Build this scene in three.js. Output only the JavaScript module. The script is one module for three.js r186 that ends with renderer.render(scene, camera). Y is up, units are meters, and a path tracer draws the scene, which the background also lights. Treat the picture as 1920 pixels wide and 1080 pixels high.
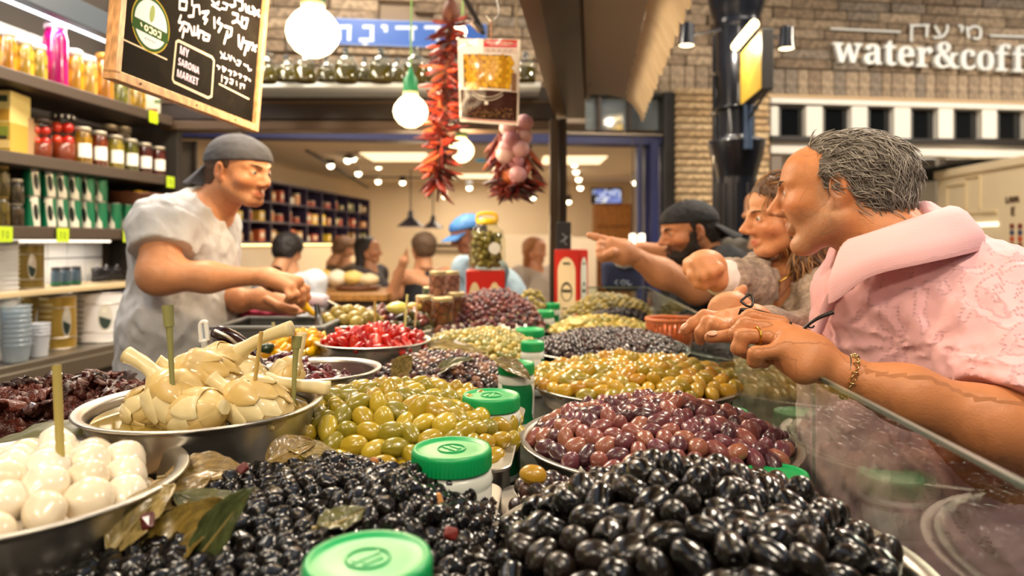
import * as THREE from 'three';
import { RoundedBoxGeometry } from 'three/addons/geometries/RoundedBoxGeometry.js';
import { mergeGeometries, mergeVertices } from 'three/addons/utils/BufferGeometryUtils.js';
import { RectAreaLightUniformsLib } from 'three/addons/lights/RectAreaLightUniformsLib.js';
import { FontLoader } from 'three/addons/loaders/FontLoader.js';
import { TextGeometry } from 'three/addons/geometries/TextGeometry.js';
import { createNoise3D } from 'simplex-noise';

// ---------------------------------------------------------------- camera, sky, hall light, exposure
const scene = new THREE.Scene();
const EYE = 1.2, F = 1280, CX = 960, CY = 455;            // eye height (m), focal length and horizon in pixels
const camera = new THREE.PerspectiveCamera(2 * Math.atan(540 / F) * 180 / Math.PI, 1920 / 1080, 0.02, 60);
camera.position.set(0, EYE, 0);
camera.lookAt(0, EYE, -1);
camera.setViewOffset(1920, 1080, 0, 540 - CY, 1920, 1080);  // the lens is shifted, verticals stay upright
camera.focus = 0.85;
camera.userData.fStop = 3.6;
scene.background = new THREE.Color(0.42, 0.48, 0.58);        // dull daylight above the hall's roof lights
RectAreaLightUniformsLib.init();
const renderer = new THREE.WebGLRenderer();
renderer.toneMapping = THREE.LinearToneMapping;
renderer.toneMappingExposure = 1.0;
renderer.shadowMap.enabled = true;
const WARM = new THREE.Color(1.0, 0.74, 0.44), SOFTWARM = new THREE.Color(1.0, 0.86, 0.68), COOL = new THREE.Color(0.93, 0.96, 1.0);
// hall ceiling panels (x, y, z, width, depth, intensity): big soft lamps under the market roof
const HALL_PANELS = [[1.3, 3.1, 0.2, 0.5, 0.5, 42], [1.5, 3.1, -2.6, 0.5, 0.5, 95], [3.6, 3.1, -2.8, 0.6, 0.6, 110], [-0.6, 3.1, 1.4, 0.5, 0.5, 45], [0.5, 3.1, 2.6, 0.5, 0.5, 45], [-0.9, 3.1, -3.1, 0.5, 0.5, 70]];
// ---------------------------------------------------------------- helpers
const V = (x, y, z) => new THREE.Vector3(x, y, z);
const at = (px, py, d) => V((px - CX) / F * d, EYE - (py - CY) / F * d, -d);
function rng(s) { return () => { s = (s + 0x6d2b79f5) | 0; let t = Math.imul(s ^ (s >>> 15), 1 | s); t = (t + Math.imul(t ^ (t >>> 7), 61 | t)) ^ t; return ((t ^ (t >>> 14)) >>> 0) / 4294967296; }; }
const R0 = rng(7);
const simplex = createNoise3D(rng(99));
const clamp = (x, a, b) => Math.min(b, Math.max(a, x)), lerp = (a, b, t) => a + (b - a) * t, sstep = (a, b, x) => { const t = clamp((x - a) / (b - a), 0, 1); return t * t * (3 - 2 * t); };
const used = new Map();
function numbered(n) { const k = used.get(n) ?? 0; used.set(n, k + 1); return k ? n + '_' + String(k).padStart(3, '0') : n; }
const shade = (m) => { m.castShadow = true; m.receiveShadow = true; return m; };
function tag(o, label, category, group) { Object.assign(o.userData, { label, category }); if (group) o.userData.group = group; return o; }
function thing(name, label, category, pos = V(0, 0, 0), group, turn = 0) {
  const o = new THREE.Group(); o.name = numbered(name); o.position.copy(pos); o.rotation.y = turn; scene.add(o); return tag(o, label, category, group);
}
function part(parent, name, geo, m, pos, rot, label) {
  const o = shade(new THREE.Mesh(geo, m)); o.name = name; if (pos) o.position.copy(pos); if (rot) o.rotation.set(...rot); if (label) o.userData.label = label; parent.add(o); return o;
}
function solo(name, label, category, geo, m, pos, group, rot) {
  const o = shade(new THREE.Mesh(geo, m)); o.name = numbered(name); if (pos) o.position.copy(pos); if (rot) o.rotation.set(...rot); scene.add(o); return tag(o, label, category, group);
}
function struct(name, geo, m, pos, parent) {
  const o = shade(new THREE.Mesh(geo, m)); o.name = parent ? name : numbered(name); if (pos) o.position.copy(pos); (parent ?? scene).add(o); if (!parent) o.userData.kind = 'structure'; return o;
}
function structGroup(name, pos = V(0, 0, 0), turn = 0) { const o = new THREE.Group(); o.name = numbered(name); o.position.copy(pos); o.rotation.y = turn; o.userData.kind = 'structure'; scene.add(o); return o; }
function copy(o, label, group) { const c = o.clone(); c.name = numbered(o.name.replace(/_\d\d\d$/, '')); c.userData = { ...o.userData }; if (label) c.userData.label = label; if (group) c.userData.group = group; scene.add(c); return c; }
const lin = (hex) => new THREE.Color(hex);
const MC = new Map();
function mat(hex, rough = 0.6, extra = {}) {
  const key = hex + '|' + rough + '|' + Object.entries(extra).map(([k, v]) => k + (v?.uuid ?? v)).join();
  if (!MC.has(key)) MC.set(key, new THREE.MeshPhysicalMaterial({ color: hex, roughness: rough, ...extra }));
  return MC.get(key);
}
const glow = (hex, k, base = hex) => mat(base, 0.5, { emissive: new THREE.Color(hex), emissiveIntensity: k });
// textures -----------------------------------------------------
function dataTex(n, fn, srgb, rx = 1, ry = 1) {
  const d = new Uint8Array(n * n * 4);
  for (let y = 0; y < n; y++) for (let x = 0; x < n; x++) { const c = fn(x / n, y / n); for (let i = 0; i < 3; i++) d[(y * n + x) * 4 + i] = clamp(Math.round(255 * (c.length ? c[i] : c)), 0, 255); d[(y * n + x) * 4 + 3] = 255; }
  const t = new THREE.DataTexture(d, n, n); t.wrapS = t.wrapT = THREE.RepeatWrapping; t.magFilter = THREE.LinearFilter; if (srgb) t.colorSpace = THREE.SRGBColorSpace; t.repeat.set(rx, ry); t.needsUpdate = true; return t;
}
// noise that tiles over the unit square
function tnoise(u, v, f, s = 0) { const a = u * 2 * Math.PI, b = v * 2 * Math.PI, r = f / 6.283; return simplex(Math.cos(a) * r + s, Math.sin(a) * r + Math.cos(b) * r * 1.3, Math.sin(b) * r * 1.3 - s); }
const fbm = (x, y, z, o = 3) => { let s = 0, a = 0.5; for (let i = 0; i < o; i++) { s += a * simplex(x, y, z); x *= 2.03; y *= 2.03; z *= 2.03; a *= 0.5; } return s; };
const T = {
  grain: dataTex(256, (u, v) => 0.5 + 0.22 * tnoise(u, v, 9) + 0.18 * tnoise(u, v, 26, 3) + 0.12 * tnoise(u, v, 60, 9)),
  weave: dataTex(128, (u, v) => 0.5 + 0.25 * Math.sin(u * 2 * Math.PI * 24) * Math.sin(v * 2 * Math.PI * 24) + 0.12 * tnoise(u, v, 30)),
  wood: dataTex(256, (u, v) => { const g = 0.5 + 0.5 * Math.sin(40 * (u + 0.03 * tnoise(u, v, 3)) + 3 * tnoise(u, v, 4)); const k = 0.78 + 0.16 * g + 0.08 * tnoise(u, v * 0.2, 50); return [k, k * 0.97, k * 0.93]; }, true),
  stone: dataTex(256, (u, v) => { const k = 0.8 + 0.14 * tnoise(u, v, 6) + 0.1 * tnoise(u, v, 22, 5) + 0.06 * tnoise(u, v, 70, 8); return [k, k * 0.98, k * 0.95]; }, true),
  blotch: dataTex(256, (u, v) => { const k = 0.82 + 0.12 * tnoise(u, v, 7) + 0.1 * tnoise(u, v, 24, 4); return [k, k, k]; }, true),
  skin: dataTex(256, (u, v) => 0.5 + 0.2 * tnoise(u, v, 60) + 0.2 * tnoise(u, v, 110, 4)),
  wrinkle: dataTex(256, (u, v) => 0.5 + 0.5 * (1 - Math.abs(tnoise(u, v, 9))) * (0.6 - Math.abs(tnoise(u, v, 18, 4)))),
};
const rep = (t, x, y) => { const c = t.clone(); c.repeat.set(x, y); c.needsUpdate = true; return c; };
function canvasTex(w, h, draw) { const c = document.createElement('canvas'); c.width = w; c.height = h; const g = c.getContext('2d'); draw(g, w, h); const t = new THREE.CanvasTexture(c); t.colorSpace = THREE.SRGBColorSpace; return t; }
// geometry -----------------------------------------------------
const rbox = (w, h, d, r = 0.004, s = 1) => new RoundedBoxGeometry(w, h, d, s, Math.min(r, w / 2.01, h / 2.01, d / 2.01));
const moved = (g, x, y, z, rx = 0, ry = 0, rz = 0) => g.applyMatrix4(new THREE.Matrix4().compose(V(x, y, z), new THREE.Quaternion().setFromEuler(new THREE.Euler(rx, ry, rz)), V(1, 1, 1)));
const bx = (w, h, d, x = 0, y = 0, z = 0, r = 0.004) => rbox(w, h, d, r).translate(x, y, z);
const lathe = (pts, seg = 32) => new THREE.LatheGeometry(pts.map(([x, y]) => new THREE.Vector2(Math.max(x, 0), y)), seg);
function merged(list) {
  const a = list.map((g) => { let h = g.index ? g.toNonIndexed() : g; for (const k of Object.keys(h.attributes)) if (!['position', 'normal', 'uv', 'color'].includes(k)) h.deleteAttribute(k); if (!h.attributes.uv) h.setAttribute('uv', new THREE.BufferAttribute(new Float32Array(h.attributes.position.count * 2), 2)); return h; });
  const col = a.some((g) => g.attributes.color);
  if (col) for (const g of a) if (!g.attributes.color) g.setAttribute('color', new THREE.BufferAttribute(new Float32Array(g.attributes.position.count * 3).fill(1), 3));
  return mergeGeometries(a);
}
function disp(g, fn) {  // move vertices along their normals
  const p = g.attributes.position, n = g.attributes.normal, v = V(0, 0, 0), m = V(0, 0, 0);
  for (let i = 0; i < p.count; i++) { v.fromBufferAttribute(p, i); m.fromBufferAttribute(n, i); v.addScaledVector(m, fn(v.x, v.y, v.z)); p.setXYZ(i, v.x, v.y, v.z); }
  g.computeVertexNormals(); return g;
}
function warp(g, fn) { const p = g.attributes.position, v = V(0, 0, 0); for (let i = 0; i < p.count; i++) { v.fromBufferAttribute(p, i); fn(v); p.setXYZ(i, v.x, v.y, v.z); } g.computeVertexNormals(); return g; }
function boxUV(g, s = 1) {  // uv in metres over the dominant plane
  const p = g.attributes.position, n = g.attributes.normal, uv = new Float32Array(p.count * 2);
  for (let i = 0; i < p.count; i++) {
    const ax = Math.abs(n.getX(i)), ay = Math.abs(n.getY(i)), az = Math.abs(n.getZ(i)), x = p.getX(i), y = p.getY(i), z = p.getZ(i);
    const [u, w] = ax >= ay && ax >= az ? [z, y] : ay >= az ? [x, z] : [x, y]; uv[i * 2] = u * s; uv[i * 2 + 1] = w * s;
  }
  g.setAttribute('uv', new THREE.BufferAttribute(uv, 2)); return g;
}
// a tapering sweep through points: radii along it, flat = [width factor, thickness factor]
function sweep(pts, radii, radial = 8, steps = 0, flat = null, up0 = null) {
  const P = pts.map((p) => (p.isVector3 ? p : V(...p)));
  const n = steps || (P.length - 1) * 4, curve = P.length > 2 ? new THREE.CatmullRomCurve3(P) : null;
  const c = [], r = [];
  for (let i = 0; i <= n; i++) { const t = i / n; c.push(curve ? curve.getPoint(t) : P[0].clone().lerp(P[1], t)); const k = t * (radii.length - 1), a = Math.min(Math.floor(k), radii.length - 2); r.push(radii.length > 1 ? lerp(radii[a], radii[a + 1], k - a) : radii[0]); }
  let up = up0 ? up0.clone() : V(0, 1, 0); const pos = [], nor = [], uv = [], idx = []; let len = 0;
  const ring = (cc, rr, tan, l) => { up.addScaledVector(tan, -up.dot(tan)); if (up.lengthSq() < 1e-6) up.set(1, 0, 0).addScaledVector(tan, -tan.x); up.normalize(); const s = tan.clone().cross(up); for (let j = 0; j <= radial; j++) { const a = j / radial * 2 * Math.PI, x = Math.cos(a), y = Math.sin(a), fx = flat ? flat[0] : 1, fy = flat ? flat[1] : 1; pos.push(cc.x + (s.x * x * fx + up.x * y * fy) * rr, cc.y + (s.y * x * fx + up.y * y * fy) * rr, cc.z + (s.z * x * fx + up.z * y * fy) * rr); nor.push(s.x * x + up.x * y, s.y * x + up.y * y, s.z * x + up.z * y); uv.push(j / radial, l); } };
  const tanAt = (i) => c[Math.min(i + 1, n)].clone().sub(c[Math.max(i - 1, 0)]).normalize();
  ring(c[0], r[0] * 0.02, tanAt(0), 0);
  for (let i = 0; i <= n; i++) { if (i) len += c[i].distanceTo(c[i - 1]); ring(c[i], r[i], tanAt(i), len); }
  ring(c[n], r[n] * 0.02, tanAt(n), len);
  for (let i = 0; i < n + 2; i++) for (let j = 0; j < radial; j++) { const a = i * (radial + 1) + j, b = a + radial + 1; idx.push(a, b, a + 1, b, b + 1, a + 1); }
  const g = new THREE.BufferGeometry(); g.setAttribute('position', new THREE.Float32BufferAttribute(pos, 3)); g.setAttribute('normal', new THREE.Float32BufferAttribute(nor, 3)); g.setAttribute('uv', new THREE.Float32BufferAttribute(uv, 2)); g.setIndex(idx); return g;
}
function sheet(nu, nv, fn, thick = 0) {  // a surface from fn(u, v) -> [x, y, z]; with a thickness it is closed
  const make = (off) => { const pos = [], uv = []; for (let j = 0; j <= nv; j++) for (let i = 0; i <= nu; i++) { pos.push(...fn(i / nu, j / nv)); uv.push(i / nu, j / nv); } return { pos, uv }; };
  const { pos, uv } = make(), idx = [];
  for (let j = 0; j < nv; j++) for (let i = 0; i < nu; i++) { const a = j * (nu + 1) + i, b = a + nu + 1; idx.push(a, a + 1, b, b, a + 1, b + 1); }
  const g = new THREE.BufferGeometry(); g.setAttribute('position', new THREE.Float32BufferAttribute(pos, 3)); g.setAttribute('uv', new THREE.Float32BufferAttribute(uv, 2)); g.setIndex(idx); g.computeVertexNormals();
  if (!thick) return g;
  const n = g.attributes.normal, c = pos.length / 3, p2 = pos.slice(), i2 = idx.slice();
  for (let i = 0; i < c; i++) { p2.push(pos[i * 3] - n.getX(i) * thick, pos[i * 3 + 1] - n.getY(i) * thick, pos[i * 3 + 2] - n.getZ(i) * thick); }
  for (let i = 0; i < idx.length; i += 3) i2.push(idx[i] + c, idx[i + 2] + c, idx[i + 1] + c);
  const edge = []; for (let i = 0; i < nu; i++) edge.push([i, i + 1]); for (let j = 0; j < nv; j++) edge.push([j * (nu + 1) + nu, (j + 1) * (nu + 1) + nu]); for (let i = nu; i > 0; i--) edge.push([nv * (nu + 1) + i, nv * (nu + 1) + i - 1]); for (let j = nv; j > 0; j--) edge.push([j * (nu + 1), (j - 1) * (nu + 1)]);
  for (const [a, b] of edge) i2.push(a, a + c, b, b, a + c, b + c);
  const q = new THREE.BufferGeometry(); q.setAttribute('position', new THREE.Float32BufferAttribute(p2, 3)); q.setAttribute('uv', new THREE.Float32BufferAttribute([...uv, ...uv], 2)); q.setIndex(i2); q.computeVertexNormals(); return q;
}
function ball(r, w = 16, h = 12, sx = 1, sy = 1, sz = 1) { return new THREE.SphereGeometry(r, w, h).scale(sx, sy, sz); }
function poly(points, depth, bevel = 0) { const s = new THREE.Shape(points.map(([x, y]) => new THREE.Vector2(x, y))); return new THREE.ExtrudeGeometry(s, { depth, bevelEnabled: bevel > 0, bevelSize: bevel, bevelThickness: bevel, bevelSegments: 1, curveSegments: 8 }); }
// ---------------------------------------------------------------- signed-distance modelling (bodies, hair, cloth)
const smin = (a, b, k) => { const h = Math.max(k - Math.abs(a - b), 0) / k; return Math.min(a, b) - h * h * k * 0.25; };
const smax = (a, b, k) => -smin(-a, -b, k);
function cap(a, b, ra, rb, k = 0.02, sub = false) {
  const ax = a.x, ay = a.y, az = a.z, dx = b.x - ax, dy = b.y - ay, dz = b.z - az, l2 = dx * dx + dy * dy + dz * dz || 1e-9;
  return { c: [ax + dx / 2, ay + dy / 2, az + dz / 2], R: Math.sqrt(l2) / 2 + Math.max(ra, rb), k, sub, f: (x, y, z) => { const px = x - ax, py = y - ay, pz = z - az, t = clamp((px * dx + py * dy + pz * dz) / l2, 0, 1), ex = px - dx * t, ey = py - dy * t, ez = pz - dz * t; return Math.sqrt(ex * ex + ey * ey + ez * ez) - (ra + (rb - ra) * t); } };
}
function ell(c, r, k = 0.02, rot = null, sub = false) {
  const [rx, ry, rz] = r, m = new THREE.Matrix4(); if (rot) m.makeRotationFromEuler(new THREE.Euler(...rot)); const e = m.clone().transpose().elements, mn = Math.min(rx, ry, rz);
  return { c: [c.x, c.y, c.z], R: Math.max(rx, ry, rz), k, sub, f: (x, y, z) => { x -= c.x; y -= c.y; z -= c.z; const a = e[0] * x + e[4] * y + e[8] * z, b = e[1] * x + e[5] * y + e[9] * z, d = e[2] * x + e[6] * y + e[10] * z; const k0 = Math.sqrt((a / rx) ** 2 + (b / ry) ** 2 + (d / rz) ** 2), k1 = Math.sqrt((a / rx / rx) ** 2 + (b / ry / ry) ** 2 + (d / rz / rz) ** 2); return k1 < 1e-9 ? -mn : k0 * (k0 - 1) / k1; } };
}
function chain(pts, radii, k = 0.012) { const o = []; for (let i = 0; i + 1 < pts.length; i++) o.push(cap(pts[i], pts[i + 1], radii[i], radii[i + 1], k)); return o; }
function field(prims, x, y, z) { let d = 1; for (const p of prims) { const v = p.f(x, y, z); d = p.sub ? smax(d, -v, p.k) : smin(d, v, p.k); } return d; }
function within(prims, M, s = 1) {  // primitives given in a local frame, moved into another
  const I = M.clone().invert().elements, q = V(0, 0, 0), sc = V(0, 0, 0); M.decompose(V(0, 0, 0), new THREE.Quaternion(), sc); const lo = Math.min(sc.x, sc.y, sc.z), hi = Math.max(sc.x, sc.y, sc.z);
  return prims.map((p) => { q.set(...p.c).applyMatrix4(M); return { c: [q.x, q.y, q.z], R: p.R * hi, k: p.k * lo, sub: p.sub, f: (x, y, z) => p.f(I[0] * x + I[4] * y + I[8] * z + I[12], I[1] * x + I[5] * y + I[9] * z + I[13], I[2] * x + I[6] * y + I[10] * z + I[14]) * lo }; });
}
// surface nets over a box; fn(x, y, z, d) may carve or roughen the joined field d
function nets(lo, hi, cell, prims, fn = null, color = null, slack = 0.0) {
  const nx = Math.ceil((hi.x - lo.x) / cell) + 1, ny = Math.ceil((hi.y - lo.y) / cell) + 1, nz = Math.ceil((hi.z - lo.z) / cell) + 1, B = 8, D = new Float32Array(nx * ny * nz).fill(1), id = (i, j, k) => i + nx * (j + ny * k);
  const hb = B * cell * 0.87;
  for (let k0 = 0; k0 < nz; k0 += B) for (let j0 = 0; j0 < ny; j0 += B) for (let i0 = 0; i0 < nx; i0 += B) {
    const cx = lo.x + (i0 + B / 2) * cell, cy = lo.y + (j0 + B / 2) * cell, cz = lo.z + (k0 + B / 2) * cell;
    const near = prims.filter((p) => Math.hypot(cx - p.c[0], cy - p.c[1], cz - p.c[2]) - p.R - hb < p.k + 2 * cell + slack);
    if (!near.some((p) => !p.sub)) continue;
    for (let k = k0; k < Math.min(k0 + B, nz); k++) for (let j = j0; j < Math.min(j0 + B, ny); j++) for (let i = i0; i < Math.min(i0 + B, nx); i++) {
      const x = lo.x + i * cell, y = lo.y + j * cell, z = lo.z + k * cell; let d = field(near, x, y, z); if (fn) d = fn(x, y, z, d); D[id(i, j, k)] = d;
    }
  }
  const at3 = new Int32Array(nx * ny * nz).fill(-1), pos = [], idx = [], E = [[0, 1], [2, 3], [4, 5], [6, 7], [0, 2], [1, 3], [4, 6], [5, 7], [0, 4], [1, 5], [2, 6], [3, 7]], v = new Float32Array(8);
  for (let k = 0; k + 1 < nz; k++) for (let j = 0; j + 1 < ny; j++) for (let i = 0; i + 1 < nx; i++) {
    let m = 0; for (let q = 0; q < 8; q++) { v[q] = D[id(i + (q & 1), j + ((q >> 1) & 1), k + (q >> 2))]; if (v[q] < 0) m |= 1 << q; }
    if (m === 0 || m === 255) continue;
    let sx = 0, sy = 0, sz = 0, n = 0;
    for (const [a, b] of E) if ((v[a] < 0) !== (v[b] < 0)) { const t = v[a] / (v[a] - v[b]); sx += lerp(a & 1, b & 1, t); sy += lerp((a >> 1) & 1, (b >> 1) & 1, t); sz += lerp(a >> 2, b >> 2, t); n++; }
    at3[id(i, j, k)] = pos.length / 3; pos.push(lo.x + (i + sx / n) * cell, lo.y + (j + sy / n) * cell, lo.z + (k + sz / n) * cell);
  }
  const quad = (a, b, c, d, flip) => { if (a < 0 || b < 0 || c < 0 || d < 0) return; if (flip) idx.push(a, c, b, a, d, c); else idx.push(a, b, c, a, c, d); };
  for (let k = 1; k + 1 < nz; k++) for (let j = 1; j + 1 < ny; j++) for (let i = 1; i + 1 < nx; i++) {
    const a = D[id(i, j, k)] < 0;
    if (a !== D[id(i + 1, j, k)] < 0) quad(at3[id(i, j - 1, k - 1)], at3[id(i, j, k - 1)], at3[id(i, j, k)], at3[id(i, j - 1, k)], !a);
    if (a !== D[id(i, j + 1, k)] < 0) quad(at3[id(i - 1, j, k - 1)], at3[id(i - 1, j, k)], at3[id(i, j, k)], at3[id(i, j, k - 1)], !a);
    if (a !== D[id(i, j, k + 1)] < 0) quad(at3[id(i - 1, j - 1, k)], at3[id(i, j - 1, k)], at3[id(i, j, k)], at3[id(i - 1, j, k)], !a);
  }
  const g = new THREE.BufferGeometry(); g.setAttribute('position', new THREE.Float32BufferAttribute(pos, 3)); g.setIndex(idx); g.computeVertexNormals(); boxUV(g, 4);
  if (color) { const c = new Float32Array(pos.length); const n = g.attributes.normal; for (let i = 0; i < pos.length / 3; i++) { const k = color(pos[i * 3], pos[i * 3 + 1], pos[i * 3 + 2], n.getX(i), n.getY(i), n.getZ(i)); c[i * 3] = k[0]; c[i * 3 + 1] = k[1]; c[i * 3 + 2] = k[2]; } g.setAttribute('color', new THREE.BufferAttribute(c, 3)); }
  return g;
}
function bounds(prims, pad) { const lo = V(9, 99, 9), hi = V(-9, -9, -99); for (const p of prims) if (!p.sub) { lo.min(V(p.c[0] - p.R, p.c[1] - p.R, p.c[2] - p.R)); hi.max(V(p.c[0] + p.R, p.c[1] + p.R, p.c[2] + p.R)); } return [lo.subScalar(pad), hi.addScalar(pad)]; }
function blob(prims, cell, fn, color, slack) { const [lo, hi] = bounds(prims, cell * 3 + (slack ?? 0)); return nets(lo, hi, cell, prims, fn, color, slack); }
const rgbOf = (hex) => { const c = new THREE.Color(hex); return [c.r, c.g, c.b]; };
const mixc = (a, b, t) => [lerp(a[0], b[0], t), lerp(a[1], b[1], t), lerp(a[2], b[2], t)];
// ---------------------------------------------------------------- the hall, the stone front, the shop behind
const M = {
  floor: mat('#6f675f', 0.45, { map: rep(T.stone, 1, 1) }), hall: mat('#8d857c', 0.9), roof: mat('#77726c', 0.9), mortar: mat('#8a7c6d', 0.95),
  darkMetal: mat('#2b2119', 0.42, { metalness: 0.35 }), blackIron: mat('#10131c', 0.3, { metalness: 0.5, clearcoat: 0.4 }), blueFrame: mat('#1d2350', 0.45), cream: mat('#ead8bc', 0.85), white: mat('#efe9df', 0.6), plaster: mat('#e9dcc6', 0.9),
  steel: mat('#c4c0b8', 0.36, { metalness: 1, bumpMap: T.grain, bumpScale: 0.0002 }), steelDull: mat('#9c968c', 0.4, { metalness: 1 }), glassDark: mat('#0d1114', 0.06, { metalness: 0.0, clearcoat: 1 }),
  shelfWood: mat('#43372e', 0.5), tile: mat('#dfe3ea', 0.22), wood: mat('#b98648', 0.5, { map: T.wood }), paleWood: mat('#d6a878', 0.55, { map: T.wood }),
};
const FO = V(1.684, 0, -4.4), FT = 0.1276, fc = Math.cos(FT), fs = Math.sin(FT);
function FP(px, py, off = 0) { const a = (px - CX) / F, d = (off + FO.x * fs - 4.4 * fc) / (a * fs - fc); return [(a * d - FO.x) * fc - (4.4 - d) * fs, EYE - (py - CY) / F * d, d]; }
function fbox(px0, py0, px1, py1, off, depth, r = 0.004) {  // a box on the stone front between two pixels, its face `off` before the wall plane
  const a = FP(px0, py0, off), b = FP(px1, py1, off), c = FP((px0 + px1) / 2, py0, off), d = FP((px0 + px1) / 2, py1, off), h = c[1] - d[1];
  return bx(b[0] - a[0], h, depth, (a[0] + b[0]) / 2, (c[1] + d[1]) / 2, off - depth / 2, r);
}
struct('floor', boxUV(bx(12, 0.1, 16, 1.5, -0.05, -3, 0.001), 0.7), M.floor);
{ // hall: roof slabs with two long roof lights between them, walls
  for (const [x, w] of [[-2.6, 1.6], [1.7, 2.6], [6.1, 2.2]]) struct('roof', bx(w, 0.15, 16, x, 3.6, -3), M.roof);
  struct('roof', bx(11, 0.15, 2.4, 1.7, 3.6, -10.1), M.roof); struct('roof', bx(11, 0.15, 1.5, 1.7, 3.6, 4.3), M.roof);
  struct('wall_left', bx(0.15, 3.6, 16, -3.2, 1.8, -3), M.hall); struct('wall_right', bx(0.15, 3.6, 16, 7.2, 1.8, -3), M.hall); struct('wall_front', bx(10.4, 3.6, 0.15, 2, 1.8, 5), M.hall);
  for (const [x, y, z, w, d, k] of HALL_PANELS) {
    const t = thing('ceiling_lamp', 'square white ceiling lamp hanging under the hall roof beside camera', 'lamp', V(x, y, z), 'hall ceiling lamps');
    part(t, 'frame', bx(w + 0.06, 0.08, d + 0.06, 0, 0.05, 0), M.white); part(t, 'diffuser', bx(w, 0.01, d, 0, 0.006, 0, 0.001), glow('#fff4e6', 2.5));
    const l = new THREE.RectAreaLight(SOFTWARM, k, w, d); l.position.set(0, -0.01, 0); l.rotation.x = -Math.PI / 2; t.add(l);
  }
}
const rb = rng(21);
const BRICK = ['#b3a18c', '#a2907d', '#bfad98', '#988674', '#ad9c8a', '#9c9186'].map((c) => mat(c, 0.92, { map: T.stone, bumpMap: T.grain, bumpScale: 0.003 }));
const PALE = ['#d9be97', '#cfb18a', '#e0c8a4', '#d3b892', '#c7a981'].map((c) => mat(c, 0.9, { map: T.stone, bumpMap: T.grain, bumpScale: 0.003 }));
const brickCache = new Map();
function brickGeo(w, h, d) { const k = [w, h, d].map((v) => Math.round(v * 50)).join(); if (!brickCache.has(k)) { const q = k.split(',').map((v) => +v / 50); brickCache.set(k, boxUV(warp(rbox(q[0], h, q[2], 0.006), (v) => { v.x += 0.003 * simplex(v.x * 9, v.y * 30, v.z * 9); v.y += 0.004 * simplex(v.x * 12, v.y * 20, v.z * 9 + 4); v.z += 0.006 * simplex(v.x * 8, v.y * 25, v.z * 9 + 8); }), 3)); } return brickCache.get(k); }
const wallBack = structGroup('wall_back', FO, FT);
{
  const yAt = (py) => EYE + (CY - py) / F * 4.4;
  const u0 = FP(120, 0)[0], u1 = FP(2080, 0)[0], yB = yAt(188), yT = 3.55, us = FP(1190, 0)[0];
  struct('core', bx(us - u0, yT - yAt(238), 0.3, (u0 + us) / 2, (yT + yAt(238)) / 2, -0.18), M.mortar, null, wallBack);
  struct('core', bx(u1 - us + 1, yT - yB, 0.3, (us + u1 + 1) / 2, (yT + yB) / 2, -0.18), M.mortar, null, wallBack);
  // stone courses, then a soldier course above the openings
  const h = 0.058, rows = 10; let y = yAt(128);
  for (let r = 0; r < rows; r++, y += h + 0.007) {
    let u = FP(470, 0)[0] - rb() * 0.2; const end = FP(1960, 0)[0];
    while (u < end) { const w = 0.18 + rb() * 0.22; const px = CX + F * 0; if (!(u > FP(640, 0)[0] && u + w < FP(850, 0)[0] && y > yAt(90) && y < yAt(40))) struct('brick', brickGeo(w, h, 0.08), BRICK[Math.floor(rb() * 6)], V(u + w / 2, y + h / 2, -0.03 + rb() * 0.012), wallBack); u += w + 0.008; }
  }
  let u = FP(1188, 0)[0]; const sh = yAt(128) - yAt(183) - 0.006;
  while (u < FP(1950, 0)[0]) { const w = 0.06 + rb() * 0.03; struct('brick', boxUV(rbox(w, sh, 0.08, 0.005), 3), BRICK[[2, 0, 4, 2, 1, 5][Math.floor(rb() * 6)]], V(u + w / 2, yAt(183) + sh / 2, -0.03 + rb() * 0.008), wallBack); u += w + 0.006; }
  let v = yAt(150); const low = FP(470, 0)[0]; for (let r = 0; r < 2; r++, v -= h + 0.007) { let q = low; while (q < us - 0.2) { const w = 0.2 + rb() * 0.2; struct('brick', brickGeo(w, h, 0.08), BRICK[Math.floor(rb() * 6)], V(q + w / 2, v + h / 2 - 0.005, -0.03 + rb() * 0.01), wallBack); q += w + 0.008; } }
  struct('soffit', fbox(1440, 183, 1960, 190, 0.02, 0.3), mat('#b49a78', 0.8), null, wallBack);
}
{ // brick pier behind the iron column
  const p = structGroup('pillar', FO, FT), a = FP(1268, 0, 0.12)[0], b = FP(1440, 0, 0.12)[0];
  struct('core', bx(b - a - 0.02, 2.14, 0.28, (a + b) / 2, 1.07, -0.05), mat('#a58c6c', 0.95), null, p);
  for (let r = 0, y = 0.3; r < 43; r++, y += 0.0435) { const cut = (a + b) / 2 + (r % 2 ? 0.06 : -0.05) + rb() * 0.03; for (const [q, w] of [[a, cut - a], [cut + 0.006, b - cut - 0.006]]) struct('brick', boxUV(warp(rbox(w, 0.038, 0.09, 0.008), (v) => { v.y += 0.002 * simplex(v.x * 20 + r, v.y * 9, r); v.z += 0.004 * simplex(v.x * 12, v.y * 30, r * 3); }), 3), PALE[Math.floor(rb() * 5)], V(q + w / 2, y, 0.09 + rb() * 0.012), p); }
}
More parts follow.
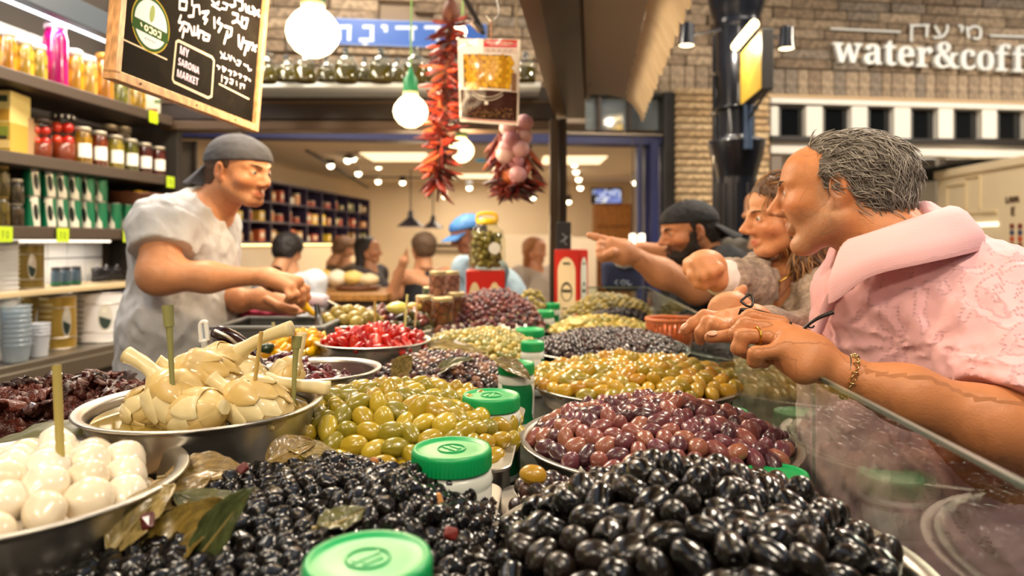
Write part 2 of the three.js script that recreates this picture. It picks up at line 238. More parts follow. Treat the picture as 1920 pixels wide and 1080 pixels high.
// shop windows of the cafe on the right
{
  const w = structGroup('window_1', FO, FT), frame = mat('#d9d6d0', 0.5), panes = [[1460, 1512], [1543, 1597], [1627, 1677], [1708, 1760], [1788, 1842], [1870, 1925]];
  struct('frame_top', fbox(1446, 190, 1950, 200, 0.06, 0.08), frame, null, w); struct('rail', fbox(1446, 259, 1950, 268, 0.08, 0.1), mat('#25211f', 0.5), null, w); struct('beam', fbox(1446, 268, 1950, 292, 0.04, 0.1), mat('#d8d5cf', 0.6), null, w);
  let prev = 1446; for (const [a, b] of [...panes, [1950, 1960]]) { struct('mullion', fbox(prev, 199, a, 260, 0.05, 0.07), frame, null, w); if (a < 1950) { struct('pane', fbox(a - 1, 199, b + 1, 260, 0.0, 0.012, 0.001), M.glassDark, null, w); struct('sash', merged([fbox(a, 199, a + 4, 260, 0.02, 0.02, 0.002), fbox(b - 4, 199, b, 260, 0.02, 0.02, 0.002), fbox(a, 199, b, 203, 0.02, 0.02, 0.002)]), mat('#5b5a58', 0.5), null, w); } prev = b; }
  struct('post', fbox(1446, 292, 1466, 620, 0.02, 0.1), mat('#7d7268', 0.7), null, w); struct('post', fbox(1470, 292, 1484, 620, -0.05, 0.1), mat('#c9c2b6', 0.7), null, w);
}
// dark door frame, fanlight and blue folding door of the shop behind
{
  const d = structGroup('door_1', FO, FT);
  struct('jamb', fbox(1246, 172, 1269, 640, 0.1, 0.2), mat('#15120f', 0.5), null, d); struct('head', fbox(1095, 172, 1250, 180, 0.05, 0.1), mat('#17130f', 0.5), null, d);
  for (const [a, b] of [[1098, 1122], [1127, 1180], [1184, 1246]]) struct('pane', fbox(a, 180, b, 244, -0.02, 0.012, 0.001), mat('#6b7377', 0.08, { clearcoat: 1 }), null, d);
  struct('mullion', fbox(1121, 180, 1128, 246, 0.03, 0.06), M.darkMetal, null, d); struct('mullion', fbox(1179, 180, 1185, 246, 0.03, 0.06), M.darkMetal, null, d);
  struct('band', fbox(300, 243, 1250, 264, 0.06, 0.12), M.blueFrame, null, d); struct('edge', fbox(1060, 249, 1268, 254, 0.075, 0.03), mat('#8a7f74', 0.4, { metalness: 0.6 }), null, d);
  for (const [a, b, o] of [[1196, 1206, 0.05], [1209, 1218, 0.02], [1221, 1236, 0.08], [1238, 1247, 0.05]]) struct('folding_leaf', fbox(a, 262, b, 640, o, 0.06), M.blueFrame, null, d);
  struct('jamb', fbox(312, 240, 326, 640, 0.05, 0.1), M.blueFrame, null, d); struct('pane', fbox(326, 264, 362, 640, 0, 0.012), mat('#8b8378', 0.1, { transmission: 0.75 }), null, d); struct('stile', fbox(360, 264, 368, 640, 0.02, 0.03), M.darkMetal, null, d);
}
// the shop's room
{
  const zB = 7.8, yC = EYE + 0.68;
  struct('wall_shop_back', bx(5.4, 2.2, 0.12, -0.4, 1.05, -zB - 0.06), M.cream); struct('ceiling', moved(bx(5.4, 0.1, 3.9), -0.55, yC + 0.05, -6.35, 0, 0.1276, 0), M.plaster);
  struct('wall_shop_left', moved(bx(0.1, 2.2, 4.6, 0, 1.05, 0), -2.08, 0, -6.05, 0, -0.117, 0), M.cream); struct('wall_shop_right', bx(0.12, 2.2, 3.2, 1.62, 1.05, -6.4), M.cream);
  struct('trim_1', bx(2.4, 0.03, 0.03, 0.1, EYE - 0.03, -zB + 0.03), mat('#2a211c', 0.6)); struct('trim_2', bx(0.42, 0.02, 0.03, -0.72, EYE - 0.1, -zB + 0.03), mat('#2a211c', 0.6));
  for (const [x, z, k] of [[-0.9, -5.4, 15], [0.5, -5.6, 15], [-0.4, -7.0, 15]]) { const t = thing('ceiling_panel_lamp', 'flat warm lamp set in the shop ceiling, ' + (x < -0.6 ? 'left above the cubby shelves' : x > 0 ? 'right near the post' : 'farthest back'), 'lamp', V(x, yC - 0.004, z), 'shop ceiling lamps'); part(t, 'diffuser', bx(0.5, 0.012, 0.5), glow('#ffe2b4', 1.6)); const l = new THREE.RectAreaLight(SOFTWARM, k, 0.5, 0.5); l.position.y = -0.012; l.rotation.x = -Math.PI / 2; t.add(l); }
}
// right-hand cafe room behind the windows
{
  struct('wall_cafe_back', bx(3.6, 2.4, 0.1, 4.0, 1.2, -7.6), mat('#a49a8e', 0.8)); struct('ceiling_cafe', bx(4.2, 0.1, 2.9, 3.9, 1.98, -6.1), mat('#b5ada2', 0.8));
  struct('beam', moved(bx(2.2, 0.1, 0.16), 3.05, EYE + 0.5, -4.9, 0, 0.1, 0.16), mat('#16130f', 0.6)); struct('beam', moved(bx(1.6, 0.06, 0.12), 3.0, EYE + 0.36, -5.5, 0, 0, 0.08), mat('#16130f', 0.6));
  struct('pillar', bx(0.05, 2.0, 0.05, at(1764, 400, 5).x, 1.0, -5.0), mat('#f0ece4', 0.5)); struct('beam', bx(0.3, 0.05, 0.05, at(1735, 400, 5).x, EYE + 0.16, -5.1), mat('#b73022', 0.5)); struct('wall_cafe_panel', bx(0.34, 0.36, 0.04, at(1733, 350, 5.3).x, EYE + 0.33, -5.3), mat('#e9e4d8', 0.6));
  const l = new THREE.RectAreaLight(SOFTWARM, 9, 1, 0.6); l.position.set(3.4, 1.92, -5.6); l.rotation.x = -Math.PI / 2; const t = thing('ceiling_panel_lamp', 'flat lamp in the cafe ceiling behind the man in pink', 'lamp', V(0, 0, 0)); part(t, 'diffuser', bx(1, 0.012, 0.6, 3.4, 1.93, -5.6), glow('#fff0d8', 1.3)); t.add(l);
}
// ---------------------------------------------------------------- the stall: far-end frame, post, awning
{
  const z = 3.1, f = (px0, py0, px1, py1, zz, dep) => { const a = at(px0, py0, zz), b = at(px1, py1, zz); return bx(b.x - a.x, a.y - b.y, dep, (a.x + b.x) / 2, (a.y + b.y) / 2, -zz - dep / 2); };
  const s = thing('stall_frame', 'dark brown metal frame of the olive stall with post and beams', 'stall frame');
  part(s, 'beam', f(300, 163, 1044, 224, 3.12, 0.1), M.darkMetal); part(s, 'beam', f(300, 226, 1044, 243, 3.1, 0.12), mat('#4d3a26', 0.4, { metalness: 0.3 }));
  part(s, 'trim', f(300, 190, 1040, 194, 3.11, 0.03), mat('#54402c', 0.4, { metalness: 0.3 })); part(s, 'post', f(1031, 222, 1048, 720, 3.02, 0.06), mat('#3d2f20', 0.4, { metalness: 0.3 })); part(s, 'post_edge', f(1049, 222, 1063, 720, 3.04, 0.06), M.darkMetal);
  part(s, 'shelf', f(440, 154, 1014, 164, 2.92, 0.25), mat('#c9cfd2', 0.3), null, null, 'pale shelf board carrying the oil bottles');
  const D = V(0.117, 0, -1); // the long beam over the counter, from the far post past the camera
  const run = (x0, y0, x1, y1) => { const g = bx(1, 1, 1); const a = at(x0, y0, 3.1), b = at(x1, y1, 3.1), L = 3.6; return warp(boxUV(new THREE.BoxGeometry(Math.abs(b.x - a.x), Math.abs(a.y - b.y), L)), (v) => { v.x += (a.x + b.x) / 2 - 0.117 * (v.z + L / 2); v.y += (a.y + b.y) / 2; v.z += -3.1 + L / 2; }); };
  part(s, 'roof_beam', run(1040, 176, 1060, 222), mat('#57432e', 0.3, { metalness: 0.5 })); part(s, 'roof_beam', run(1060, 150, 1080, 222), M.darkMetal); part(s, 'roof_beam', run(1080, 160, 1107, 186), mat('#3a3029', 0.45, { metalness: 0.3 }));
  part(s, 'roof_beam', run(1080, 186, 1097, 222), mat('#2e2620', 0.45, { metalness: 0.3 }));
}
{ // awning over the customers' side
  const t = thing('awning', 'grey fabric awning with a scalloped hanging edge along the stall', 'awning'); const z0 = 3.0, z1 = 0.35;
  const line = (px, py, z) => { const a = at(px, py, z0); return [a.x - 0.117 * (z0 - z), a.y, -z]; };
  part(t, 'canopy', sheet(4, 30, (u, v) => { const z = lerp(z0, z1, v), a = line(1100, 178, z), b = line(1172, 186, z); return [lerp(a[0], b[0], u), lerp(a[1], b[1], u) + 0.012 * Math.sin(u * 3.1) + 0.002 * simplex(u * 4, v * 20, 1), a[2]]; }, 0.004), mat('#a1968a', 0.8));
  part(t, 'valance', sheet(6, 160, (u, v) => { const z = lerp(z0, z1, v), a = line(1172, 186, z), b = line(1202, 222, z), sc = 0.025 * Math.abs(Math.sin(v * 26 * Math.PI)); const k = u; return [lerp(a[0], b[0], k) + 0.03 * k * (1 - k) + 0.004 * simplex(u * 2, v * 30, 2), lerp(a[1], b[1], k) - sc * k * k + 0.012 * (1 - k) * k, a[2]]; }, 0.003), mat('#cdb899', 0.75, { sheen: 0.5, transmission: 0.15 }));
}
// ---------------------------------------------------------------- the olive counter
const CT = EYE - 0.325, RIM = EYE - 0.256;
const gx = (z, o = 0) => 0.301 + 0.074 * z + o;             // the glass front runs along here
{
  const c = thing('display_counter', 'long dark olive counter with a steel deck and a low glass front', 'counter');
  const pl = (pts, y0, y1) => new THREE.ExtrudeGeometry(new THREE.Shape(pts.map(([x, z]) => new THREE.Vector2(x, z))), { depth: y1 - y0, bevelEnabled: false }).rotateX(-Math.PI / 2).translate(0, y0, 0);
  const z0 = 0.2, z1 = 2.44, lx = (z) => -0.87 + 0.13 * z, P = [[lx(z0), z0], [gx(z0, 0.03), z0], [gx(z1, 0.03), z1], [lx(z1), z1]];
  part(c, 'base', boxUV(pl(P.map(([x, z]) => [x + (x < 0 ? 0.04 : -0.05), z]), 0, CT - 0.04)), mat('#3a3532', 0.5)); part(c, 'deck', boxUV(pl(P, CT - 0.04, CT)), mat('#4b4742', 0.38, { metalness: 0.75 }));
  const glass = mat('#f2fbf7', 0.02, { transmission: 1, ior: 1.5 }), edge = mat('#7f8f86', 0.15, { metalness: 0.5 });
  const pane = (za, zb, h0, h1) => { const L = (zb - za) * 1.0027; return moved(new THREE.BoxGeometry(0.006, h1 - h0, L), gx((za + zb) / 2), (h0 + h1) / 2, -(za + zb) / 2, 0, -0.0739, 0); };
  for (const [a, b] of [[0.22, 0.815], [0.82, 1.6], [1.605, 2.405]]) { part(c, 'glass_pane', pane(a, b, CT - 0.02, EYE - 0.16), glass); part(c, 'pane_edge', pane(a, b, EYE - 0.16, EYE - 0.156), edge); }
  const bk = 0.24; part(c, 'glass_pane', new THREE.BoxGeometry(bk, 0.165, 0.006).translate(gx(2.41) - bk / 2, EYE - 0.2425, -2.41), glass); part(c, 'pane_edge', new THREE.BoxGeometry(bk, 0.004, 0.007).translate(gx(2.41) - bk / 2, EYE - 0.158, -2.41), edge);
  part(c, 'rail', moved(new THREE.BoxGeometry(0.02, 0.03, 2.2), gx(1.32, 0.014), CT - 0.03, -1.32, 0, -0.0739, 0), M.steelDull);
}
// ---------------------------------------------------------------- dishes
function dishGeo(r, h, rb0, lip = 0.008, t = 0.0016) { return lathe([[0, 0], [rb0 * 0.96, 0], [rb0, 0.003], [lerp(rb0, r, 0.45) + 0.006, h * 0.35], [r - 0.004, h - 0.006], [r, h - 0.001], [r + lip, h + 0.001], [r + lip + 0.002, h - 0.001], [r + lip, h - 0.003], [r + 0.001, h - 0.005], [r - 0.002, h - 0.01], [lerp(rb0, r, 0.45) + 0.004, h * 0.35 + 0.001], [rb0 - 0.003, 0.004], [0, 0.003]].map(([x, y]) => [x, y]), 72); }
function dish(label, p, r, h, rb0, m = M.steel, name = 'steel_bowl', cat = 'bowl') { return solo(name, label, cat, dishGeo(r, h, rb0), m, V(p.x, p.y - h, p.z)); }
function trayGeo(hx, hz, h) { const rr = 0.025, sh = new THREE.Shape(), q = (s, x, z, r) => { s.moveTo(-x + r, -z); s.lineTo(x - r, -z); s.quadraticCurveTo(x, -z, x, -z + r); s.lineTo(x, z - r); s.quadraticCurveTo(x, z, x - r, z); s.lineTo(-x + r, z); s.quadraticCurveTo(-x, z, -x, z - r); s.lineTo(-x, -z + r); s.quadraticCurveTo(-x, -z, -x + r, -z); return s; };
  q(sh, hx, hz, rr); sh.holes.push(q(new THREE.Path(), hx - 0.003, hz - 0.003, rr)); const wall = new THREE.ExtrudeGeometry(sh, { depth: h, bevelEnabled: false }).rotateX(-Math.PI / 2);
  const l = new THREE.Shape(); q(l, hx + 0.01, hz + 0.01, rr); l.holes.push(q(new THREE.Path(), hx - 0.003, hz - 0.003, rr)); const lip = new THREE.ExtrudeGeometry(l, { depth: 0.003, bevelEnabled: true, bevelSize: 0.0015, bevelThickness: 0.001, bevelSegments: 1 }).rotateX(-Math.PI / 2).translate(0, h - 0.003, 0);
  const b = q(new THREE.Shape(), hx - 0.001, hz - 0.001, rr); return merged([wall, lip, new THREE.ExtrudeGeometry(b, { depth: 0.002, bevelEnabled: false }).rotateX(-Math.PI / 2)]); }
// points of a heap over an ellipse or a rounded rectangle, pushed apart until nothing overlaps much
function heap({ x, z, rx, rz, turn = 0, base, H, flat = 2, d, seed, layers = 2, lump = 0.15, peak = [0, 0], fill = 1 }) {
  const r = rng(seed), out = [], ct = Math.cos(turn), st = Math.sin(turn);
  const u = (a, b) => Math.pow(Math.pow(Math.abs(a / rx), flat) + Math.pow(Math.abs(b / rz), flat), 1 / flat);
  const hh = (a, b) => { const k = u(a - peak[0] * (1 - u(a, b)), b - peak[1] * (1 - u(a, b))); return H * (Math.pow(Math.max(0, 1 - Math.min(k, 1) ** 2.2), 0.8) * (1 + lump * simplex(a * 9 + seed, b * 9, 1))); };
  for (let L = 0; L < layers; L++) {
    const s = d * 0.93, pts = [], fl = L ? fill * 0.9 : fill;
    for (let j = -Math.ceil(rz / s * 1.2); j <= rz / s * 1.2; j++) for (let i = -Math.ceil(rx / s) - 1; i <= rx / s + 1; i++) { const a = (i + (j & 1) * 0.5 + L * 0.5) * s + (r() - 0.5) * s * 0.5, b = (j + L * 0.33) * s * 0.86 + (r() - 0.5) * s * 0.5; if (u(a, b) < fl) pts.push(V(a, hh(a, b) - L * d * 0.72, b)); }
    for (let it = 0; it < 24; it++) {
      for (let i = 0; i < pts.length; i++) for (let j = i + 1; j < pts.length; j++) { const e = pts[j].clone().sub(pts[i]), l = e.length(); if (l < d * 0.98 && l > 1e-6) { e.multiplyScalar((d * 0.98 - l) / l * 0.5); e.y = 0; pts[i].sub(e); pts[j].add(e); } }
      for (const p of pts) { const k = u(p.x, p.z); if (k > fl) { p.x *= fl / k; p.z *= fl / k; } p.y = hh(p.x, p.z) - L * d * 0.72; }
    }
    for (const p of pts) { const e = 0.004, n = V(-(hh(p.x + e, p.z) - hh(p.x - e, p.z)) / (2 * e), 1, -(hh(p.x, p.z + e) - hh(p.x, p.z - e)) / (2 * e)).normalize(); const w = V(p.x * ct + p.z * st + x, Math.max(base + p.y + (L ? 0 : (r() - 0.5) * d * 0.22), base - 0.045), -p.x * st + p.z * ct + z), m = V(n.x * ct + n.z * st, n.y, -n.x * st + n.z * ct); out.push({ p: w, n: m, L, see: m.dot(V(0, EYE, 0).sub(w).normalize()) }); }
  }
  return out;
}
const Q = new THREE.Quaternion(), UPV = V(0, 1, 0);
// fill a heap with countable things; past 300 of a kind the hindmost become one mass
function scatter(list, { name, label, category, group, protos, mats, seed, lie = 0.85, smin0 = 0.88, smax0 = 1.1, most = 300, hideBelow = -0.3, oneOnly }) {
  const r = rng(seed); let show = list.filter((q) => q.L === 0 ? q.see > hideBelow : q.see > 0.05), rest = [];
  show.sort((a, b) => (a.L - b.L) || (b.p.z - a.p.z)); if (show.length > most) { rest = show.slice(most); show = show.slice(0, most); }
  const pose = (q) => { const yaw = r() * 6.283, t = V(Math.cos(yaw), 0, Math.sin(yaw)); t.addScaledVector(q.n, -t.dot(q.n)).normalize(); t.lerp(r() < lie ? t : q.n, 0.7).addScaledVector(q.n, (r() - 0.5) * 0.7).normalize(); Q.setFromUnitVectors(UPV, t); return Q.clone().multiply(new THREE.Quaternion().setFromAxisAngle(UPV, r() * 6.283)); };
  const src = protos.map((g) => shade(new THREE.Mesh(g, mats[0])));
  for (const q of show) { const o = src[Math.floor(r() * src.length)].clone(); o.name = numbered(name); o.material = mats[Math.floor(r() * mats.length)]; o.position.copy(q.p); o.quaternion.copy(pose(q)); o.scale.setScalar(smin0 + r() * (smax0 - smin0)); tag(o, label, category, group); scene.add(o); }
  if (rest.length) { const m = shade(new THREE.InstancedMesh(protos[0], mats[0], rest.length)); rest.forEach((q, i) => m.setMatrixAt(i, new THREE.Matrix4().compose(q.p, pose(q), V(1, 1, 1).multiplyScalar(smin0 + r() * (smax0 - smin0))))); m.name = numbered(name + '_mass'); tag(m, label.replace(/^(\w+ )?/, (s) => s) + ', the rest of the heap', category); m.userData.kind = 'stuff'; scene.add(m); }
}
// olive shapes (long axis y)
function olive(len, dia, { hole = 0, tip = 0.1, noise = 0.02, freq = 60, seed = 0, seg = 16, n = 14, wr = 0 } = {}) {
  const pts = []; if (hole) { pts.push([0, -len * 0.22], [hole * 0.8, -len * 0.24]); }
  for (let i = 0; i <= n; i++) { const t = i / n * Math.PI, y = -Math.cos(t), rr = Math.sin(t) ** 0.86; let x = rr * dia / 2 * (1 - tip * y * 0.35); const yy = y * len / 2 * (1 + (y > 0 ? tip * 0.5 * y ** 6 : 0)); if (hole && i < 3) { if (x < hole) { if (i === 0) pts.push([hole, -len * 0.36]); continue; } } pts.push([x, yy]); }
  const g = lathe(pts, seg), p = g.attributes.position, v = V(0, 0, 0);
  for (let i = 0; i < p.count; i++) { v.fromBufferAttribute(p, i); const a = 1 + noise * simplex(v.x * freq + seed, v.y * freq, v.z * freq) * 2 + (wr ? wr * (Math.abs(simplex(v.x * 150 + seed, v.y * 110, v.z * 150)) - 0.4) : 0); p.setXYZ(i, v.x * a, v.y * (1 + noise * simplex(v.x * freq, seed, v.z * freq)), v.z * a); }
  const m = mergeVertices(g, 1e-5); m.computeVertexNormals(); return m;
}
const olv = (o) => [1, 2, 3, 4].map((s) => olive(o.len * (0.93 + s * 0.03), o.dia * (1.04 - s * 0.02), { ...o, seed: s * 7.3 }));
const oily = (hex, rough = 0.25, e = {}) => mat(hex, rough, { clearcoat: 0.6, clearcoatRoughness: 0.06, bumpMap: T.skin, bumpScale: 0.00015, ...e });
const C0 = (px, py, z, y = RIM) => { const p = at(px, py, z); p.y = y; return p; };
{ // A: pitted black olives, front right
  const p = C0(1307, 0, 0.555); dish('round steel dish heaped with pitted black olives at the front right', p, 0.172, 0.06, 0.13, M.steel, 'steel_dish', 'dish');
  scatter(heap({ x: p.x, z: p.z, rx: 0.158, rz: 0.158, base: RIM - 0.006, H: 0.06, d: 0.0265, seed: 11, layers: 3, peak: [-0.02, -0.01] }), { name: 'black_olive', label: 'large glossy black olive, pitted, in the heap filling the round dish at the front', category: 'olive', group: 'pitted black olives in the front round dish', protos: olv({ len: 0.033, dia: 0.0245, hole: 0.005, noise: 0.03, tip: 0.05 }), mats: [oily('#100c0a', 0.16), oily('#15100d', 0.2), oily('#0c0a0b', 0.14), oily('#1c1410', 0.24)], seed: 12, lie: 0.55 });
}
{ // B: purple olives
  const p = C0(1231, 0, 0.9); dish('round steel dish heaped with plump purple olives behind the black ones', V(p.x, p.y, p.z), 0.172, 0.06, 0.13, M.steel, 'steel_dish', 'dish');
  scatter(heap({ x: p.x, z: p.z, rx: 0.16, rz: 0.155, base: RIM - 0.002, H: 0.04, d: 0.0235, seed: 21, layers: 2 }), { name: 'purple_olive', label: 'smooth pinkish purple olive in the round dish behind the pitted black olives', category: 'olive', group: 'purple olives in the second round dish', protos: olv({ len: 0.029, dia: 0.022, noise: 0.015, tip: 0.12 }), mats: ['#5f3038', '#78403f', '#4c2630', '#854b42', '#653541', '#3e1f29', '#8f5846'].map((c) => oily(c, 0.28)), seed: 22 });
}
{ // C: yellow-green olives behind the purple ones
  const p = C0(1188, 0, 1.27); dish('round steel dish of yellow green olives between purple and dark brown olives', p, 0.185, 0.06, 0.14, M.steel, 'steel_dish', 'dish');
  scatter(heap({ x: p.x, z: p.z, rx: 0.185, rz: 0.165, base: RIM + 0.002, H: 0.03, d: 0.027, seed: 31, layers: 2, lump: 0.25 }), { name: 'yellow_olive', label: 'yellow green olive in the round dish behind the purple olives', category: 'olive', group: 'yellow green olives in the third round dish', protos: olv({ len: 0.035, dia: 0.026, noise: 0.02, tip: 0.1 }), mats: ['#a8861c', '#b58f22', '#94801f', '#bb9730', '#8b7d26', '#a97a1a'].map((c) => oily(c, 0.28)), seed: 32 });
}
{ // D: green olives, square tray left of centre
  const p = C0(752, 0, 0.93); solo('steel_tray', 'square steel tray heaped with big bright green olives', 'tray', trayGeo(0.15, 0.14, 0.068), M.steel, V(p.x, CT + 0.001, p.z), null, [0, -0.08, 0]);
  scatter(heap({ x: p.x, z: p.z, rx: 0.158, rz: 0.15, turn: -0.08, flat: 3, base: RIM - 0.004, H: 0.056, d: 0.0262, seed: 41, layers: 3, peak: [-0.03, 0.0] }), { name: 'green_olive', label: 'big shiny bright green olive in the square tray left of the purple olives', category: 'olive', group: 'green olives in the square tray', protos: olv({ len: 0.035, dia: 0.0255, noise: 0.015, tip: 0.16 }), mats: ['#95821c', '#a58d22', '#857a1e', '#b09a2c', '#7c7424', '#9c7f1a'].map((c) => oily(c, 0.24)), seed: 42 });
}
{ // E: wrinkled black olives in the front left tray
  const p = C0(560, 0, 0.57); p.z = -0.585; solo('steel_tray', 'wide steel tray heaped with wrinkled black olives at the front', 'tray', trayGeo(0.205, 0.15, 0.066), M.steel, V(-0.235, CT + 0.001, p.z), null, [0, -0.06, 0]);
  scatter(heap({ x: -0.205, z: p.z - 0.01, rx: 0.19, rz: 0.162, turn: -0.06, flat: 3.2, base: RIM - 0.01, H: 0.045, d: 0.0188, seed: 51, layers: 2, peak: [0.08, -0.1], lump: 0.25 }), { name: 'wrinkled_olive', label: 'small wrinkled dry black olive heaped in the wide front tray', category: 'olive', group: 'wrinkled black olives in the front tray', protos: olv({ len: 0.024, dia: 0.0185, noise: 0.07, wr: 0.24, seg: 18, n: 14 }), mats: [...['#0b0807', '#0f0b09', '#070708', '#130e0c', '#0b0a0d'].map((c) => mat(c, 0.2, { clearcoat: 0.25, clearcoatRoughness: 0.08 })), ], seed: 52, hideBelow: 0.02 });
}
{ // F: small mixed purple-brown olives
  const p = C0(828, 0, 1.3); solo('steel_tray', 'steel tray of small mixed purple brown olives behind the green ones', 'tray', trayGeo(0.13, 0.125, 0.066), M.steel, V(p.x, CT + 0.001, p.z));
  scatter(heap({ x: p.x, z: p.z, rx: 0.145, rz: 0.135, flat: 2.6, base: RIM - 0.008, H: 0.048, d: 0.0165, seed: 61, layers: 2 }), { name: 'small_brown_olive', label: 'small purple brown olive in the tray behind the green olives', category: 'olive', group: 'small purple brown olives in the middle tray', protos: olv({ len: 0.02, dia: 0.0155, noise: 0.03, seg: 12, n: 10 }), mats: ['#3a2220', '#4a2c28', '#2a1a1c', '#6b4436', '#5a3530', '#1f1517', '#83583f'].map((c) => oily(c, 0.28)), seed: 62, hideBelow: 0.02 });
}
{ // G: dark brown heap
  const p = C0(1140, 0, 1.66); dish('round steel dish with a tall heap of small dark brown olives', p, 0.185, 0.06, 0.14, M.steel, 'steel_dish', 'dish');
  scatter(heap({ x: p.x, z: p.z, rx: 0.188, rz: 0.16, base: RIM - 0.002, H: 0.043, d: 0.017, seed: 71, layers: 2, lump: 0.1 }), { name: 'dark_brown_olive', label: 'small glossy dark brown olive in the heap behind the yellow green olives', category: 'olive', group: 'dark brown olives in the fourth round dish', protos: olv({ len: 0.022, dia: 0.016, noise: 0.03, seg: 12, n: 10 }), mats: ['#2a1a18', '#33201d', '#20151a', '#3d2622', '#281c20'].map((c) => oily(c, 0.22)), seed: 72, hideBelow: 0.02 });
}
{ // H: cracked green olives with lemon slices
  const p = C0(900, 0, 1.63); solo('steel_tray', 'steel tray of cracked green olives mixed with lemon slices', 'tray', trayGeo(0.135, 0.12, 0.066), M.steel, V(p.x, CT + 0.001, p.z));
  scatter(heap({ x: p.x, z: p.z, rx: 0.15, rz: 0.13, flat: 2.6, base: RIM - 0.006, H: 0.052, d: 0.0185, seed: 81, layers: 2 }), { name: 'cracked_olive', label: 'cracked pale green olive in the tray with lemon slices', category: 'olive', group: 'cracked green olives in the lemon tray', protos: olv({ len: 0.023, dia: 0.018, noise: 0.05, seg: 12, n: 10 }), mats: ['#9a8a3a', '#a8943c', '#86803a', '#b79f50', '#908a45', '#6f7030'].map((c) => oily(c, 0.3)), seed: 82, hideBelow: 0.0 });
}
{ // I: tall red-brown cone
  const p = C0(928, 0, 2.02); dish('round steel dish with the tallest heap, of red brown olives', p, 0.15, 0.06, 0.11, M.steel, 'steel_dish', 'dish');
  scatter(heap({ x: p.x, z: p.z, rx: 0.155, rz: 0.14, base: RIM - 0.004, H: 0.118, d: 0.0165, seed: 91, layers: 2, lump: 0.06, peak: [-0.005, 0] }), { name: 'red_brown_olive', label: 'small red brown olive in the tall cone shaped heap', category: 'olive', group: 'red brown olives in the tall heap', protos: olv({ len: 0.021, dia: 0.0155, noise: 0.03, seg: 10, n: 8, tip: 0.2 }), mats: ['#5a2c30', '#6b3638', '#4a2228', '#7b4644', '#3f2024', '#8a564f'].map((c) => oily(c, 0.24)), seed: 92, hideBelow: 0.0 });
}
{ // J: pale yellow olives, K: far green heap with black olives before it, L: small green heap at the far end
  let p = C0(1128, 0, 1.98); dish('round steel dish of pale yellow stuffed olives under the woman\'s raised hand', p, 0.142, 0.06, 0.11, M.steel, 'steel_dish', 'dish');
  scatter(heap({ x: p.x, z: p.z, rx: 0.148, rz: 0.11, base: RIM, H: 0.04, d: 0.02, seed: 101, layers: 1 }), { name: 'pale_olive', label: 'pale yellow olive in the dish behind the dark brown heap', category: 'olive', group: 'pale yellow olives in the far dish', protos: olv({ len: 0.025, dia: 0.0195, seg: 10, n: 8 }), mats: ['#b59c3c', '#c4ad55', '#a08f35', '#d6c47a', '#8f8a38'].map((c) => oily(c, 0.3)), seed: 102, hideBelow: 0 });
  p = C0(1142, 0, 2.22); dish('farthest round steel dish, with a tall heap of olive green olives by the glass corner', p, 0.15, 0.06, 0.11, M.steel, 'steel_dish', 'dish');
  scatter(heap({ x: p.x, z: p.z, rx: 0.155, rz: 0.12, base: RIM - 0.002, H: 0.09, d: 0.0185, seed: 111, layers: 1, lump: 0.05 }), { name: 'far_green_olive', label: 'olive green olive in the tall heap by the glass corner', category: 'olive', group: 'green olives in the farthest heap', protos: olv({ len: 0.023, dia: 0.018, seg: 10, n: 8 }), mats: ['#7f7230', '#8f7f36', '#6c6530', '#9b8a42'].map((c) => oily(c, 0.3)), seed: 112, hideBelow: 0 });
  p = C0(1160, 0, 2.09); scatter(heap({ x: p.x, z: p.z, rx: 0.1, rz: 0.04, base: RIM + 0.012, H: 0.04, d: 0.02, seed: 121, layers: 1 }), { name: 'dull_black_olive', label: 'dull blue black olive in the small patch before the farthest green heap', category: 'olive', group: 'black olives before the farthest heap', protos: olv({ len: 0.025, dia: 0.02, seg: 10, n: 8 }), mats: [oily('#1c1a1d', 0.35), oily('#26222a', 0.35)], seed: 122, hideBelow: -1 });
  p = C0(990, 0, 2.27); scatter(heap({ x: p.x, z: p.z, rx: 0.085, rz: 0.08, base: RIM - 0.02, H: 0.11, d: 0.018, seed: 131, layers: 1 }), { name: 'end_olive', label: 'yellow green olive in the heap at the far end behind the tallest cone', category: 'olive', group: 'olives at the far end of the counter', protos: olv({ len: 0.022, dia: 0.0175, seg: 10, n: 8 }), mats: ['#9a8836', '#8a7a34', '#a5954a'].map((c) => oily(c, 0.3)), seed: 132, hideBelow: -0.1 });
  solo('steel_tray', 'steel tray holding olives at the far end of the counter', 'tray', trayGeo(0.09, 0.09, 0.066), M.steel, V(p.x, CT + 0.001, p.z));
}
{ // a narrow tray of loose mixed olives between the front dishes
  const X = 0.036, Z = -0.71; solo('steel_tray', 'small narrow steel tray of mixed olives between the front dishes', 'tray', trayGeo(0.036, 0.052, 0.05), M.steel, V(X, CT + 0.001, Z));
  scatter(heap({ x: X, z: Z, rx: 0.034, rz: 0.05, flat: 3, base: CT + 0.046, H: 0.03, d: 0.0185, seed: 141, layers: 2 }), { name: 'loose_olive', label: 'small dark brown olive in the narrow tray between the three front dishes', category: 'olive', group: 'dark olives in the narrow tray', protos: olv({ len: 0.025, dia: 0.019, noise: 0.03 }), mats: ['#2c1a18', '#3d2420', '#231518', '#4d302a'].map((c) => oily(c, 0.25)), seed: 142 });
  solo('loose_olive', 'single yellow olive on top of the dark ones in the narrow tray', 'olive', olive(0.028, 0.021), oily('#a8801c', 0.28), V(0.022, CT + 0.085, -0.705), null, [0.3, 0, 1.4]);
}
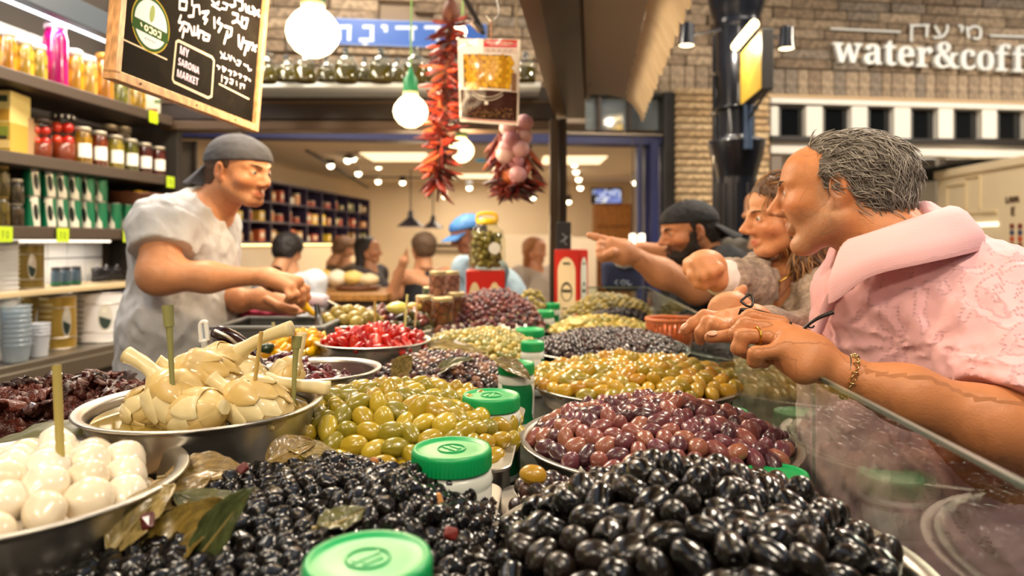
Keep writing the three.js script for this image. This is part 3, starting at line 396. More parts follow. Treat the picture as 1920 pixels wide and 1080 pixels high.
// ---------------------------------------------------------------- sealed jars with green lids
{
  const lidM = mat('#069a55', 0.38, { clearcoat: 0.1, clearcoatRoughness: 0.3 }), bodyM = mat('#dfe6e0', 0.25, { transmission: 0.25, thickness: 0 });
  const lab = canvasTex(512, 256, (g, w, h) => { g.fillStyle = '#0f6b3c'; g.fillRect(0, 0, w, h); g.fillStyle = '#e9ece6'; for (const x of [60, 316]) { g.beginPath(); g.moveTo(x, 0); g.bezierCurveTo(x + 70, 60, x - 20, 160, x + 50, 256); g.lineTo(x + 130, 256); g.bezierCurveTo(x + 60, 160, x + 160, 60, x + 110, 0); g.fill(); } g.fillStyle = '#0b4a2a'; for (let i = 0; i < 9; i++) g.fillRect(20 + i * 56, 190, 30, 6); });
  const labM = new THREE.MeshPhysicalMaterial({ map: lab, roughness: 0.35 });
  const jar = (lbl, px, py, z, dia, emb) => {
    const p = at(px, py, z), R = dia / 2, h = Math.max(p.y - CT, 0.06), t = thing('olive_jar', lbl, 'jar', V(p.x, CT + 0.001, p.z), null, px * 0.37);
    const lh = Math.min(0.019, h * 0.25), nb = h - lh;
    part(t, 'body', lathe([[0, 0], [R * 0.94, 0], [R, 0.006], [R, nb * 0.3], [R * 0.985, nb * 0.72], [R * 1.0, nb * 0.86], [R * 1.03, nb - 0.012], [R * 0.99, nb - 0.006], [R * 0.9, nb], [0, nb]], 40), bodyM);
    part(t, 'label', lathe([[R * 1.003, 0.012], [R * 1.004, nb * 0.4], [R * 0.996, nb * 0.88]], 40), labM);
    const rib = []; for (let i = 0; i < 60; i++) { const a = i / 60 * 6.283; rib.push(moved(new THREE.BoxGeometry(0.0012, lh * 0.8, 0.0012), Math.cos(a) * R * 0.985, nb + lh * 0.42, Math.sin(a) * R * 0.985, 0, -a, 0)); }
    const lid = part(t, 'lid', merged([lathe([[R * 0.9, nb], [R * 0.985, nb], [R * 0.99, nb + lh * 0.8], [R * 0.96, nb + lh], [R * 0.88, nb + lh], [R * 0.85, nb + lh - 0.0025], [R * 0.6, nb + lh - 0.002], [0, nb + lh - 0.0015]], 48), ...rib]), lidM);
    if (emb) part(lid, 'emblem', merged([moved(new THREE.TorusGeometry(R * 0.34, 0.0008, 6, 32), 0, nb + lh - 0.0012, 0, Math.PI / 2, 0, 0), moved(new THREE.BoxGeometry(R * 0.5, 0.001, R * 0.1), 0, nb + lh - 0.0012, R * 0.05), moved(new THREE.BoxGeometry(R * 0.34, 0.001, R * 0.08), 0, nb + lh - 0.0012, -R * 0.12)]), lidM);
  };
  jar('green lidded jar nearest the camera, in front of the wrinkled olives', 690, 1045, 0.427, 0.08, true);
  jar('green lidded jar standing between green olives and wrinkled black olives', 847, 840, 0.68, 0.08, true);
  jar('green lidded jar at the right back corner of the green olive tray', 921, 740, 0.94, 0.08, true);
  jar('green lidded jar partly covered by a leaf, beside the yellow green olives', 968, 680, 1.2, 0.064);
  jar('green lidded jar at the right edge of the lemon slice tray', 998, 641, 1.45, 0.05);
  jar('green lidded jar beside the foot of the tall red brown heap', 993, 617, 1.73, 0.076);
  jar('green lidded jar between the tall red heap and the farthest green heap', 1018, 583, 2.04, 0.068);
  jar('smallest green lidded jar in view, near the red carton at the end', 1036, 569, 2.25, 0.05);
  jar('green lidded jar at the right edge of the purple olives', 1361, 770, 1.03, 0.066);
  jar('green lidded jar behind the right side of the pitted black olives', 1458, 885, 0.755, 0.066);
  jar('green lidded jar by the glass beside the yellow green olives', 1312, 690, 1.45, 0.05);
}
// ---------------------------------------------------------------- bowls on the left and what they hold
{ // white onions
  const p = at(22, 900, 0.6); dish('steel bowl of round white pickled onions nearest the camera on the left', p, 0.132, 0.118, 0.095);
  scatter(heap({ x: p.x, z: p.z, rx: 0.106, rz: 0.106, base: p.y - 0.012, H: 0.022, d: 0.034, seed: 201, layers: 2, lump: 0.3 }), { name: 'white_onion', label: 'shiny white pickled onion in the front left steel bowl', category: 'onion', group: 'white pickled onions in the front left bowl', protos: [1, 2, 3].map((s) => { const g = warp(ball(0.018, 20, 14), (v) => { const k = 1 + 0.06 * simplex(v.x * 50 + s, v.y * 50, v.z * 50); v.multiplyScalar(k); if (v.y > 0.012) v.y += (v.y - 0.012) * 0.8; }); return g; }), mats: ['#f0e6d2', '#f6efe2', '#e9dcc2'].map((c) => mat(c, 0.25, { transmission: 0.12, thickness: 0, clearcoat: 0.5 })), seed: 202, hideBelow: -1, smin0: 0.85, smax0: 1.15 });
  solo('brine', 'cloudy brine around the white onions', 'brine', lathe([[0, p.y - 0.03 - p.y], [0.118, -0.03], [0.116, -0.032], [0, -0.036]], 48), mat('#dcb98c', 0.08, { clearcoat: 1 }), V(p.x, p.y, p.z)).userData.kind = 'stuff';
  solo('bay_leaf_bunch', 'large dull green leaf lying behind the bowl of white onions', 'leaf', sheet(14, 10, (u, v) => { const w = 0.03 * Math.sin(Math.PI * u) ** 0.8; return [(u - 0.5) * 0.16, 0.014 * Math.sin(u * 3.1) - 0.5 * (v - 0.5) ** 2 * 0.02 + 0.003 * simplex(u * 6, v * 4, 2), (v - 0.5) * 2 * w]; }, 0.001), mat('#5c5a32', 0.4), V(at(95, 838, 0.76).x, at(95, 838, 0.76).y - 0.0, -0.77), null, [0.35, 0.1, 0]);
}
function artichoke(stemLen, stemBend, s) {  // a cleaned artichoke heart on its stem, stem along +y
  const g = thing('artichoke', '', 'artichoke'); const r = rng(s), cream = mat('#d6bd80', 0.35, { clearcoat: 0.5 }), pale = mat('#dfd0a0', 0.38, { clearcoat: 0.5 }), tan = mat('#cbae6c', 0.38, { clearcoat: 0.45 });
  const PR = [[0, -0.056], [0.015, -0.054], [0.0215, -0.046], [0.0265, -0.032], [0.029, -0.014], [0.026, 0.003], [0.016, 0.014], [0.009, 0.02], [0, 0.022]]; const prof = (y) => { for (let i = 0; i + 1 < PR.length; i++) if (y <= PR[i + 1][1]) return lerp(PR[i][0], PR[i + 1][0], clamp((y - PR[i][1]) / (PR[i + 1][1] - PR[i][1]), 0, 1)); return 0; };
  part(g, 'heart', disp(lathe(PR, 24), (x, y, z) => 0.002 * simplex(x * 60 + s, y * 40, z * 60)), cream);
  const pts = []; for (let i = 0; i <= 4; i++) { const t = i / 4; pts.push(V(stemBend * t * t * stemLen, 0.012 + stemLen * t, 0.15 * stemBend * t * stemLen)); }
  part(g, 'stem', disp(sweep(pts, [0.013, 0.0085, 0.0075, 0.008, 0.0095], 12, 14), (x, y, z) => 0.0007 * simplex(x * 120, y * 30 + s, z * 120)), pale);
  for (let L = 0; L < 3; L++) for (let i = 0; i < 6; i++) { const a = (i + L * 0.5 + 0.2 * r()) / 6 * 6.283, y0 = 0.006 - L * 0.013; const leaf = sheet(6, 8, (u, v) => { const th = a + (u - 0.5) * 1.1 * (1 - v * v * 0.75), yy = y0 - v * 0.034, k = prof(Math.max(yy, -0.052)) + 0.0016 + (2 - L) * 0.0006 + 0.0022 * v * v - 0.0012 * (2 * u - 1) ** 2; return [Math.cos(th) * k, yy, Math.sin(th) * k]; }, 0.0014); part(g, 'leaf', leaf, [cream, tan, pale][(i + L) % 3]); }
  return g;
}
{ // artichokes
  const p = at(385, 752, 0.82); dish('wide steel bowl of artichoke hearts with stems in yellow oil', p, 0.128, 0.118, 0.1);
  const oil = solo('oil', 'yellow oil around the artichokes', 'oil', lathe([[0, -0.012], [0.118, -0.012], [0.118, -0.014], [0, -0.02]], 48), mat('#8f7a2e', 0.06, { clearcoat: 1 }), p); oil.userData.kind = 'stuff';
  const put = (px, py, z, stem, bend, tx, ty, tz, label, s, sc = 1) => { const g = artichoke(stem, bend, s); g.position.copy(at(px, py, z)); g.quaternion.setFromUnitVectors(UPV, V(tx, ty, tz).normalize()); g.scale.setScalar(sc); g.userData.label = label; return g; };
  put(312, 728, 0.765, 0.045, -0.25, -0.75, 0.85, -0.1, 'artichoke at the front left of the bowl with its stem pointing up left', 1, 1.05);
  put(350, 700, 0.8, 0.02, 0.1, -0.9, 0.35, 0.25, 'round artichoke on top in the middle of the bowl', 2, 1.1);
  put(430, 676, 0.84, 0.075, 0.25, 0.85, 0.7, 0.05, 'artichoke at the back of the bowl with a long stem rising right', 3);
  put(470, 712, 0.85, 0.085, 0.02, 0.98, -0.12, -0.1, 'artichoke lying across the right of the bowl, stem end hanging over rim', 4);
  put(455, 745, 0.775, 0.03, 0.1, -0.9, 0.4, -0.15, 'artichoke with split leaves at the front right of the bowl', 5, 1.05);
  put(268, 766, 0.79, 0.015, 0, -0.8, -0.1, -0.5, 'artichoke half sunk in oil at the far left of the bowl', 6, 0.9);
  put(392, 770, 0.74, 0.012, 0, 0.85, 0.25, 0.3, 'artichoke sunk in oil at the front middle of the bowl', 7, 0.9);
  put(545, 690, 0.9, 0.05, -0.3, 0.45, 0.9, -0.3, 'artichoke at the right back with a broad pale stem beside the skewer', 8, 0.75);
}
{ // dried tomatoes on the far left
  const p = at(112, 778, 0.9); solo('steel_tray', 'steel tray heaped with dark dried tomatoes at the left edge', 'tray', trayGeo(0.165, 0.13, 0.06), M.steel, V(-0.585, p.y - 0.075, -0.93));
  const tg = [1, 2, 3, 4].map((s) => { const g = sheet(12, 12, (u, v) => { const a = (u - 0.5) * 2, b = (v - 0.5) * 2, f = 1 - 0.25 * a * a * b * b; const x = a * 0.026 * f * Math.sqrt(1 - b * b * 0.45), z = b * 0.021 * f * Math.sqrt(1 - a * a * 0.45); return [x, 0.008 * simplex(a * 1.6 + s * 5, b * 1.6, s) + 0.004 * simplex(a * 4, b * 4 + s, 3), z]; }, 0.0035); return g; });
  scatter(heap({ x: -0.59, z: -0.93, rx: 0.18, rz: 0.14, flat: 2.6, base: p.y - 0.03, H: 0.05, d: 0.0225, seed: 211, layers: 2, lump: 0.35 }), { name: 'dried_tomato', label: 'dark red dried tomato half in the heap at the left edge', category: 'tomato', group: 'dried tomatoes in the left tray', protos: tg, mats: ['#3d150e', '#4d1d12', '#2e110c', '#5b2416', '#47180f'].map((c) => mat(c, 0.45, { bumpMap: T.wrinkle, bumpScale: 0.002, clearcoat: 0.2 })), seed: 212, lie: 0.25, hideBelow: -0.2, smin0: 0.8, smax0: 1.3 });
}
function wedgeGeo(L, W, Hh, s) { return warp(ball(1, 16, 10), (v) => { const t = v.x; v.x = t * L; v.z = v.z * W * (1 - 0.3 * t * t) + 0.25 * W * t * t; v.y = v.y * Hh + 0.5 * Hh * (t * t); v.y += 0.1 * Hh * simplex(t * 2 + s, v.z * 60, s); }); }
{ // red peppers bowl
  const p = at(701, 637, 1.4); dish('steel bowl heaped with glossy red pickled peppers', p, 0.108, 0.118, 0.085);
  scatter(heap({ x: p.x, z: p.z, rx: 0.097, rz: 0.097, base: p.y - 0.006, H: 0.024, d: 0.0225, seed: 221, layers: 2 }), { name: 'red_pepper', label: 'glossy red pickled pepper piece heaped in the steel bowl', category: 'pepper', group: 'red peppers in the steel bowl', protos: [1, 2, 3].map((s) => wedgeGeo(0.019, 0.01, 0.009, s)), mats: ['#b3170d', '#c7261a', '#a01008', '#d8402c'].map((c) => oily(c, 0.2)), seed: 222, hideBelow: -0.4 });
}
{ // beetroot-dark relish bowl
  const p = at(598, 690, 1.12); dish('steel bowl half filled with dark red pickled strips', p, 0.092, 0.118, 0.075);
  scatter(heap({ x: p.x - 0.02, z: p.z, rx: 0.08, rz: 0.078, base: p.y - 0.03, H: 0.028, d: 0.016, seed: 231, layers: 2, peak: [-0.05, 0] }), { name: 'dark_red_pickle', label: 'dark red pickle piece in the half filled steel bowl', category: 'pickle', group: 'dark red pickles in the half filled bowl', protos: [1, 2].map((s) => wedgeGeo(0.014, 0.007, 0.006, s)), mats: ['#4a0d14', '#5a1418', '#360a12', '#6b1c1c'].map((c) => oily(c, 0.2)), seed: 232, hideBelow: -1, lie: 0.6 });
  const q = at(535, 662, 1.2); scatter(heap({ x: q.x, z: q.z, rx: 0.05, rz: 0.05, base: q.y - 0.05, H: 0.045, d: 0.018, seed: 236, layers: 1 }), { name: 'purple_pickle', label: 'shiny purple red pickle behind the artichoke stems', category: 'pickle', group: 'purple red pickles behind the artichokes', protos: olv({ len: 0.026, dia: 0.019, noise: 0.05 }), mats: ['#3c0f1c', '#541824', '#2b0b16'].map((c) => oily(c, 0.2)), seed: 237, hideBelow: -1 });
}
{ // yellow peppers
  const p = at(548, 648, 1.42); solo('steel_tray', 'steel tray of sliced yellow peppers in front of the vendor', 'tray', trayGeo(0.075, 0.1, 0.1), M.steel, V(p.x, CT + 0.001, p.z));
  scatter(heap({ x: p.x, z: p.z, rx: 0.085, rz: 0.1, base: p.y - 0.01, H: 0.035, d: 0.019, seed: 241, layers: 2 }), { name: 'yellow_pepper', label: 'bright yellow pickled pepper piece in the tray by the vendor', category: 'pepper', group: 'yellow peppers in the tray by the vendor', protos: [1, 2, 3].map((s) => wedgeGeo(0.017, 0.0095, 0.007, s)), mats: ['#dda500', '#e6b60a', '#cc8f00', '#eec52a'].map((c) => oily(c, 0.22)), seed: 242, hideBelow: -0.4 });
  solo('green_pepper', 'single dark green pepper at the edge of the yellow peppers', 'pepper', wedgeGeo(0.02, 0.014, 0.014, 4), oily('#1d3312', 0.25), at(497, 656, 1.33));
}
{ // large green fruit, purple slices and peppers in bowls behind the red peppers
  const p = at(655, 605, 1.72); dish('steel bowl of large round stuffed green olives behind the red peppers', V(p.x, p.y, p.z), 0.075, 0.12, 0.06);
  scatter(heap({ x: p.x, z: p.z, rx: 0.075, rz: 0.07, base: p.y - 0.004, H: 0.032, d: 0.032, seed: 251, layers: 1 }), { name: 'large_green_olive', label: 'very large round green olive in the bowl behind the red peppers', category: 'olive', group: 'large green olives behind the red peppers', protos: olv({ len: 0.034, dia: 0.032 }), mats: ['#93813c', '#a08f48', '#857636'].map((c) => oily(c, 0.25)), seed: 252, hideBelow: -0.5 });
  const q = at(735, 606, 1.8); solo('steel_tray', 'steel tray of dark mixed pickles behind the red peppers', 'tray', trayGeo(0.1, 0.08, 0.1), M.steel, V(q.x, CT + 0.001, q.z));
  scatter(heap({ x: q.x, z: q.z, rx: 0.11, rz: 0.08, base: q.y - 0.012, H: 0.045, d: 0.021, seed: 261, layers: 1, lump: 0.3 }), { name: 'mixed_pickle', label: 'dark mixed pickle piece, olive green to purple, behind the red peppers', category: 'pickle', group: 'mixed pickles behind the red peppers', protos: [...olv({ len: 0.03, dia: 0.02, noise: 0.06 }), wedgeGeo(0.022, 0.009, 0.008, 7)], mats: ['#4b4a22', '#3a2a20', '#5b5126', '#6a2a20', '#2c2a1c', '#55223a', '#8a4a2c'].map((c) => oily(c, 0.28)), seed: 262, hideBelow: -0.5 });
  for (const [px, py, z, rx, s, l, c] of [[745, 577, 1.72, 0.028, 1, 'pale lemon half lying on the dark mixed pickles', '#d9cf6e'], [775, 576, 1.85, 0.024, 2, 'yellow pickled lemon behind the pale lemon half', '#b79a36']]) solo('lemon', l, 'lemon', disp(ball(rx, 20, 14, 1, 0.55, 0.7), (x, y, z) => 0.001 * simplex(x * 90, y * 90, z * 90 + s)), oily(c, 0.3), at(px, py, z));
}
// ---------------------------------------------------------------- shelves behind the vendor
const SC = 1.9; const Lw = (px, y, b = 0.1) => { const z = (SC + b) * F / (1110 - px); return V(-SC - b + 0.117 * z, EYE + y, -z); };
const ST = -0.1165, SY = [0.57, 0.3, 0.055];
const pieces = (seed, n = 90) => dataTex(128, (() => { const r = rng(seed), P = [...Array(n)].map(() => [r(), r(), 0.55 + 0.45 * r()]); return (u, v) => { let a = 9, b = 9, k = 1; for (const p of P) { let dx = Math.abs(u - p[0]), dy = Math.abs(v - p[1]); dx = Math.min(dx, 1 - dx); dy = Math.min(dy, 1 - dy); const d = dx * dx + dy * dy; if (d < a) { b = a; a = d; k = p[2]; } else if (d < b) b = d; } const e = Math.sqrt(b) - Math.sqrt(a); const m = (0.4 + 0.6 * k) * (0.65 + 0.35 * clamp(e * 22, 0, 1)); return [m, m, m]; }; })(), true);
const PIECES = [pieces(3), pieces(5, 40)];
{
  const g = structGroup('shelf_recess', V(-SC, EYE, 0), ST), s0 = -1.2, s1 = -3.14, L = s0 - s1, zc = (s0 + s1) / 2;
  // tiled back of the shelf wall: top and bottom bays are white tiles, one by one
  struct('backing', bx(0.04, 2.2, L, -0.34, 0.05, zc), mat('#3a332d', 0.7), null, g);
  for (const [y0, y1] of [[0.575, 0.83], [-0.39, 0.05]]) { const th = y0 > 0 ? 0.25 : 0.105, tw = y0 > 0 ? 0.19 : 0.1; for (let y = y0; y < y1 - 0.04; y += th + 0.004) for (let s = s0 - 0.1; s > s1 + tw; s -= tw + 0.004) struct('tile', rbox(0.012, Math.min(th, y1 - y), tw, 0.002), M.tile, V(-0.312, y + Math.min(th, y1 - y) / 2, s - tw / 2), g); }
  struct('end_wall', bx(0.34, 2.4, 0.04, -0.17, 0.0, s1 - 0.03), mat('#2b2622', 0.6), null, g);
}
const unit = thing('shelf_unit', 'dark wooden wall shelves full of jars and cans behind the vendor', 'shelf', V(-SC, EYE, 0), null, ST);
{
  const s0 = -1.2, s1 = -3.12, L = s0 - s1, zc = (s0 + s1) / 2;
  for (const y of SY) part(unit, 'shelf_board', boxUV(bx(0.29, 0.042, L, -0.145, y - 0.021, zc)), M.shelfWood);
  part(unit, 'light_beam', bx(0.05, 0.09, L, -0.02, 0.855, zc), mat('#39424c', 0.5)); part(unit, 'shelf_board', bx(0.24, 0.02, 1.15, -0.16, -0.176, -2.44), mat('#c9b58f', 0.5));
  part(unit, 'light_strip', bx(0.03, 0.012, L - 0.1, -0.06, 0.816, zc), glow('#eaf4ff', 4)); const l = new THREE.RectAreaLight(COOL, 34, 0.04, L - 0.1); l.position.set(-0.06, 0.808, zc); l.rotation.x = -Math.PI / 2; unit.add(l);
  part(unit, 'light_strip', bx(0.02, 0.01, L - 0.3, -0.2, 0.006, zc), glow('#fff2dc', 2)); const l2 = new THREE.RectAreaLight(SOFTWARM, 20, 0.03, L - 0.3); l2.position.set(-0.2, -0.002, zc); l2.rotation.x = -Math.PI / 2; unit.add(l2);
  const al = thing('aisle_lamp', 'long warm lamp hanging over the vendor\'s aisle above the view', 'lamp', V(-1.15, EYE + 1.12, -2.1), null, ST); part(al, 'case', bx(0.3, 0.04, 1.3, 0, 0.03, 0), M.white); part(al, 'diffuser', bx(0.26, 0.01, 1.24, 0, 0.006, 0), glow('#ffeccf', 3)); const la = new THREE.RectAreaLight(SOFTWARM, 26, 0.26, 1.24); la.position.y = -0.004; la.rotation.x = -Math.PI / 2; al.add(la); part(al, 'rod', sweep([V(0, 0.05, 0), V(0, 1.25, 0)], [0.008], 6), M.darkMetal);
  const wt = thing('work_counter', 'steel work counter under the shelves behind the vendor', 'counter', V(-SC, EYE, 0), null, ST);
  part(wt, 'worktop', boxUV(bx(0.36, 0.03, L, -0.17, -0.415, zc)), M.steelDull); part(wt, 'front', bx(0.02, 0.06, L, 0.005, -0.455, zc), M.steelDull); part(wt, 'cabinet', bx(0.32, 0.74, L, -0.18, -0.82, zc), mat('#4a443e', 0.4, { metalness: 0.5 }));
}
function jarOn(label, group, px, y, wpx, hpx, color, { lid = '#c9a55a', tag: tg = 0, b = 0.1, tall = 0, tex = 0, lidH = 0.14, shoulder = 0.82 } = {}) {
  const p = Lw(px, y, b), z = -p.z, R = wpx / F * z / 2, h = hpx / F * z, t = thing('glass_jar', label, 'jar', p, group);
  const bh = h * (1 - lidH);
  part(t, 'contents', lathe([[0, 0], [R * 0.9, 0], [R, R * 0.15], [R, bh * 0.82], [R * shoulder, bh * 0.97], [R * shoulder, bh]], 20), mat(color, 0.18, { clearcoat: 1, clearcoatRoughness: 0.05, map: PIECES[tex], transmission: 0.3 }));
  part(t, 'lid', lathe([[0, bh], [R * shoulder * 1.06, bh], [R * shoulder * 1.06, h - R * 0.08], [R * shoulder, h], [0, h]], 20), mat(lid, 0.35, { metalness: lid === '#e8e6e0' ? 0 : 0.5 }));
  if (tg) part(t, 'label', moved(new THREE.CylinderGeometry(R * 1.02, R * 1.02, bh * 0.42, 16, 1, true, 0.05, 1.5), 0, bh * 0.42, 0), mat('#efeee6', 0.5));
  return t;
}
{ // top shelf
  const G = null, y = SY[0];
  for (const [px, w, h, c, l, o] of [[12, 34, 84, '#f0a020', 'orange yellow pickle jar at the left end of the top shelf', { lid: '#e8e6e0' }], [44, 34, 76, '#f6c23a', 'pale yellow pickle jar beside the orange one on the top shelf', { lid: '#e8e6e0' }], [72, 30, 74, '#d6b83c', 'greenish yellow pickle jar left of the tall pink jar', { lid: '#e8e6e0' }], [104, 42, 122, '#e3127f', 'tall jar of bright pink pickled turnip on the top shelf', { lid: '#f0d8e4', lidH: 0.08 }], [139, 32, 84, '#f7b224', 'deep yellow jar right of the tall pink jar', { lid: '#e8e6e0' }], [166, 30, 78, '#f6c04a', 'light yellow jar third from the pink jar', { lid: '#e8e6e0' }], [195, 32, 92, '#ee9a2c', 'orange jar nearest the chalkboard on the top shelf', { lid: '#c98a3a' }], [224, 28, 50, '#8c8a2e', 'green pickle jar half hidden below the chalkboard', {}], [256, 32, 52, '#c99a22', 'yellow jar below the middle of the chalkboard edge', {}]])
    jarOn(l, G, px, y, w, h, c, { tex: 1, ...o });
  const p = Lw(302, y, 0.1), z = -p.z; const b = thing('carton', 'pale printed carton at the right end of the top shelf', 'box', p, null, ST + 0.3); part(b, 'box', bx(56 / F * z, 52 / F * z, 0.1, 0, 26 / F * z, 0), mat('#c8bf9e', 0.6)); part(b, 'print', bx(30 / F * z, 10 / F * z, 0.101, 0.02, 30 / F * z, 0.0), mat('#5c6a3a', 0.6)); part(b, 'print', bx(20 / F * z, 8 / F * z, 0.101, -0.02, 14 / F * z, 0.0), mat('#8d3b2c', 0.6));
}
{ // second shelf
  const y = SY[1];
  const box = (name, l, px, yy, w, h, d, c, prints, turn = 0.25) => { const p = Lw(px, yy, 0.12), z = -p.z, t = thing(name, l, 'box', p, null, ST + turn), W = w / F * z, H = h / F * z; part(t, 'box', bx(W, H, d, 0, H / 2, 0), mat(c, 0.55)); for (const [x, q, ww, hh, cc] of prints) part(t, 'print', bx(W * ww, H * hh, d + 0.002, W * x, H * q, 0, 0.001), mat(cc, 0.6)); return t; };
  box('carton', 'yellow and green printed carton, lower of two at the left end', 16, y, 44, 60, 0.12, '#b99a3d', [[0, 0.7, 0.8, 0.3, '#7f8a2d'], [0, 0.3, 0.9, 0.25, '#e0c27a'], [0.1, 0.5, 0.5, 0.1, '#2b2a1c']]);
  box('carton', 'pale yellow carton stacked on the green printed one', 16, y + 0.105, 44, 60, 0.12, '#d9c47a', [[0, 0.25, 0.9, 0.35, '#c0902a'], [0.2, 0.75, 0.35, 0.2, '#34402a']]);
  box('carton', 'narrow brown carton beside the jars of red tomatoes', 52, y, 22, 76, 0.08, '#a98a63', [[0, 0.6, 0.6, 0.3, '#6b3c2c']]);
  for (const [px, w, h, l] of [[78, 36, 76, 'jar of whole red tomatoes at the left of the second shelf'], [118, 44, 92, 'larger jar of red tomatoes with a dark lid']]) {
    const p = Lw(px, y, 0.1), z = -p.z, R = w / F * z / 2, H = h / F * z, t = thing('glass_jar', l, 'jar', p); const r = rng(px);
    part(t, 'glass', lathe([[0, 0], [R, 0], [R, H * 0.82], [R * 0.8, H * 0.9]], 24), mat('#ffffff', 0.03, { transmission: 1 })); part(t, 'brine', lathe([[0, 0.004], [R * 0.93, 0.004], [R * 0.93, H * 0.4], [0, H * 0.41]], 20), mat('#8a3a1a', 0.2, { transmission: 0.3 }));
    for (let i = 0; i < 9; i++) part(t, 'tomato', ball(R * 0.46, 12, 9), oily(['#b81f10', '#c93a1c', '#a51a14'][i % 3], 0.2), V(Math.cos(i * 2.1) * R * 0.46, H * (0.2 + 0.26 * Math.floor(i / 3)), Math.sin(i * 2.1) * R * 0.46));
    part(t, 'lid', lathe([[0, H * 0.88], [R * 0.95, H * 0.88], [R * 0.95, H * 0.98], [R * 0.8, H], [0, H]], 24), mat(px > 100 ? '#1e1c1a' : '#3b2c22', 0.3)); if (px > 100) part(t, 'lid_sticker', lathe([[R * 0.96, H * 0.9], [R * 0.96, H * 0.96]], 12), mat('#d8d4ca', 0.5));
  }
  const cs = ['#b98a1c', '#8a3a14', '#b5a03a', '#6b6a20', '#5a1d14', '#6b2418'], ws = ['amber', 'dark orange', 'pale yellow', 'olive green', 'dark red', 'brownish red'];
  [156, 186, 217, 245, 271, 297].forEach((px, i) => jarOn(ws[i] + ' preserve jar with white label in the row of six on the second shelf', null, px, y, 30 - i * 0.8, 70 - i * 3, cs[i], { tag: 1, b: 0.06, lid: '#d9d2c0', lidH: 0.12 }));
  [[206, '#5a3a2a', 'brown'], [232, '#c8b8a8', 'white lidded pale'], [266, '#3a2220', 'dark purple'], [292, '#45502a', 'dark green']].forEach(([px, c, w]) => jarOn(w + ' jar in the back row of the second shelf', null, px, y, 30, 92, c, { b: 0.2, lid: '#b9ad98', lidH: 0.12 }));
}
{ // third shelf: green cans in two tiers
  const y = SY[2];
  const canTex = canvasTex(512, 256, (g, w, h) => { g.fillStyle = '#0d6f4c'; g.fillRect(0, 0, w, h); for (const x of [0, 256]) { g.fillStyle = '#e6e2d6'; g.beginPath(); g.moveTo(x + 70, 20); g.bezierCurveTo(x + 200, 30, x + 90, 120, x + 190, 150); g.bezierCurveTo(x + 220, 200, x + 120, 240, x + 90, 240); g.bezierCurveTo(x + 140, 180, x + 40, 110, x + 70, 20); g.fill(); g.fillStyle = '#b3342a'; g.fillRect(x + 90, 34, 60, 26); g.fillStyle = '#17211c'; g.beginPath(); g.ellipse(x + 120, 130, 30, 22, 0.5, 0, 7); g.fill(); g.beginPath(); g.ellipse(x + 160, 200, 26, 18, 0.2, 0, 7); g.fill(); g.fillStyle = '#f2efe6'; g.fillRect(x + 60, 90, 60, 8); } g.fillStyle = '#0a5138'; g.fillRect(0, 0, w, 10); g.fillRect(0, 246, w, 10); });
  const cm = new THREE.MeshPhysicalMaterial({ map: canTex, roughness: 0.3, metalness: 0.25 }), words = ['first', 'second', 'third', 'fourth', 'fifth', 'sixth'];
  const can = (px, yy, l) => { const p = Lw(px, yy, 0.09), R = 0.0265, h = 0.108, t = thing('tin_can', l, 'can', p, null, -px * 0.01 + 0.3); part(t, 'body', lathe([[R * 0.96, 0], [R, 0.003], [R, h - 0.003], [R * 0.96, h]], 24), cm); part(t, 'rim', merged([lathe([[0, h - 0.004], [R * 0.9, h - 0.004], [R * 0.95, h + 0.001], [R * 1.01, h], [R, h - 0.003]], 24), lathe([[R, 0.003], [R * 1.01, 0], [0, 0]], 24)]), M.steelDull); };
  [59, 90, 113, 138, 164, 188].forEach((px, i) => { can(px, y + 0.001, words[i] + ' green can from the left in the lower tier on the third shelf'); can(px, y + 0.11, words[i] + ' green can from the left in the upper tier on the third shelf'); });
  [215, 239, 262, 283].forEach((px, i) => can(px, y + 0.001, words[i] + ' green can of the group under the basket on the third shelf'));
  const bs = Lw(255, y + 0.112, 0.1), bk = thing('basket', 'brown wicker basket with yellow fruit standing on green cans', 'basket', bs, null, ST); part(bk, 'wicker', warp(merged([0, 1, 2, 3, 4].map((i) => moved(new THREE.TorusGeometry(0.085 + i * 0.004, 0.0055, 6, 32).scale(1, 1, 1), 0, 0.006 + i * 0.0095, 0, Math.PI / 2, 0, 0))), (v) => { v.z *= 1.25; v.y += 0.002 * Math.sin(Math.atan2(v.z, v.x) * 26); }), mat('#5b3218', 0.7)); part(bk, 'bottom', lathe([[0, 0.002], [0.084, 0.002], [0.088, 0.006]], 24).scale(1, 1, 1.25), mat('#4a2a14', 0.8));
  for (const [dx, dz, l] of [[0.02, -0.04, 'yellow lemon at the right in the wicker basket'], [0.03, 0.035, 'yellow lemon at the left in the wicker basket']]) solo('lemon', l, 'lemon', ball(0.03, 14, 10, 1, 0.85, 1.15), oily('#e0b01a', 0.4), bs.clone().add(V(dx, 0.036, dz)));
  jarOn('lower of two brown jars left of the green cans', null, 28, y, 30, 46, '#4a3a22', { lid: '#d9d2c0' }); jarOn('upper of two brown jars left of the green cans', null, 28, y + 0.08, 30, 46, '#54452a', { lid: '#d9d2c0' });
  jarOn('lower olive yellow jar at the left end of the third shelf', null, 2, y, 28, 60, '#7b6a1e', {}); jarOn('upper olive yellow jar at the left end of the third shelf', null, 2, y + 0.1, 28, 60, '#7b6a1e', {});
}
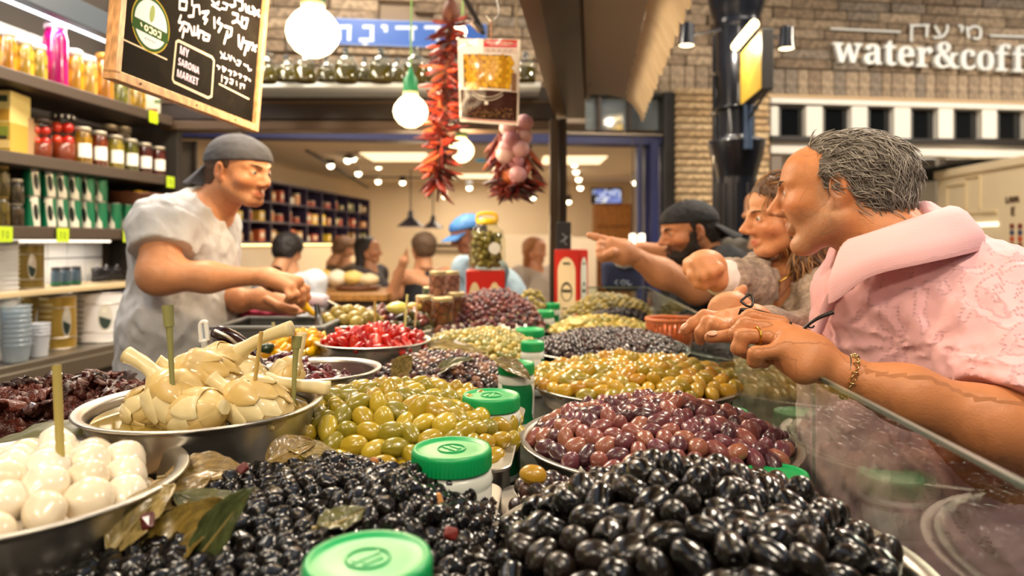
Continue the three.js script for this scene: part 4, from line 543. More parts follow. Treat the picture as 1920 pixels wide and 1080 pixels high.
{ // price tags
  const ink = canvasTex(128, 96, (g) => { g.fillStyle = '#b5d21a'; g.fillRect(0, 0, 128, 96); g.strokeStyle = '#5d7a12'; g.lineWidth = 7; g.beginPath(); g.moveTo(30, 30); g.lineTo(50, 30); g.lineTo(36, 48); g.quadraticCurveTo(60, 52, 34, 72); g.moveTo(82, 28); g.quadraticCurveTo(60, 50, 82, 72); g.quadraticCurveTo(104, 50, 82, 28); g.stroke(); }), m = new THREE.MeshPhysicalMaterial({ map: ink, roughness: 0.5 });
  for (const [px, y, l] of [[288, SY[0], 'lime price tag on the top shelf edge under the carton'], [320, SY[1], 'lime price tag at the right end of the second shelf edge'], [10, SY[2], 'lime price tag at the left end of the third shelf edge'], [118, SY[2], 'lime price tag in the middle of the third shelf edge'], [240, SY[2], 'lime price tag on the third shelf edge behind the vendor\'s shoulder']]) solo('price_tag', l, 'price tag', new THREE.BoxGeometry(0.056, 0.05, 0.002), m, Lw(px, y - 0.028, -0.008), 'lime price tags on the shelf edges', [0, ST + Math.PI / 2, 0]);
}
{ // on the work counter
  const y = -0.398, arc = (g, x, c) => { g.fillStyle = c; g.beginPath(); g.arc(x, 150, 44, 0, 7); g.fill(); g.fillStyle = '#3c4a44'; g.beginPath(); g.arc(x, 150, 36, 0.2, 3.3); g.fill(); g.fillStyle = '#e8e4d6'; g.fillRect(x - 24, 120, 30, 14); };
  const tinTex = (base, band, lines) => canvasTex(1024, 300, (g, w, h) => { g.fillStyle = base; g.fillRect(0, 0, w, h); if (band) { g.fillStyle = band; g.fillRect(0, 0, w, 62); g.fillRect(0, 238, w, 62); g.fillStyle = '#4a55a8'; for (let i = 0; i < 60; i++) g.fillRect((i * 173) % w, (i % 2 ? 8 : 246) + (i * 7) % 40, 40, 5); g.fillStyle = '#b8305a'; for (const x of [250, 762]) g.fillRect(x, 16, 100, 34); } g.fillStyle = lines; for (const x of [30, 540]) for (let i = 0; i < 9; i++) g.fillRect(x, 78 + i * 17, 110 + (i * 37) % 40, 5); for (const x of [300, 810]) arc(g, x, '#d9d6cc'); });
  const tin = (l, px, yy, b, R, h, tex, metal, turn) => { const p = Lw(px, yy, b), t = thing('large_tin', l, 'tin', p, null, turn); part(t, 'body', disp(lathe([[R * 0.98, 0], [R, 0.004], [R, h * 0.5], [R, h - 0.004], [R * 0.98, h]], 40), () => 0), new THREE.MeshPhysicalMaterial({ map: tex, roughness: 0.28, metalness: metal })); part(t, 'rim', merged([0.003, h * 0.22, h * 0.78, h - 0.003].map((q) => moved(new THREE.TorusGeometry(R * 1.003, 0.0022, 6, 40), 0, q, 0, Math.PI / 2, 0, 0))), M.steel); part(t, 'lid', lathe([[0, h - 0.005], [R * 0.97, h - 0.005], [R * 0.98, h]], 32), M.steel); };
  tin('large white and blue printed tin beside the vendor', 190, y, 0.11, 0.098, 0.198, tinTex('#e9e7ea', '#262c72', '#8d8a84'), 0.1, 2.0); tin('large gold tin left of the white and blue tin', 108, y, 0.12, 0.062, 0.2, tinTex('#b39445', null, '#e6dcae'), 0.6, 2.4);
  tin('gold tin on the small shelf above the cups', 52, -0.165, 0.12, 0.05, 0.16, tinTex('#8d7a42', null, '#e3dcb8'), 0.6, 2.2); tin('gold tin standing behind the clear cups', 72, y, 0.2, 0.055, 0.2, tinTex('#a98c44', null, '#e6dcae'), 0.6, 2.0);
  const cups = (l, px, b, R, n, step, h0, m, nm = 'cup_stack') => { const p = Lw(px, y, b), t = thing(nm, l, 'cups', p); for (let i = 0; i < n; i++) part(t, 'cup', lathe([[0, 0], [R * 0.75, 0], [R * 0.78, 0.002], [R * 0.96, h0 - 0.004], [R * 1.03, h0 - 0.003], [R * 1.03, h0], [R * 0.94, h0 - 0.003], [R * 0.75, 0.004]], 24), m, V(0, i * step, 0)); };
  cups('tall stack of white plastic cups at the far left', 8, 0.1, 0.042, 22, 0.016, 0.07, mat('#e6e8ec', 0.4, { transmission: 0.25 })); cups('stack of clear plastic tubs in front of the white cups', 30, 0.03, 0.045, 9, 0.016, 0.06, mat('#dfeaf2', 0.12, { transmission: 0.7 })); cups('short stack of frosted tubs beside the gold tin', 72, 0.04, 0.036, 4, 0.012, 0.08, mat('#dfe4ee', 0.5, { transmission: 0.45 }));
  for (const [px, l] of [[105, 'left of three dark glass jars on the small shelf'], [124, 'middle of three dark glass jars on the small shelf'], [143, 'right of three dark glass jars on the small shelf']]) { const p = Lw(px, -0.165, 0.14), t = thing('glass_jar', l, 'jar', p); part(t, 'body', lathe([[0, 0], [0.016, 0], [0.018, 0.004], [0.018, 0.05], [0.015, 0.058], [0, 0.058]], 16), mat('#55708c', 0.08, { clearcoat: 1 })); part(t, 'base_band', lathe([[0.0185, 0.004], [0.0185, 0.014]], 16), mat('#1f7a52', 0.4)); part(t, 'cap', lathe([[0.0155, 0.058], [0.0165, 0.06], [0.0165, 0.072], [0, 0.073]], 16), mat('#3a4352', 0.4)); }
  const tg = thing('kitchen_tongs', 'dark tongs lying on the small shelf beside the vendor', 'tongs', Lw(205, -0.16, 0.12), null, ST); part(tg, 'arm', sweep([V(0.02, 0.01, 0.12), V(0.0, 0.02, 0), V(0.02, 0.045, -0.14)], [0.005, 0.007, 0.004], 8), mat('#1c1a1c', 0.4)); part(tg, 'arm', sweep([V(0.03, 0.008, 0.1), V(0.02, 0.012, 0), V(0.05, 0.02, -0.12)], [0.005, 0.007, 0.004], 8), mat('#1c1a1c', 0.4));
  for (const [px, l] of [[182, 'left'], [200, 'middle'], [220, 'right']]) { const p = Lw(px, -0.165, 0.2), t = thing('spice_pot', l + ' of three black pots behind the tongs', 'pot', p); part(t, 'body', lathe([[0, 0], [0.02, 0], [0.022, 0.004], [0.02, 0.04], [0.022, 0.044], [0.021, 0.058], [0, 0.06]], 16), mat('#24242c', 0.3)); part(t, 'knob', ball(0.006, 8, 6), mat('#9a9aa2', 0.3, { metalness: 0.8 }), V(0, 0.064, 0)); }
}
// ---------------------------------------------------------------- hanging over the counter: bulbs, chalkboard, chillies, garlic, olive packet
{
  const gm = mat('#1f8a55', 0.4), cordM = mat('#7fae55', 0.5), BULBS = [[587, 62, 1.52, 'nearest large round glowing bulb on a green socket'], [770, 210, 2.35, 'middle round glowing bulb left of the chilli string'], [865, 283, 3.2, 'farthest round glowing bulb below the olive packet'], [null, V(-0.545, EYE + 0.48, -0.62), 0, 'round glowing bulb hanging just above the camera'], [null, V(-0.62, EYE + 0.48, 0.25), 0, 'round glowing bulb hanging behind the camera'], [null, V(0.28, EYE + 0.62, -0.2), 0, 'round glowing bulb above the customers\' side of the counter'], [null, V(0.36, EYE + 0.7, -0.75), 0, 'round glowing bulb above the dish of pitted black olives']];
  for (const [px, py, z, l] of BULBS) {
    const c = px ? at(px, py, z) : py, t = thing('pendant_bulb', l, 'lamp', c, 'green pendant bulbs over the counter'), k = 0.0625;
    const bulb = part(t, 'bulb', lathe([[0, -0.055], [0.02, -0.052], [0.04, -0.04], [0.055, -0.02], [0.06, 0.0], [0.056, 0.02], [0.042, 0.04], [0.028, 0.052], [0.021, 0.06], [0.02, 0.066], [0, 0.066]], 32), glow('#ffe2ad', 4.2, '#fff4df'));
    part(t, 'collar', lathe([[0.0235, 0.058], [0.027, 0.06], [0.027, 0.068], [0.022, 0.07]], 24), mat('#d8d9a0', 0.4)); part(t, 'socket', lathe([[0.025, 0.066], [0.026, 0.07], [0.025, 0.112], [0.012, 0.13], [0.006, 0.15], [0.003, 0.155]], 24), gm);
    const top = 2.6 - c.y; part(t, 'cord', sweep([V(0, 0.15, 0), V(0.004, 0.15 + (top - 0.15) * 0.4, 0), V(0.012, top, 0)], [0.0032], 8), cordM);
    const l0 = new THREE.PointLight(WARM, px ? 1.3 : 0.8); l0.shadow.radius = 2.6; l0.castShadow = true; t.add(l0);
  }
}
{ // chalkboard
  const A = at(210, 140, 1.1), B = at(475, 240, 1.61); B.y = A.y = (A.y + B.y) / 2; const U = B.clone().sub(A), W = U.length(); U.normalize(); const up = V(0.085, 1, -0.02); up.addScaledVector(U, -up.dot(U)).normalize(); const N = U.clone().cross(up), H = 0.4;
  const cw = 1400, ch = Math.round(cw * H / W);
  const pt = (px, py) => { const d = V((px - CX) / F, -(py - CY) / F, -1), e = V(0, EYE, 0), t = A.clone().sub(e).dot(N) / d.dot(N), q = e.addScaledVector(d, t).sub(A); return [q.dot(U) / W * cw, ch - q.dot(up) / H * ch]; };
  const zp = ([x, y]) => pt(200 + x / 4.32, y / 4.32);
  const tex = canvasTex(cw, ch, (g) => {
    g.fillStyle = '#15110e'; g.fillRect(0, 0, cw, ch); const r = rng(5); for (let i = 0; i < 260; i++) { g.fillStyle = r() > 0.5 ? 'rgba(90,80,70,0.05)' : 'rgba(0,0,0,0.08)'; g.beginPath(); g.ellipse(r() * cw, r() * ch, 30 + r() * 120, 10 + r() * 30, r() * 3, 0, 7); g.fill(); }
    g.lineCap = g.lineJoin = 'round'; const ln = (w, c, ...ps) => { g.strokeStyle = c; g.lineWidth = w; for (const p of ps) { g.beginPath(); p.map(zp).forEach(([x, y], i) => (i ? g.lineTo(x, y) : g.moveTo(x, y))); g.stroke(); } };
    const ink = '#e6ddea', w1 = 15;
    ln(w1, ink, [[1180, 55], [1235, 130]], [[1232, 85], [1195, 122]], [[1150, 55], [1148, 98], [1180, 108], [1196, 75], [1180, 62]], [[1122, 40], [1132, 92]], [[1075, 78], [1100, 75], [1098, 12], [1052, -8]], [[1010, 52], [1040, 42], [1035, -5]]);
    ln(10, ink, [[942, 22], [978, 36], [966, 76], [928, 68]], [[850, 2], [876, 36], [908, 14], [900, 40]], [[850, 40], [915, 78]], [[995, 40], [1008, 44]]);
    ln(w1, ink, [[1020, 108], [1062, 120], [1056, 168], [1018, 182]], [[1056, 168], [1082, 192]], [[1096, 140], [1092, 210]], [[1104, 150], [1142, 156], [1124, 226], [1098, 216]]);
    ln(w1, ink, [[590, 12], [588, 70], [640, 78], [648, 12], [592, 2]], [[690, 8], [690, 40]], [[662, 132], [700, 130], [706, 50], [746, 46], [752, 110]], [[772, 100], [824, 94], [782, 148], [812, 160], [792, 190]]);
    ln(w1, ink, [[870, 145], [872, 222]], [[912, 150], [896, 180], [934, 202], [905, 256]], [[955, 212], [1012, 232], [1006, 284], [976, 300]], [[976, 258], [950, 350]]);
    ln(w1, ink, [[1068, 288], [1070, 372]], [[1106, 308], [1086, 392]], [[1112, 338], [1164, 352], [1142, 404]], [[1134, 370], [1114, 442]], [[1180, 352], [1202, 412]], [[1212, 372], [1178, 402]]);
    ln(w1, ink, [[600, 128], [582, 178], [622, 188], [590, 246]], [[622, 180], [668, 202], [652, 252], [622, 242]], [[628, 230], [612, 300]], [[678, 218], [690, 280], [730, 278], [738, 214]], [[708, 220], [706, 270]], [[742, 304], [752, 250], [788, 266], [780, 308]], [[790, 272], [832, 290], [822, 326], [784, 320]]);
    ln(9, '#d8cfe0', [[920, 420], [940, 450], [925, 470]], [[955, 430], [945, 470], [975, 475]], [[985, 445], [1000, 490], [1010, 455]], [[1025, 470], [1040, 500]], [[1060, 490], [1085, 500], [1070, 530], [1050, 520]], [[1110, 520], [1130, 535]], [[1140, 530], [1150, 570], [1168, 566]], [[892, 530], [915, 545], [905, 560]], [[935, 540], [965, 560], [945, 580], [938, 555]], [[985, 570], [1010, 580], [1000, 610]], [[1030, 580], [1050, 600], [1030, 610]], [[1070, 600], [1090, 612], [1078, 630]], [[1110, 620], [1135, 630], [1120, 650]], [[1150, 640], [1162, 655]], [[932, 610], [930, 660]], [[950, 625], [980, 640], [960, 680]], [[1000, 640], [1022, 650], [1015, 680], [996, 668]], [[1050, 660], [1052, 690]], [[1080, 680], [1115, 690], [1110, 715]], [[1085, 690], [1080, 715]]);
    ln(8, '#d9cdb8', [[910, 680], [1150, 802]], [[135, 320], [485, 482]]); ln(14, '#d2c6b0', [[580, 330], [850, 462], [868, 490], [848, 780], [820, 792], [545, 665], [532, 640], [562, 340], [580, 330]]);
    const word = (s, x, y, hpx) => { const [X, Y] = zp([x, y]); g.fillStyle = '#d6cdea'; g.font = 'bold ' + hpx + 'px sans-serif'; g.fillText(s, X, Y); }; word('MY', 585, 432, 60); word('SARONA', 574, 522, 52); word('MARKET', 562, 618, 54);
    const [bx0, by0] = zp([360, 200]), rr = Math.abs(zp([490, 260])[0] - bx0) * 1.08; g.save(); g.translate(bx0, by0); g.scale(1, 0.86); g.fillStyle = '#b7a03c'; g.beginPath(); g.arc(0, 0, rr * 1.06, 0, 7); g.fill(); g.fillStyle = '#31502a'; g.beginPath(); g.arc(0, 0, rr * 1.01, 0, 7); g.fill(); g.fillStyle = '#c9d7e6'; g.beginPath(); g.arc(0, 0, rr * 0.9, 0, 7); g.fill(); g.fillStyle = '#31502a'; g.fillRect(-rr, rr * 0.02, rr * 2, rr * 0.4); g.fillStyle = '#8fa06a'; g.beginPath(); g.ellipse(0, -rr * 0.42, rr * 0.14, rr * 0.34, 0.1, 0, 7); g.fill();
    g.strokeStyle = '#e9e6da'; g.lineWidth = rr * 0.07; for (let i = 0; i < 5; i++) { const x = -rr * 0.55 + i * rr * 0.24; g.beginPath(); if (i === 0) { g.moveTo(x, rr * 0.14); g.lineTo(x + rr * 0.05, rr * 0.22); } else if (i % 2) { g.arc(x + rr * 0.06, rr * 0.22, rr * 0.085, 0, 6.28); } else { g.moveTo(x, rr * 0.12); g.lineTo(x + rr * 0.14, rr * 0.12); g.lineTo(x + rr * 0.14, rr * 0.32); g.lineTo(x, rr * 0.32); } g.stroke(); } g.fillStyle = '#7f8f9c'; for (let i = 0; i < 5; i++) g.fillRect(-rr * 0.3 + i * rr * 0.13, rr * 0.58, rr * 0.08, rr * 0.05); g.restore();
  });
  const t = thing('chalkboard', 'hanging black chalkboard in a pale wooden frame with white handwriting', 'chalkboard', A); const mm = new THREE.Matrix4().makeBasis(U, up, N); t.quaternion.setFromRotationMatrix(mm);
  part(t, 'board', new THREE.BoxGeometry(W, H, 0.008).translate(W / 2, H / 2, -0.005), mat('#1b1713', 0.6)); part(t, 'face', new THREE.PlaneGeometry(W, H).translate(W / 2, H / 2, 0.0005), new THREE.MeshPhysicalMaterial({ map: tex, roughness: 0.97, specularIntensity: 0.15 }));
  const fr = 0.017; for (const [w, h, x, y] of [[W + fr, fr, W / 2, 0], [W + fr, fr, W / 2, H], [fr, H, 0, H / 2], [fr, H, W, H / 2]]) part(t, 'frame_rail', boxUV(bx(w, h, 0.02, x, y, 0, 0.002), 4), M.paleWood); for (const x of [0.06, 0.24, 0.4]) part(t, 'nail', ball(0.002, 6, 5), mat('#54402c', 0.5), V(x, 0.0, 0.0105)); for (const x of [0.06, W - 0.06]) part(t, 'chain', sweep([V(x, H, 0), V(x + 0.02, H + 0.5, 0)], [0.002], 6), M.steelDull);
}
function chili(L, r, s, bend = 0.3) { return sweep([V(0, 0, 0), V(0, -L * 0.35, bend * L * 0.1), V(0, -L * 0.7, bend * L * 0.35), V(0, -L, bend * L * 0.7)], [r * 0.5, r, r * 0.85, r * 0.15], 7, 7); }
const CH = ['#6d2015', '#8a2a18', '#551611', '#a84022', '#47140f', '#b05a34'].map((c) => oily(c, 0.3));
{ // chilli string
  const z = 2.55, top = at(845, 15, z), bot = at(820, 378, z), t = thing('chilli_string', 'long hanging string of dried red chillies between bulb and olive packet', 'chillies', top), r = rng(301), len = top.y - bot.y; const pr = [chili(0.075, 0.009, 1), chili(0.062, 0.01, 2, -0.4), chili(0.085, 0.008, 3, 0.8)];
  part(t, 'string', sweep([V(0, 0.6, 0), V(0, 0.05, 0), V(-0.02, -len * 0.5, 0), V(bot.x - top.x, -len, 0)], [0.003, 0.012, 0.012, 0.004], 8), mat('#5a2a18', 0.8)); part(t, 'tie', lathe([[0, 0.03], [0.02, 0.02], [0.034, -0.02], [0.028, -0.05], [0, -0.06]], 14), mat('#6b3a24', 0.7));
  for (let i = 0; i < 190; i++) { const k = i / 190, a = i * 2.4 + r(), wide = k > 0.93 ? 0.5 : 1; const o = part(t, 'chilli', pr[i % 3], CH[Math.floor(r() * 6)], V(lerp(0, bot.x - top.x, k) + Math.cos(a) * 0.01, -0.05 - k * (len - 0.11), Math.sin(a) * 0.01)); o.rotation.set(0, -a, (0.75 + r() * 1.1) * wide, 'YXZ'); }
}
{ // garlic braid over dried chillies
  const z = 2.3, c = at(965, 300, z), t = thing('garlic_braid', 'bunch of pink garlic bulbs hanging above a burst of dark dried chillies', 'garlic', c), r = rng(311), gl = mergeVertices(lathe([[0, -0.026], [0.012, -0.026], [0.025, -0.016], [0.0285, 0], [0.024, 0.013], [0.012, 0.022], [0.005, 0.032], [0.003, 0.045], [0, 0.046]], 20)); warp(gl, (v) => { const a = Math.atan2(v.z, v.x), k = 1 + 0.05 * Math.cos(a * 7); v.x *= k; v.z *= k; });
  const gm = ['#cf9aa0', '#d9a9aa', '#c48a96', '#e0b9b4'].map((q) => mat(q, 0.5, { sheen: 0.3, transmission: 0.1 })), cp = chili(0.085, 0.0095, 5, 0.9), cq = chili(0.065, 0.008, 6, -0.7);
  [[983, 232], [953, 241], [958, 262], [982, 258], [951, 278], [976, 280], [966, 304], [948, 292], [970, 328]].forEach(([x, y], i) => { const o = part(t, 'garlic_bulb', gl, gm[i % 4], at(x, y, z - 0.03 - (i % 3) * 0.012).sub(c)); o.rotation.set(0.5 * r(), r() * 6, 2.6 + r() * 0.8); o.scale.setScalar(1.0 + 0.12 * r()); });
  const D2 = [...CH.slice(0, 3), oily('#3a1210', 0.3), oily('#2e1214', 0.3)];
  for (let i = 0; i < 130; i++) { const k = r(), low = i > 45, a = r() * 6.283, base = low ? V((r() - 0.5) * 0.04, -0.055 - r() * 0.03, (r() - 0.5) * 0.04) : V(-0.03 - r() * 0.03 + (r() > 0.7 ? 0.09 : 0), 0.09 - k * 0.16, (r() - 0.5) * 0.04); const o = part(t, 'chilli', i % 2 ? cp : cq, low ? D2[Math.floor(r() * 5)] : CH[Math.floor(r() * 6)], base); o.rotation.set(0, a, low ? 0.55 + r() * 0.95 : 0.9 * r(), 'YXZ'); }
  part(t, 'flower', disp(ball(0.042, 20, 14, 1, 0.8, 0.9), (x, y, q) => 0.006 * simplex(x * 90, y * 90, q * 90)), mat('#a8541a', 0.7), V(0.0, -0.058, 0.015)); part(t, 'string', sweep([V(0, -0.05, -0.01), V(0.01, 0.1, -0.01), V(0.0, 0.9, -0.01)], [0.004, 0.004, 0.002], 6), mat('#7b6a4a', 0.7));
}
{ // olive packet on its hook
  const z = 2.0, P = (x, y) => at(x, y, z), a = P(858, 72), b = P(976, 74), d = P(862, 228), e = P(972, 236), t = thing('olive_packet', 'clear hanging packet printed with yellow olives, red header and dark lower half', 'packet', P(917, 150)), c = t.position;
  const tex = canvasTex(520, 720, (g, w, h) => {
    g.fillStyle = '#e9dfd4'; g.fillRect(0, 0, w, h); g.fillStyle = '#f2eee6'; g.fillRect(20, 6, 190, 120); g.fillStyle = '#39502a'; g.beginPath(); g.ellipse(88, 36, 24, 12, -0.3, 0, 7); g.fill(); g.fillRect(70, 56, 60, 6); g.fillStyle = '#c22f24'; g.fillRect(214, 6, 280, 66); g.fillStyle = '#e8d0c0'; g.fillRect(240, 26, 220, 8); g.fillRect(260, 46, 180, 6); g.fillStyle = '#d9c4b8'; g.fillRect(214, 78, 280, 50); g.fillStyle = '#7b5a48'; for (let i = 0; i < 5; i++) g.fillRect(230 + i * 50, 90, 34, 6), g.fillRect(240 + i * 44, 108, 30, 5);
    g.fillStyle = '#6b4a10'; g.fillRect(44, 140, 400, 290); const r = rng(8); for (let i = 0; i < 58; i++) { const x = 70 + (i % 8) * 50 + (Math.floor(i / 8) % 2) * 22 + r() * 14, y = 165 + Math.floor(i / 8) * 38 + r() * 10; g.save(); g.translate(x, y); g.rotate(r() * 3); g.fillStyle = ['#c8941c', '#d8a92e', '#b9841a', '#d2a124'][i % 4]; g.beginPath(); g.ellipse(0, 0, 32, 24, 0, 0, 7); g.fill(); g.strokeStyle = '#8a5f10'; g.lineWidth = 3; g.stroke(); g.restore(); }
    g.fillStyle = '#8a6a52'; g.fillRect(450, 290, 44, 150); g.fillStyle = '#381a12'; g.fillRect(14, 446, 490, 240); g.strokeStyle = '#d8cfc2'; g.lineWidth = 5; for (const k of [0, 26]) { g.beginPath(); g.moveTo(110, 452 + k); g.quadraticCurveTo(235, 560 + k, 380, 452 + k); g.stroke(); } g.fillStyle = '#b08d5c'; for (let i = 0; i < 90; i++) { g.fillRect(40 + r() * 440, 580 + r() * 90, 4 + r() * 8, 4); } g.fillStyle = '#e8e2d8'; g.fillRect(222, 540, 30, 26); g.fillStyle = '#c5443a'; g.fillRect(8, 690, 504, 8);
  });
  const f = (side) => sheet(16, 20, (u, v) => { const q = a.clone().lerp(b, u).lerp(d.clone().lerp(e, u), v).sub(c), k = Math.sin(Math.PI * u) * Math.sin(Math.PI * clamp((v - 0.12) / 0.8, 0, 1)); return [q.x, q.y, q.z + side * (0.018 * k ** 0.6 + 0.001) + 0.002 * simplex(u * 5, v * 6, side)]; });
  const g = f(1), uv = g.attributes.uv; for (let i = 0; i < uv.count; i++) uv.setY(i, 1 - uv.getY(i)); part(t, 'front_sheet', g, new THREE.MeshPhysicalMaterial({ map: tex, roughness: 0.22, clearcoat: 0.7 })); part(t, 'back_sheet', f(-1), mat('#a58a6a', 0.3));
  part(t, 'hook', sweep([P(940, -30), P(932, 0), P(935, 26), P(922, 40), P(912, 30)].map((p) => p.sub(c)), [0.002], 8, 24), M.steel); part(t, 'hook', sweep([P(920, 36), P(921, 60), P(920, 76)].map((p) => p.sub(c)), [0.0016], 6), mat('#b8754a', 0.4, { metalness: 0.6 }));
}
{ // little glowing spot on the frame
  const p = at(862, 60, 2.85), t = thing('small_spot', 'small glaring spot lamp behind the top of the chilli string', 'lamp', p); part(t, 'bulb', ball(0.03, 16, 12), glow('#ffe9c8', 6)); part(t, 'arm', sweep([V(0.0, 0.03, -0.02), V(0.03, 0.06, -0.02), at(905, 62, 2.9).sub(p), at(868, -10, 2.9).sub(p)], [0.012], 8), M.darkMetal); const l = new THREE.PointLight(WARM, 0.5); t.add(l);
}
{ // wall sign and oil bottles
  const A = FP(622, 34, 0.03), B = FP(912, 94, 0.03), t = thing('blue_sign', 'blue street sign with pale letters on the stone wall', 'sign', FO, null, FT), w = B[0] - A[0], h = A[1] - B[1], k = 1024 / w; const zp = (x, y) => { const q = FP(540 + x / 6, 20 + y / 6, 0.045); return [(q[0] - A[0]) * k, (A[1] - q[1]) * k]; };
  const tex = canvasTex(1024, Math.round(h * k), (g, W, H) => { g.fillStyle = '#2b57a8'; g.fillRect(0, 0, W, H); g.strokeStyle = '#7f8fb8'; g.lineWidth = 8; g.strokeRect(2, 2, W - 4, H - 4); g.strokeStyle = '#c6d0e2'; g.lineWidth = 24; g.lineCap = 'butt'; for (const p of [[[560, 178], [712, 178]], [[690, 178], [684, 335]], [[575, 210], [575, 335]], [[838, 178], [965, 178]], [[944, 178], [944, 328]], [[798, 325], [966, 325]], [[1048, 172], [1100, 178], [1098, 238]], [[1208, 188], [1450, 188]], [[1392, 188], [1392, 335]], [[1535, 184], [1720, 184]], [[1680, 184], [1680, 335]]]) { g.beginPath(); p.forEach(([x, y], i) => { const q = zp(x, y); i ? g.lineTo(...q) : g.moveTo(...q); }); g.stroke(); } g.fillStyle = '#c6d0e2'; g.beginPath(); [[818, 362], [912, 362], [866, 394]].forEach(([x, y], i) => { const q = zp(x, y); i ? g.lineTo(...q) : g.moveTo(...q); }); g.fill(); });
  part(t, 'plate', bx(w, h, 0.02, (A[0] + B[0]) / 2, (A[1] + B[1]) / 2, 0.03), mat('#2b57a8', 0.4)); part(t, 'face', new THREE.PlaneGeometry(w, h).translate((A[0] + B[0]) / 2, (A[1] + B[1]) / 2, 0.0408), new THREE.MeshPhysicalMaterial({ map: tex, roughness: 0.4 }));
  const glass = mat('#f4fbfb', 0.02, { transmission: 1 }), oilM = mat('#4d4512', 0.1, { transmission: 0.35, clearcoat: 1 }), cork = mat('#3a4046', 0.5); const wd = ['first', 'second', 'third', 'fourth', 'fifth', 'sixth', 'seventh', 'eighth', 'ninth', 'tenth', 'eleventh', 'twelfth'];
  [[497, 1], [536, 0.85], [571, 1], [612, 0.8], [648, 1.05], [684, 0.78], [714, 1.05], [745, 0.78], [778, 1.08], [815, 0.9], [850, 1], [985, 0.95]].forEach(([px, s], i) => { const p = at(px, 154, 2.78 + (i % 2) * 0.08), b = thing('oil_bottle', wd[i] + ' squat oil bottle from the left on the pale shelf', 'bottle', p), R = 0.045 * s, h = 0.06 * s; part(b, 'oil', lathe([[0, 0.001], [R, 0.001], [R * 1.02, 0.005], [R, h], [0, h]], 20), oilM); part(b, 'glass', lathe([[R * 1.01, h], [R * 0.97, h * 1.2], [R * 0.7, h * 1.5], [R * 0.3, h * 1.66], [R * 0.26, h * 1.95], [R * 0.32, h * 2]], 20), glass); part(b, 'stopper', lathe([[0, h * 1.85], [R * 0.22, h * 1.85], [R * 0.25, h * 2.2], [0, h * 2.25]], 12), cork); part(b, 'handle', moved(new THREE.TorusGeometry(R * 0.28, R * 0.07, 6, 16), R * 0.5, h * 1.75, 0), glass); });
}
// ---------------------------------------------------------------- people
function frame(pos, f, roll = 0, s = [1, 1, 1], upHint = V(0, 1, 0)) {
  const Z = f.clone().normalize(), X = upHint.clone().cross(Z).normalize(), Y = Z.clone().cross(X), m = new THREE.Matrix4().makeBasis(X, Y, Z);
  return new THREE.Matrix4().makeTranslation(pos.x, pos.y, pos.z).multiply(new THREE.Matrix4().makeScale(1, s[1], 1)).multiply(m).multiply(new THREE.Matrix4().makeRotationZ(roll)).multiply(new THREE.Matrix4().makeScale(s[0], s[0], s[2]));
}
const mir = (f) => [f(-1), f(1)].flat();
function headPrims(o = {}) {
  const { nose = 1, jaw = 1, neckR = 0.056, neckTo = V(0, -0.2, -0.055), open = 1, mouth = 0, chin = 0, crown = 0 } = o;
  return [
    ell(V(0, 0.038 - crown / 2, -0.02), [0.074, 0.092 - crown / 2, 0.097], 0.02), ell(V(0, -0.022, 0.027), [0.06 * jaw, 0.085, 0.066], 0.03), ell(V(0, 0.055 - crown * 0.7, 0.042), [0.058, 0.05, 0.045], 0.03),
    cap(V(0, -0.05, -0.03), neckTo, neckR, neckR * 1.08, 0.03),
    ...mir((s) => [cap(V(s * 0.05 * jaw, -0.058 - chin * 0.5, 0.0), V(s * 0.02, -0.1 - chin, 0.06), 0.021, 0.017, 0.03)]), cap(V(-0.016, -0.103 - chin, 0.061 + chin * 0.4), V(0.016, -0.103 - chin, 0.061 + chin * 0.4), 0.016, 0.016, 0.02),
    ...mir((s) => [ell(V(s * 0.042, -0.03, 0.055), [0.022, 0.022, 0.022], 0.025), cap(V(s * 0.044, 0.021, 0.064), V(s * 0.012, 0.018, 0.087), 0.008, 0.009, 0.015)]),
    cap(V(0, 0.012, 0.087), V(0, -0.034, 0.088 + 0.025 * nose), 0.0078, 0.0115, 0.014), ...mir((s) => [ell(V(s * 0.0115, -0.041, 0.097), [0.009, 0.0085, 0.012], 0.008)]),
    ...mir((s) => [ell(V(s * 0.031, 0.003, 0.093), [0.017, 0.0115, 0.014], 0.012, null, true)]), ...mir((s) => [ell(V(s * 0.031, 0.0, 0.0735), [0.0155, 0.0145, 0.0145], 0.004)]), ...mir((s) => [ell(V(s * 0.031, -0.001, 0.09), [0.0135, 0.0048 * open, 0.012], 0.003, null, true)]),
    ...mir((s) => [cap(V(s * 0.021, -0.0715 - mouth * 0.2, 0.08), V(0, -0.068, 0.0852), 0.0048, 0.0066, 0.008), cap(V(s * 0.018, -0.079 - mouth, 0.081), V(0, -0.081 - mouth, 0.0822), 0.0055, 0.0078, 0.008), cap(V(s * 0.021, -0.0742 - mouth * 0.5, 0.088), V(0, -0.0738 - mouth * 0.5, 0.098), 0.001 + mouth * 0.35, 0.0018 + mouth * 0.5, 0.003, true), ell(V(s * 0.0065, -0.0495, 0.1), [0.0042, 0.003, 0.0055], 0.003, null, true)]),
    ...mir((s) => [ell(V(s * 0.077, -0.006, -0.012), [0.009, 0.033, 0.02], 0.008, [0.15, s * 0.35, s * -0.12]), ell(V(s * 0.075, -0.034, -0.002), [0.007, 0.012, 0.01], 0.006), ell(V(s * 0.086, -0.002, -0.006), [0.0075, 0.02, 0.0105], 0.004, [0.15, s * 0.35, 0], true), cap(V(s * 0.0805, 0.012, -0.009), V(s * 0.0815, -0.006, -0.0145), 0.0028, 0.0028, 0.004)]),
  ];
}
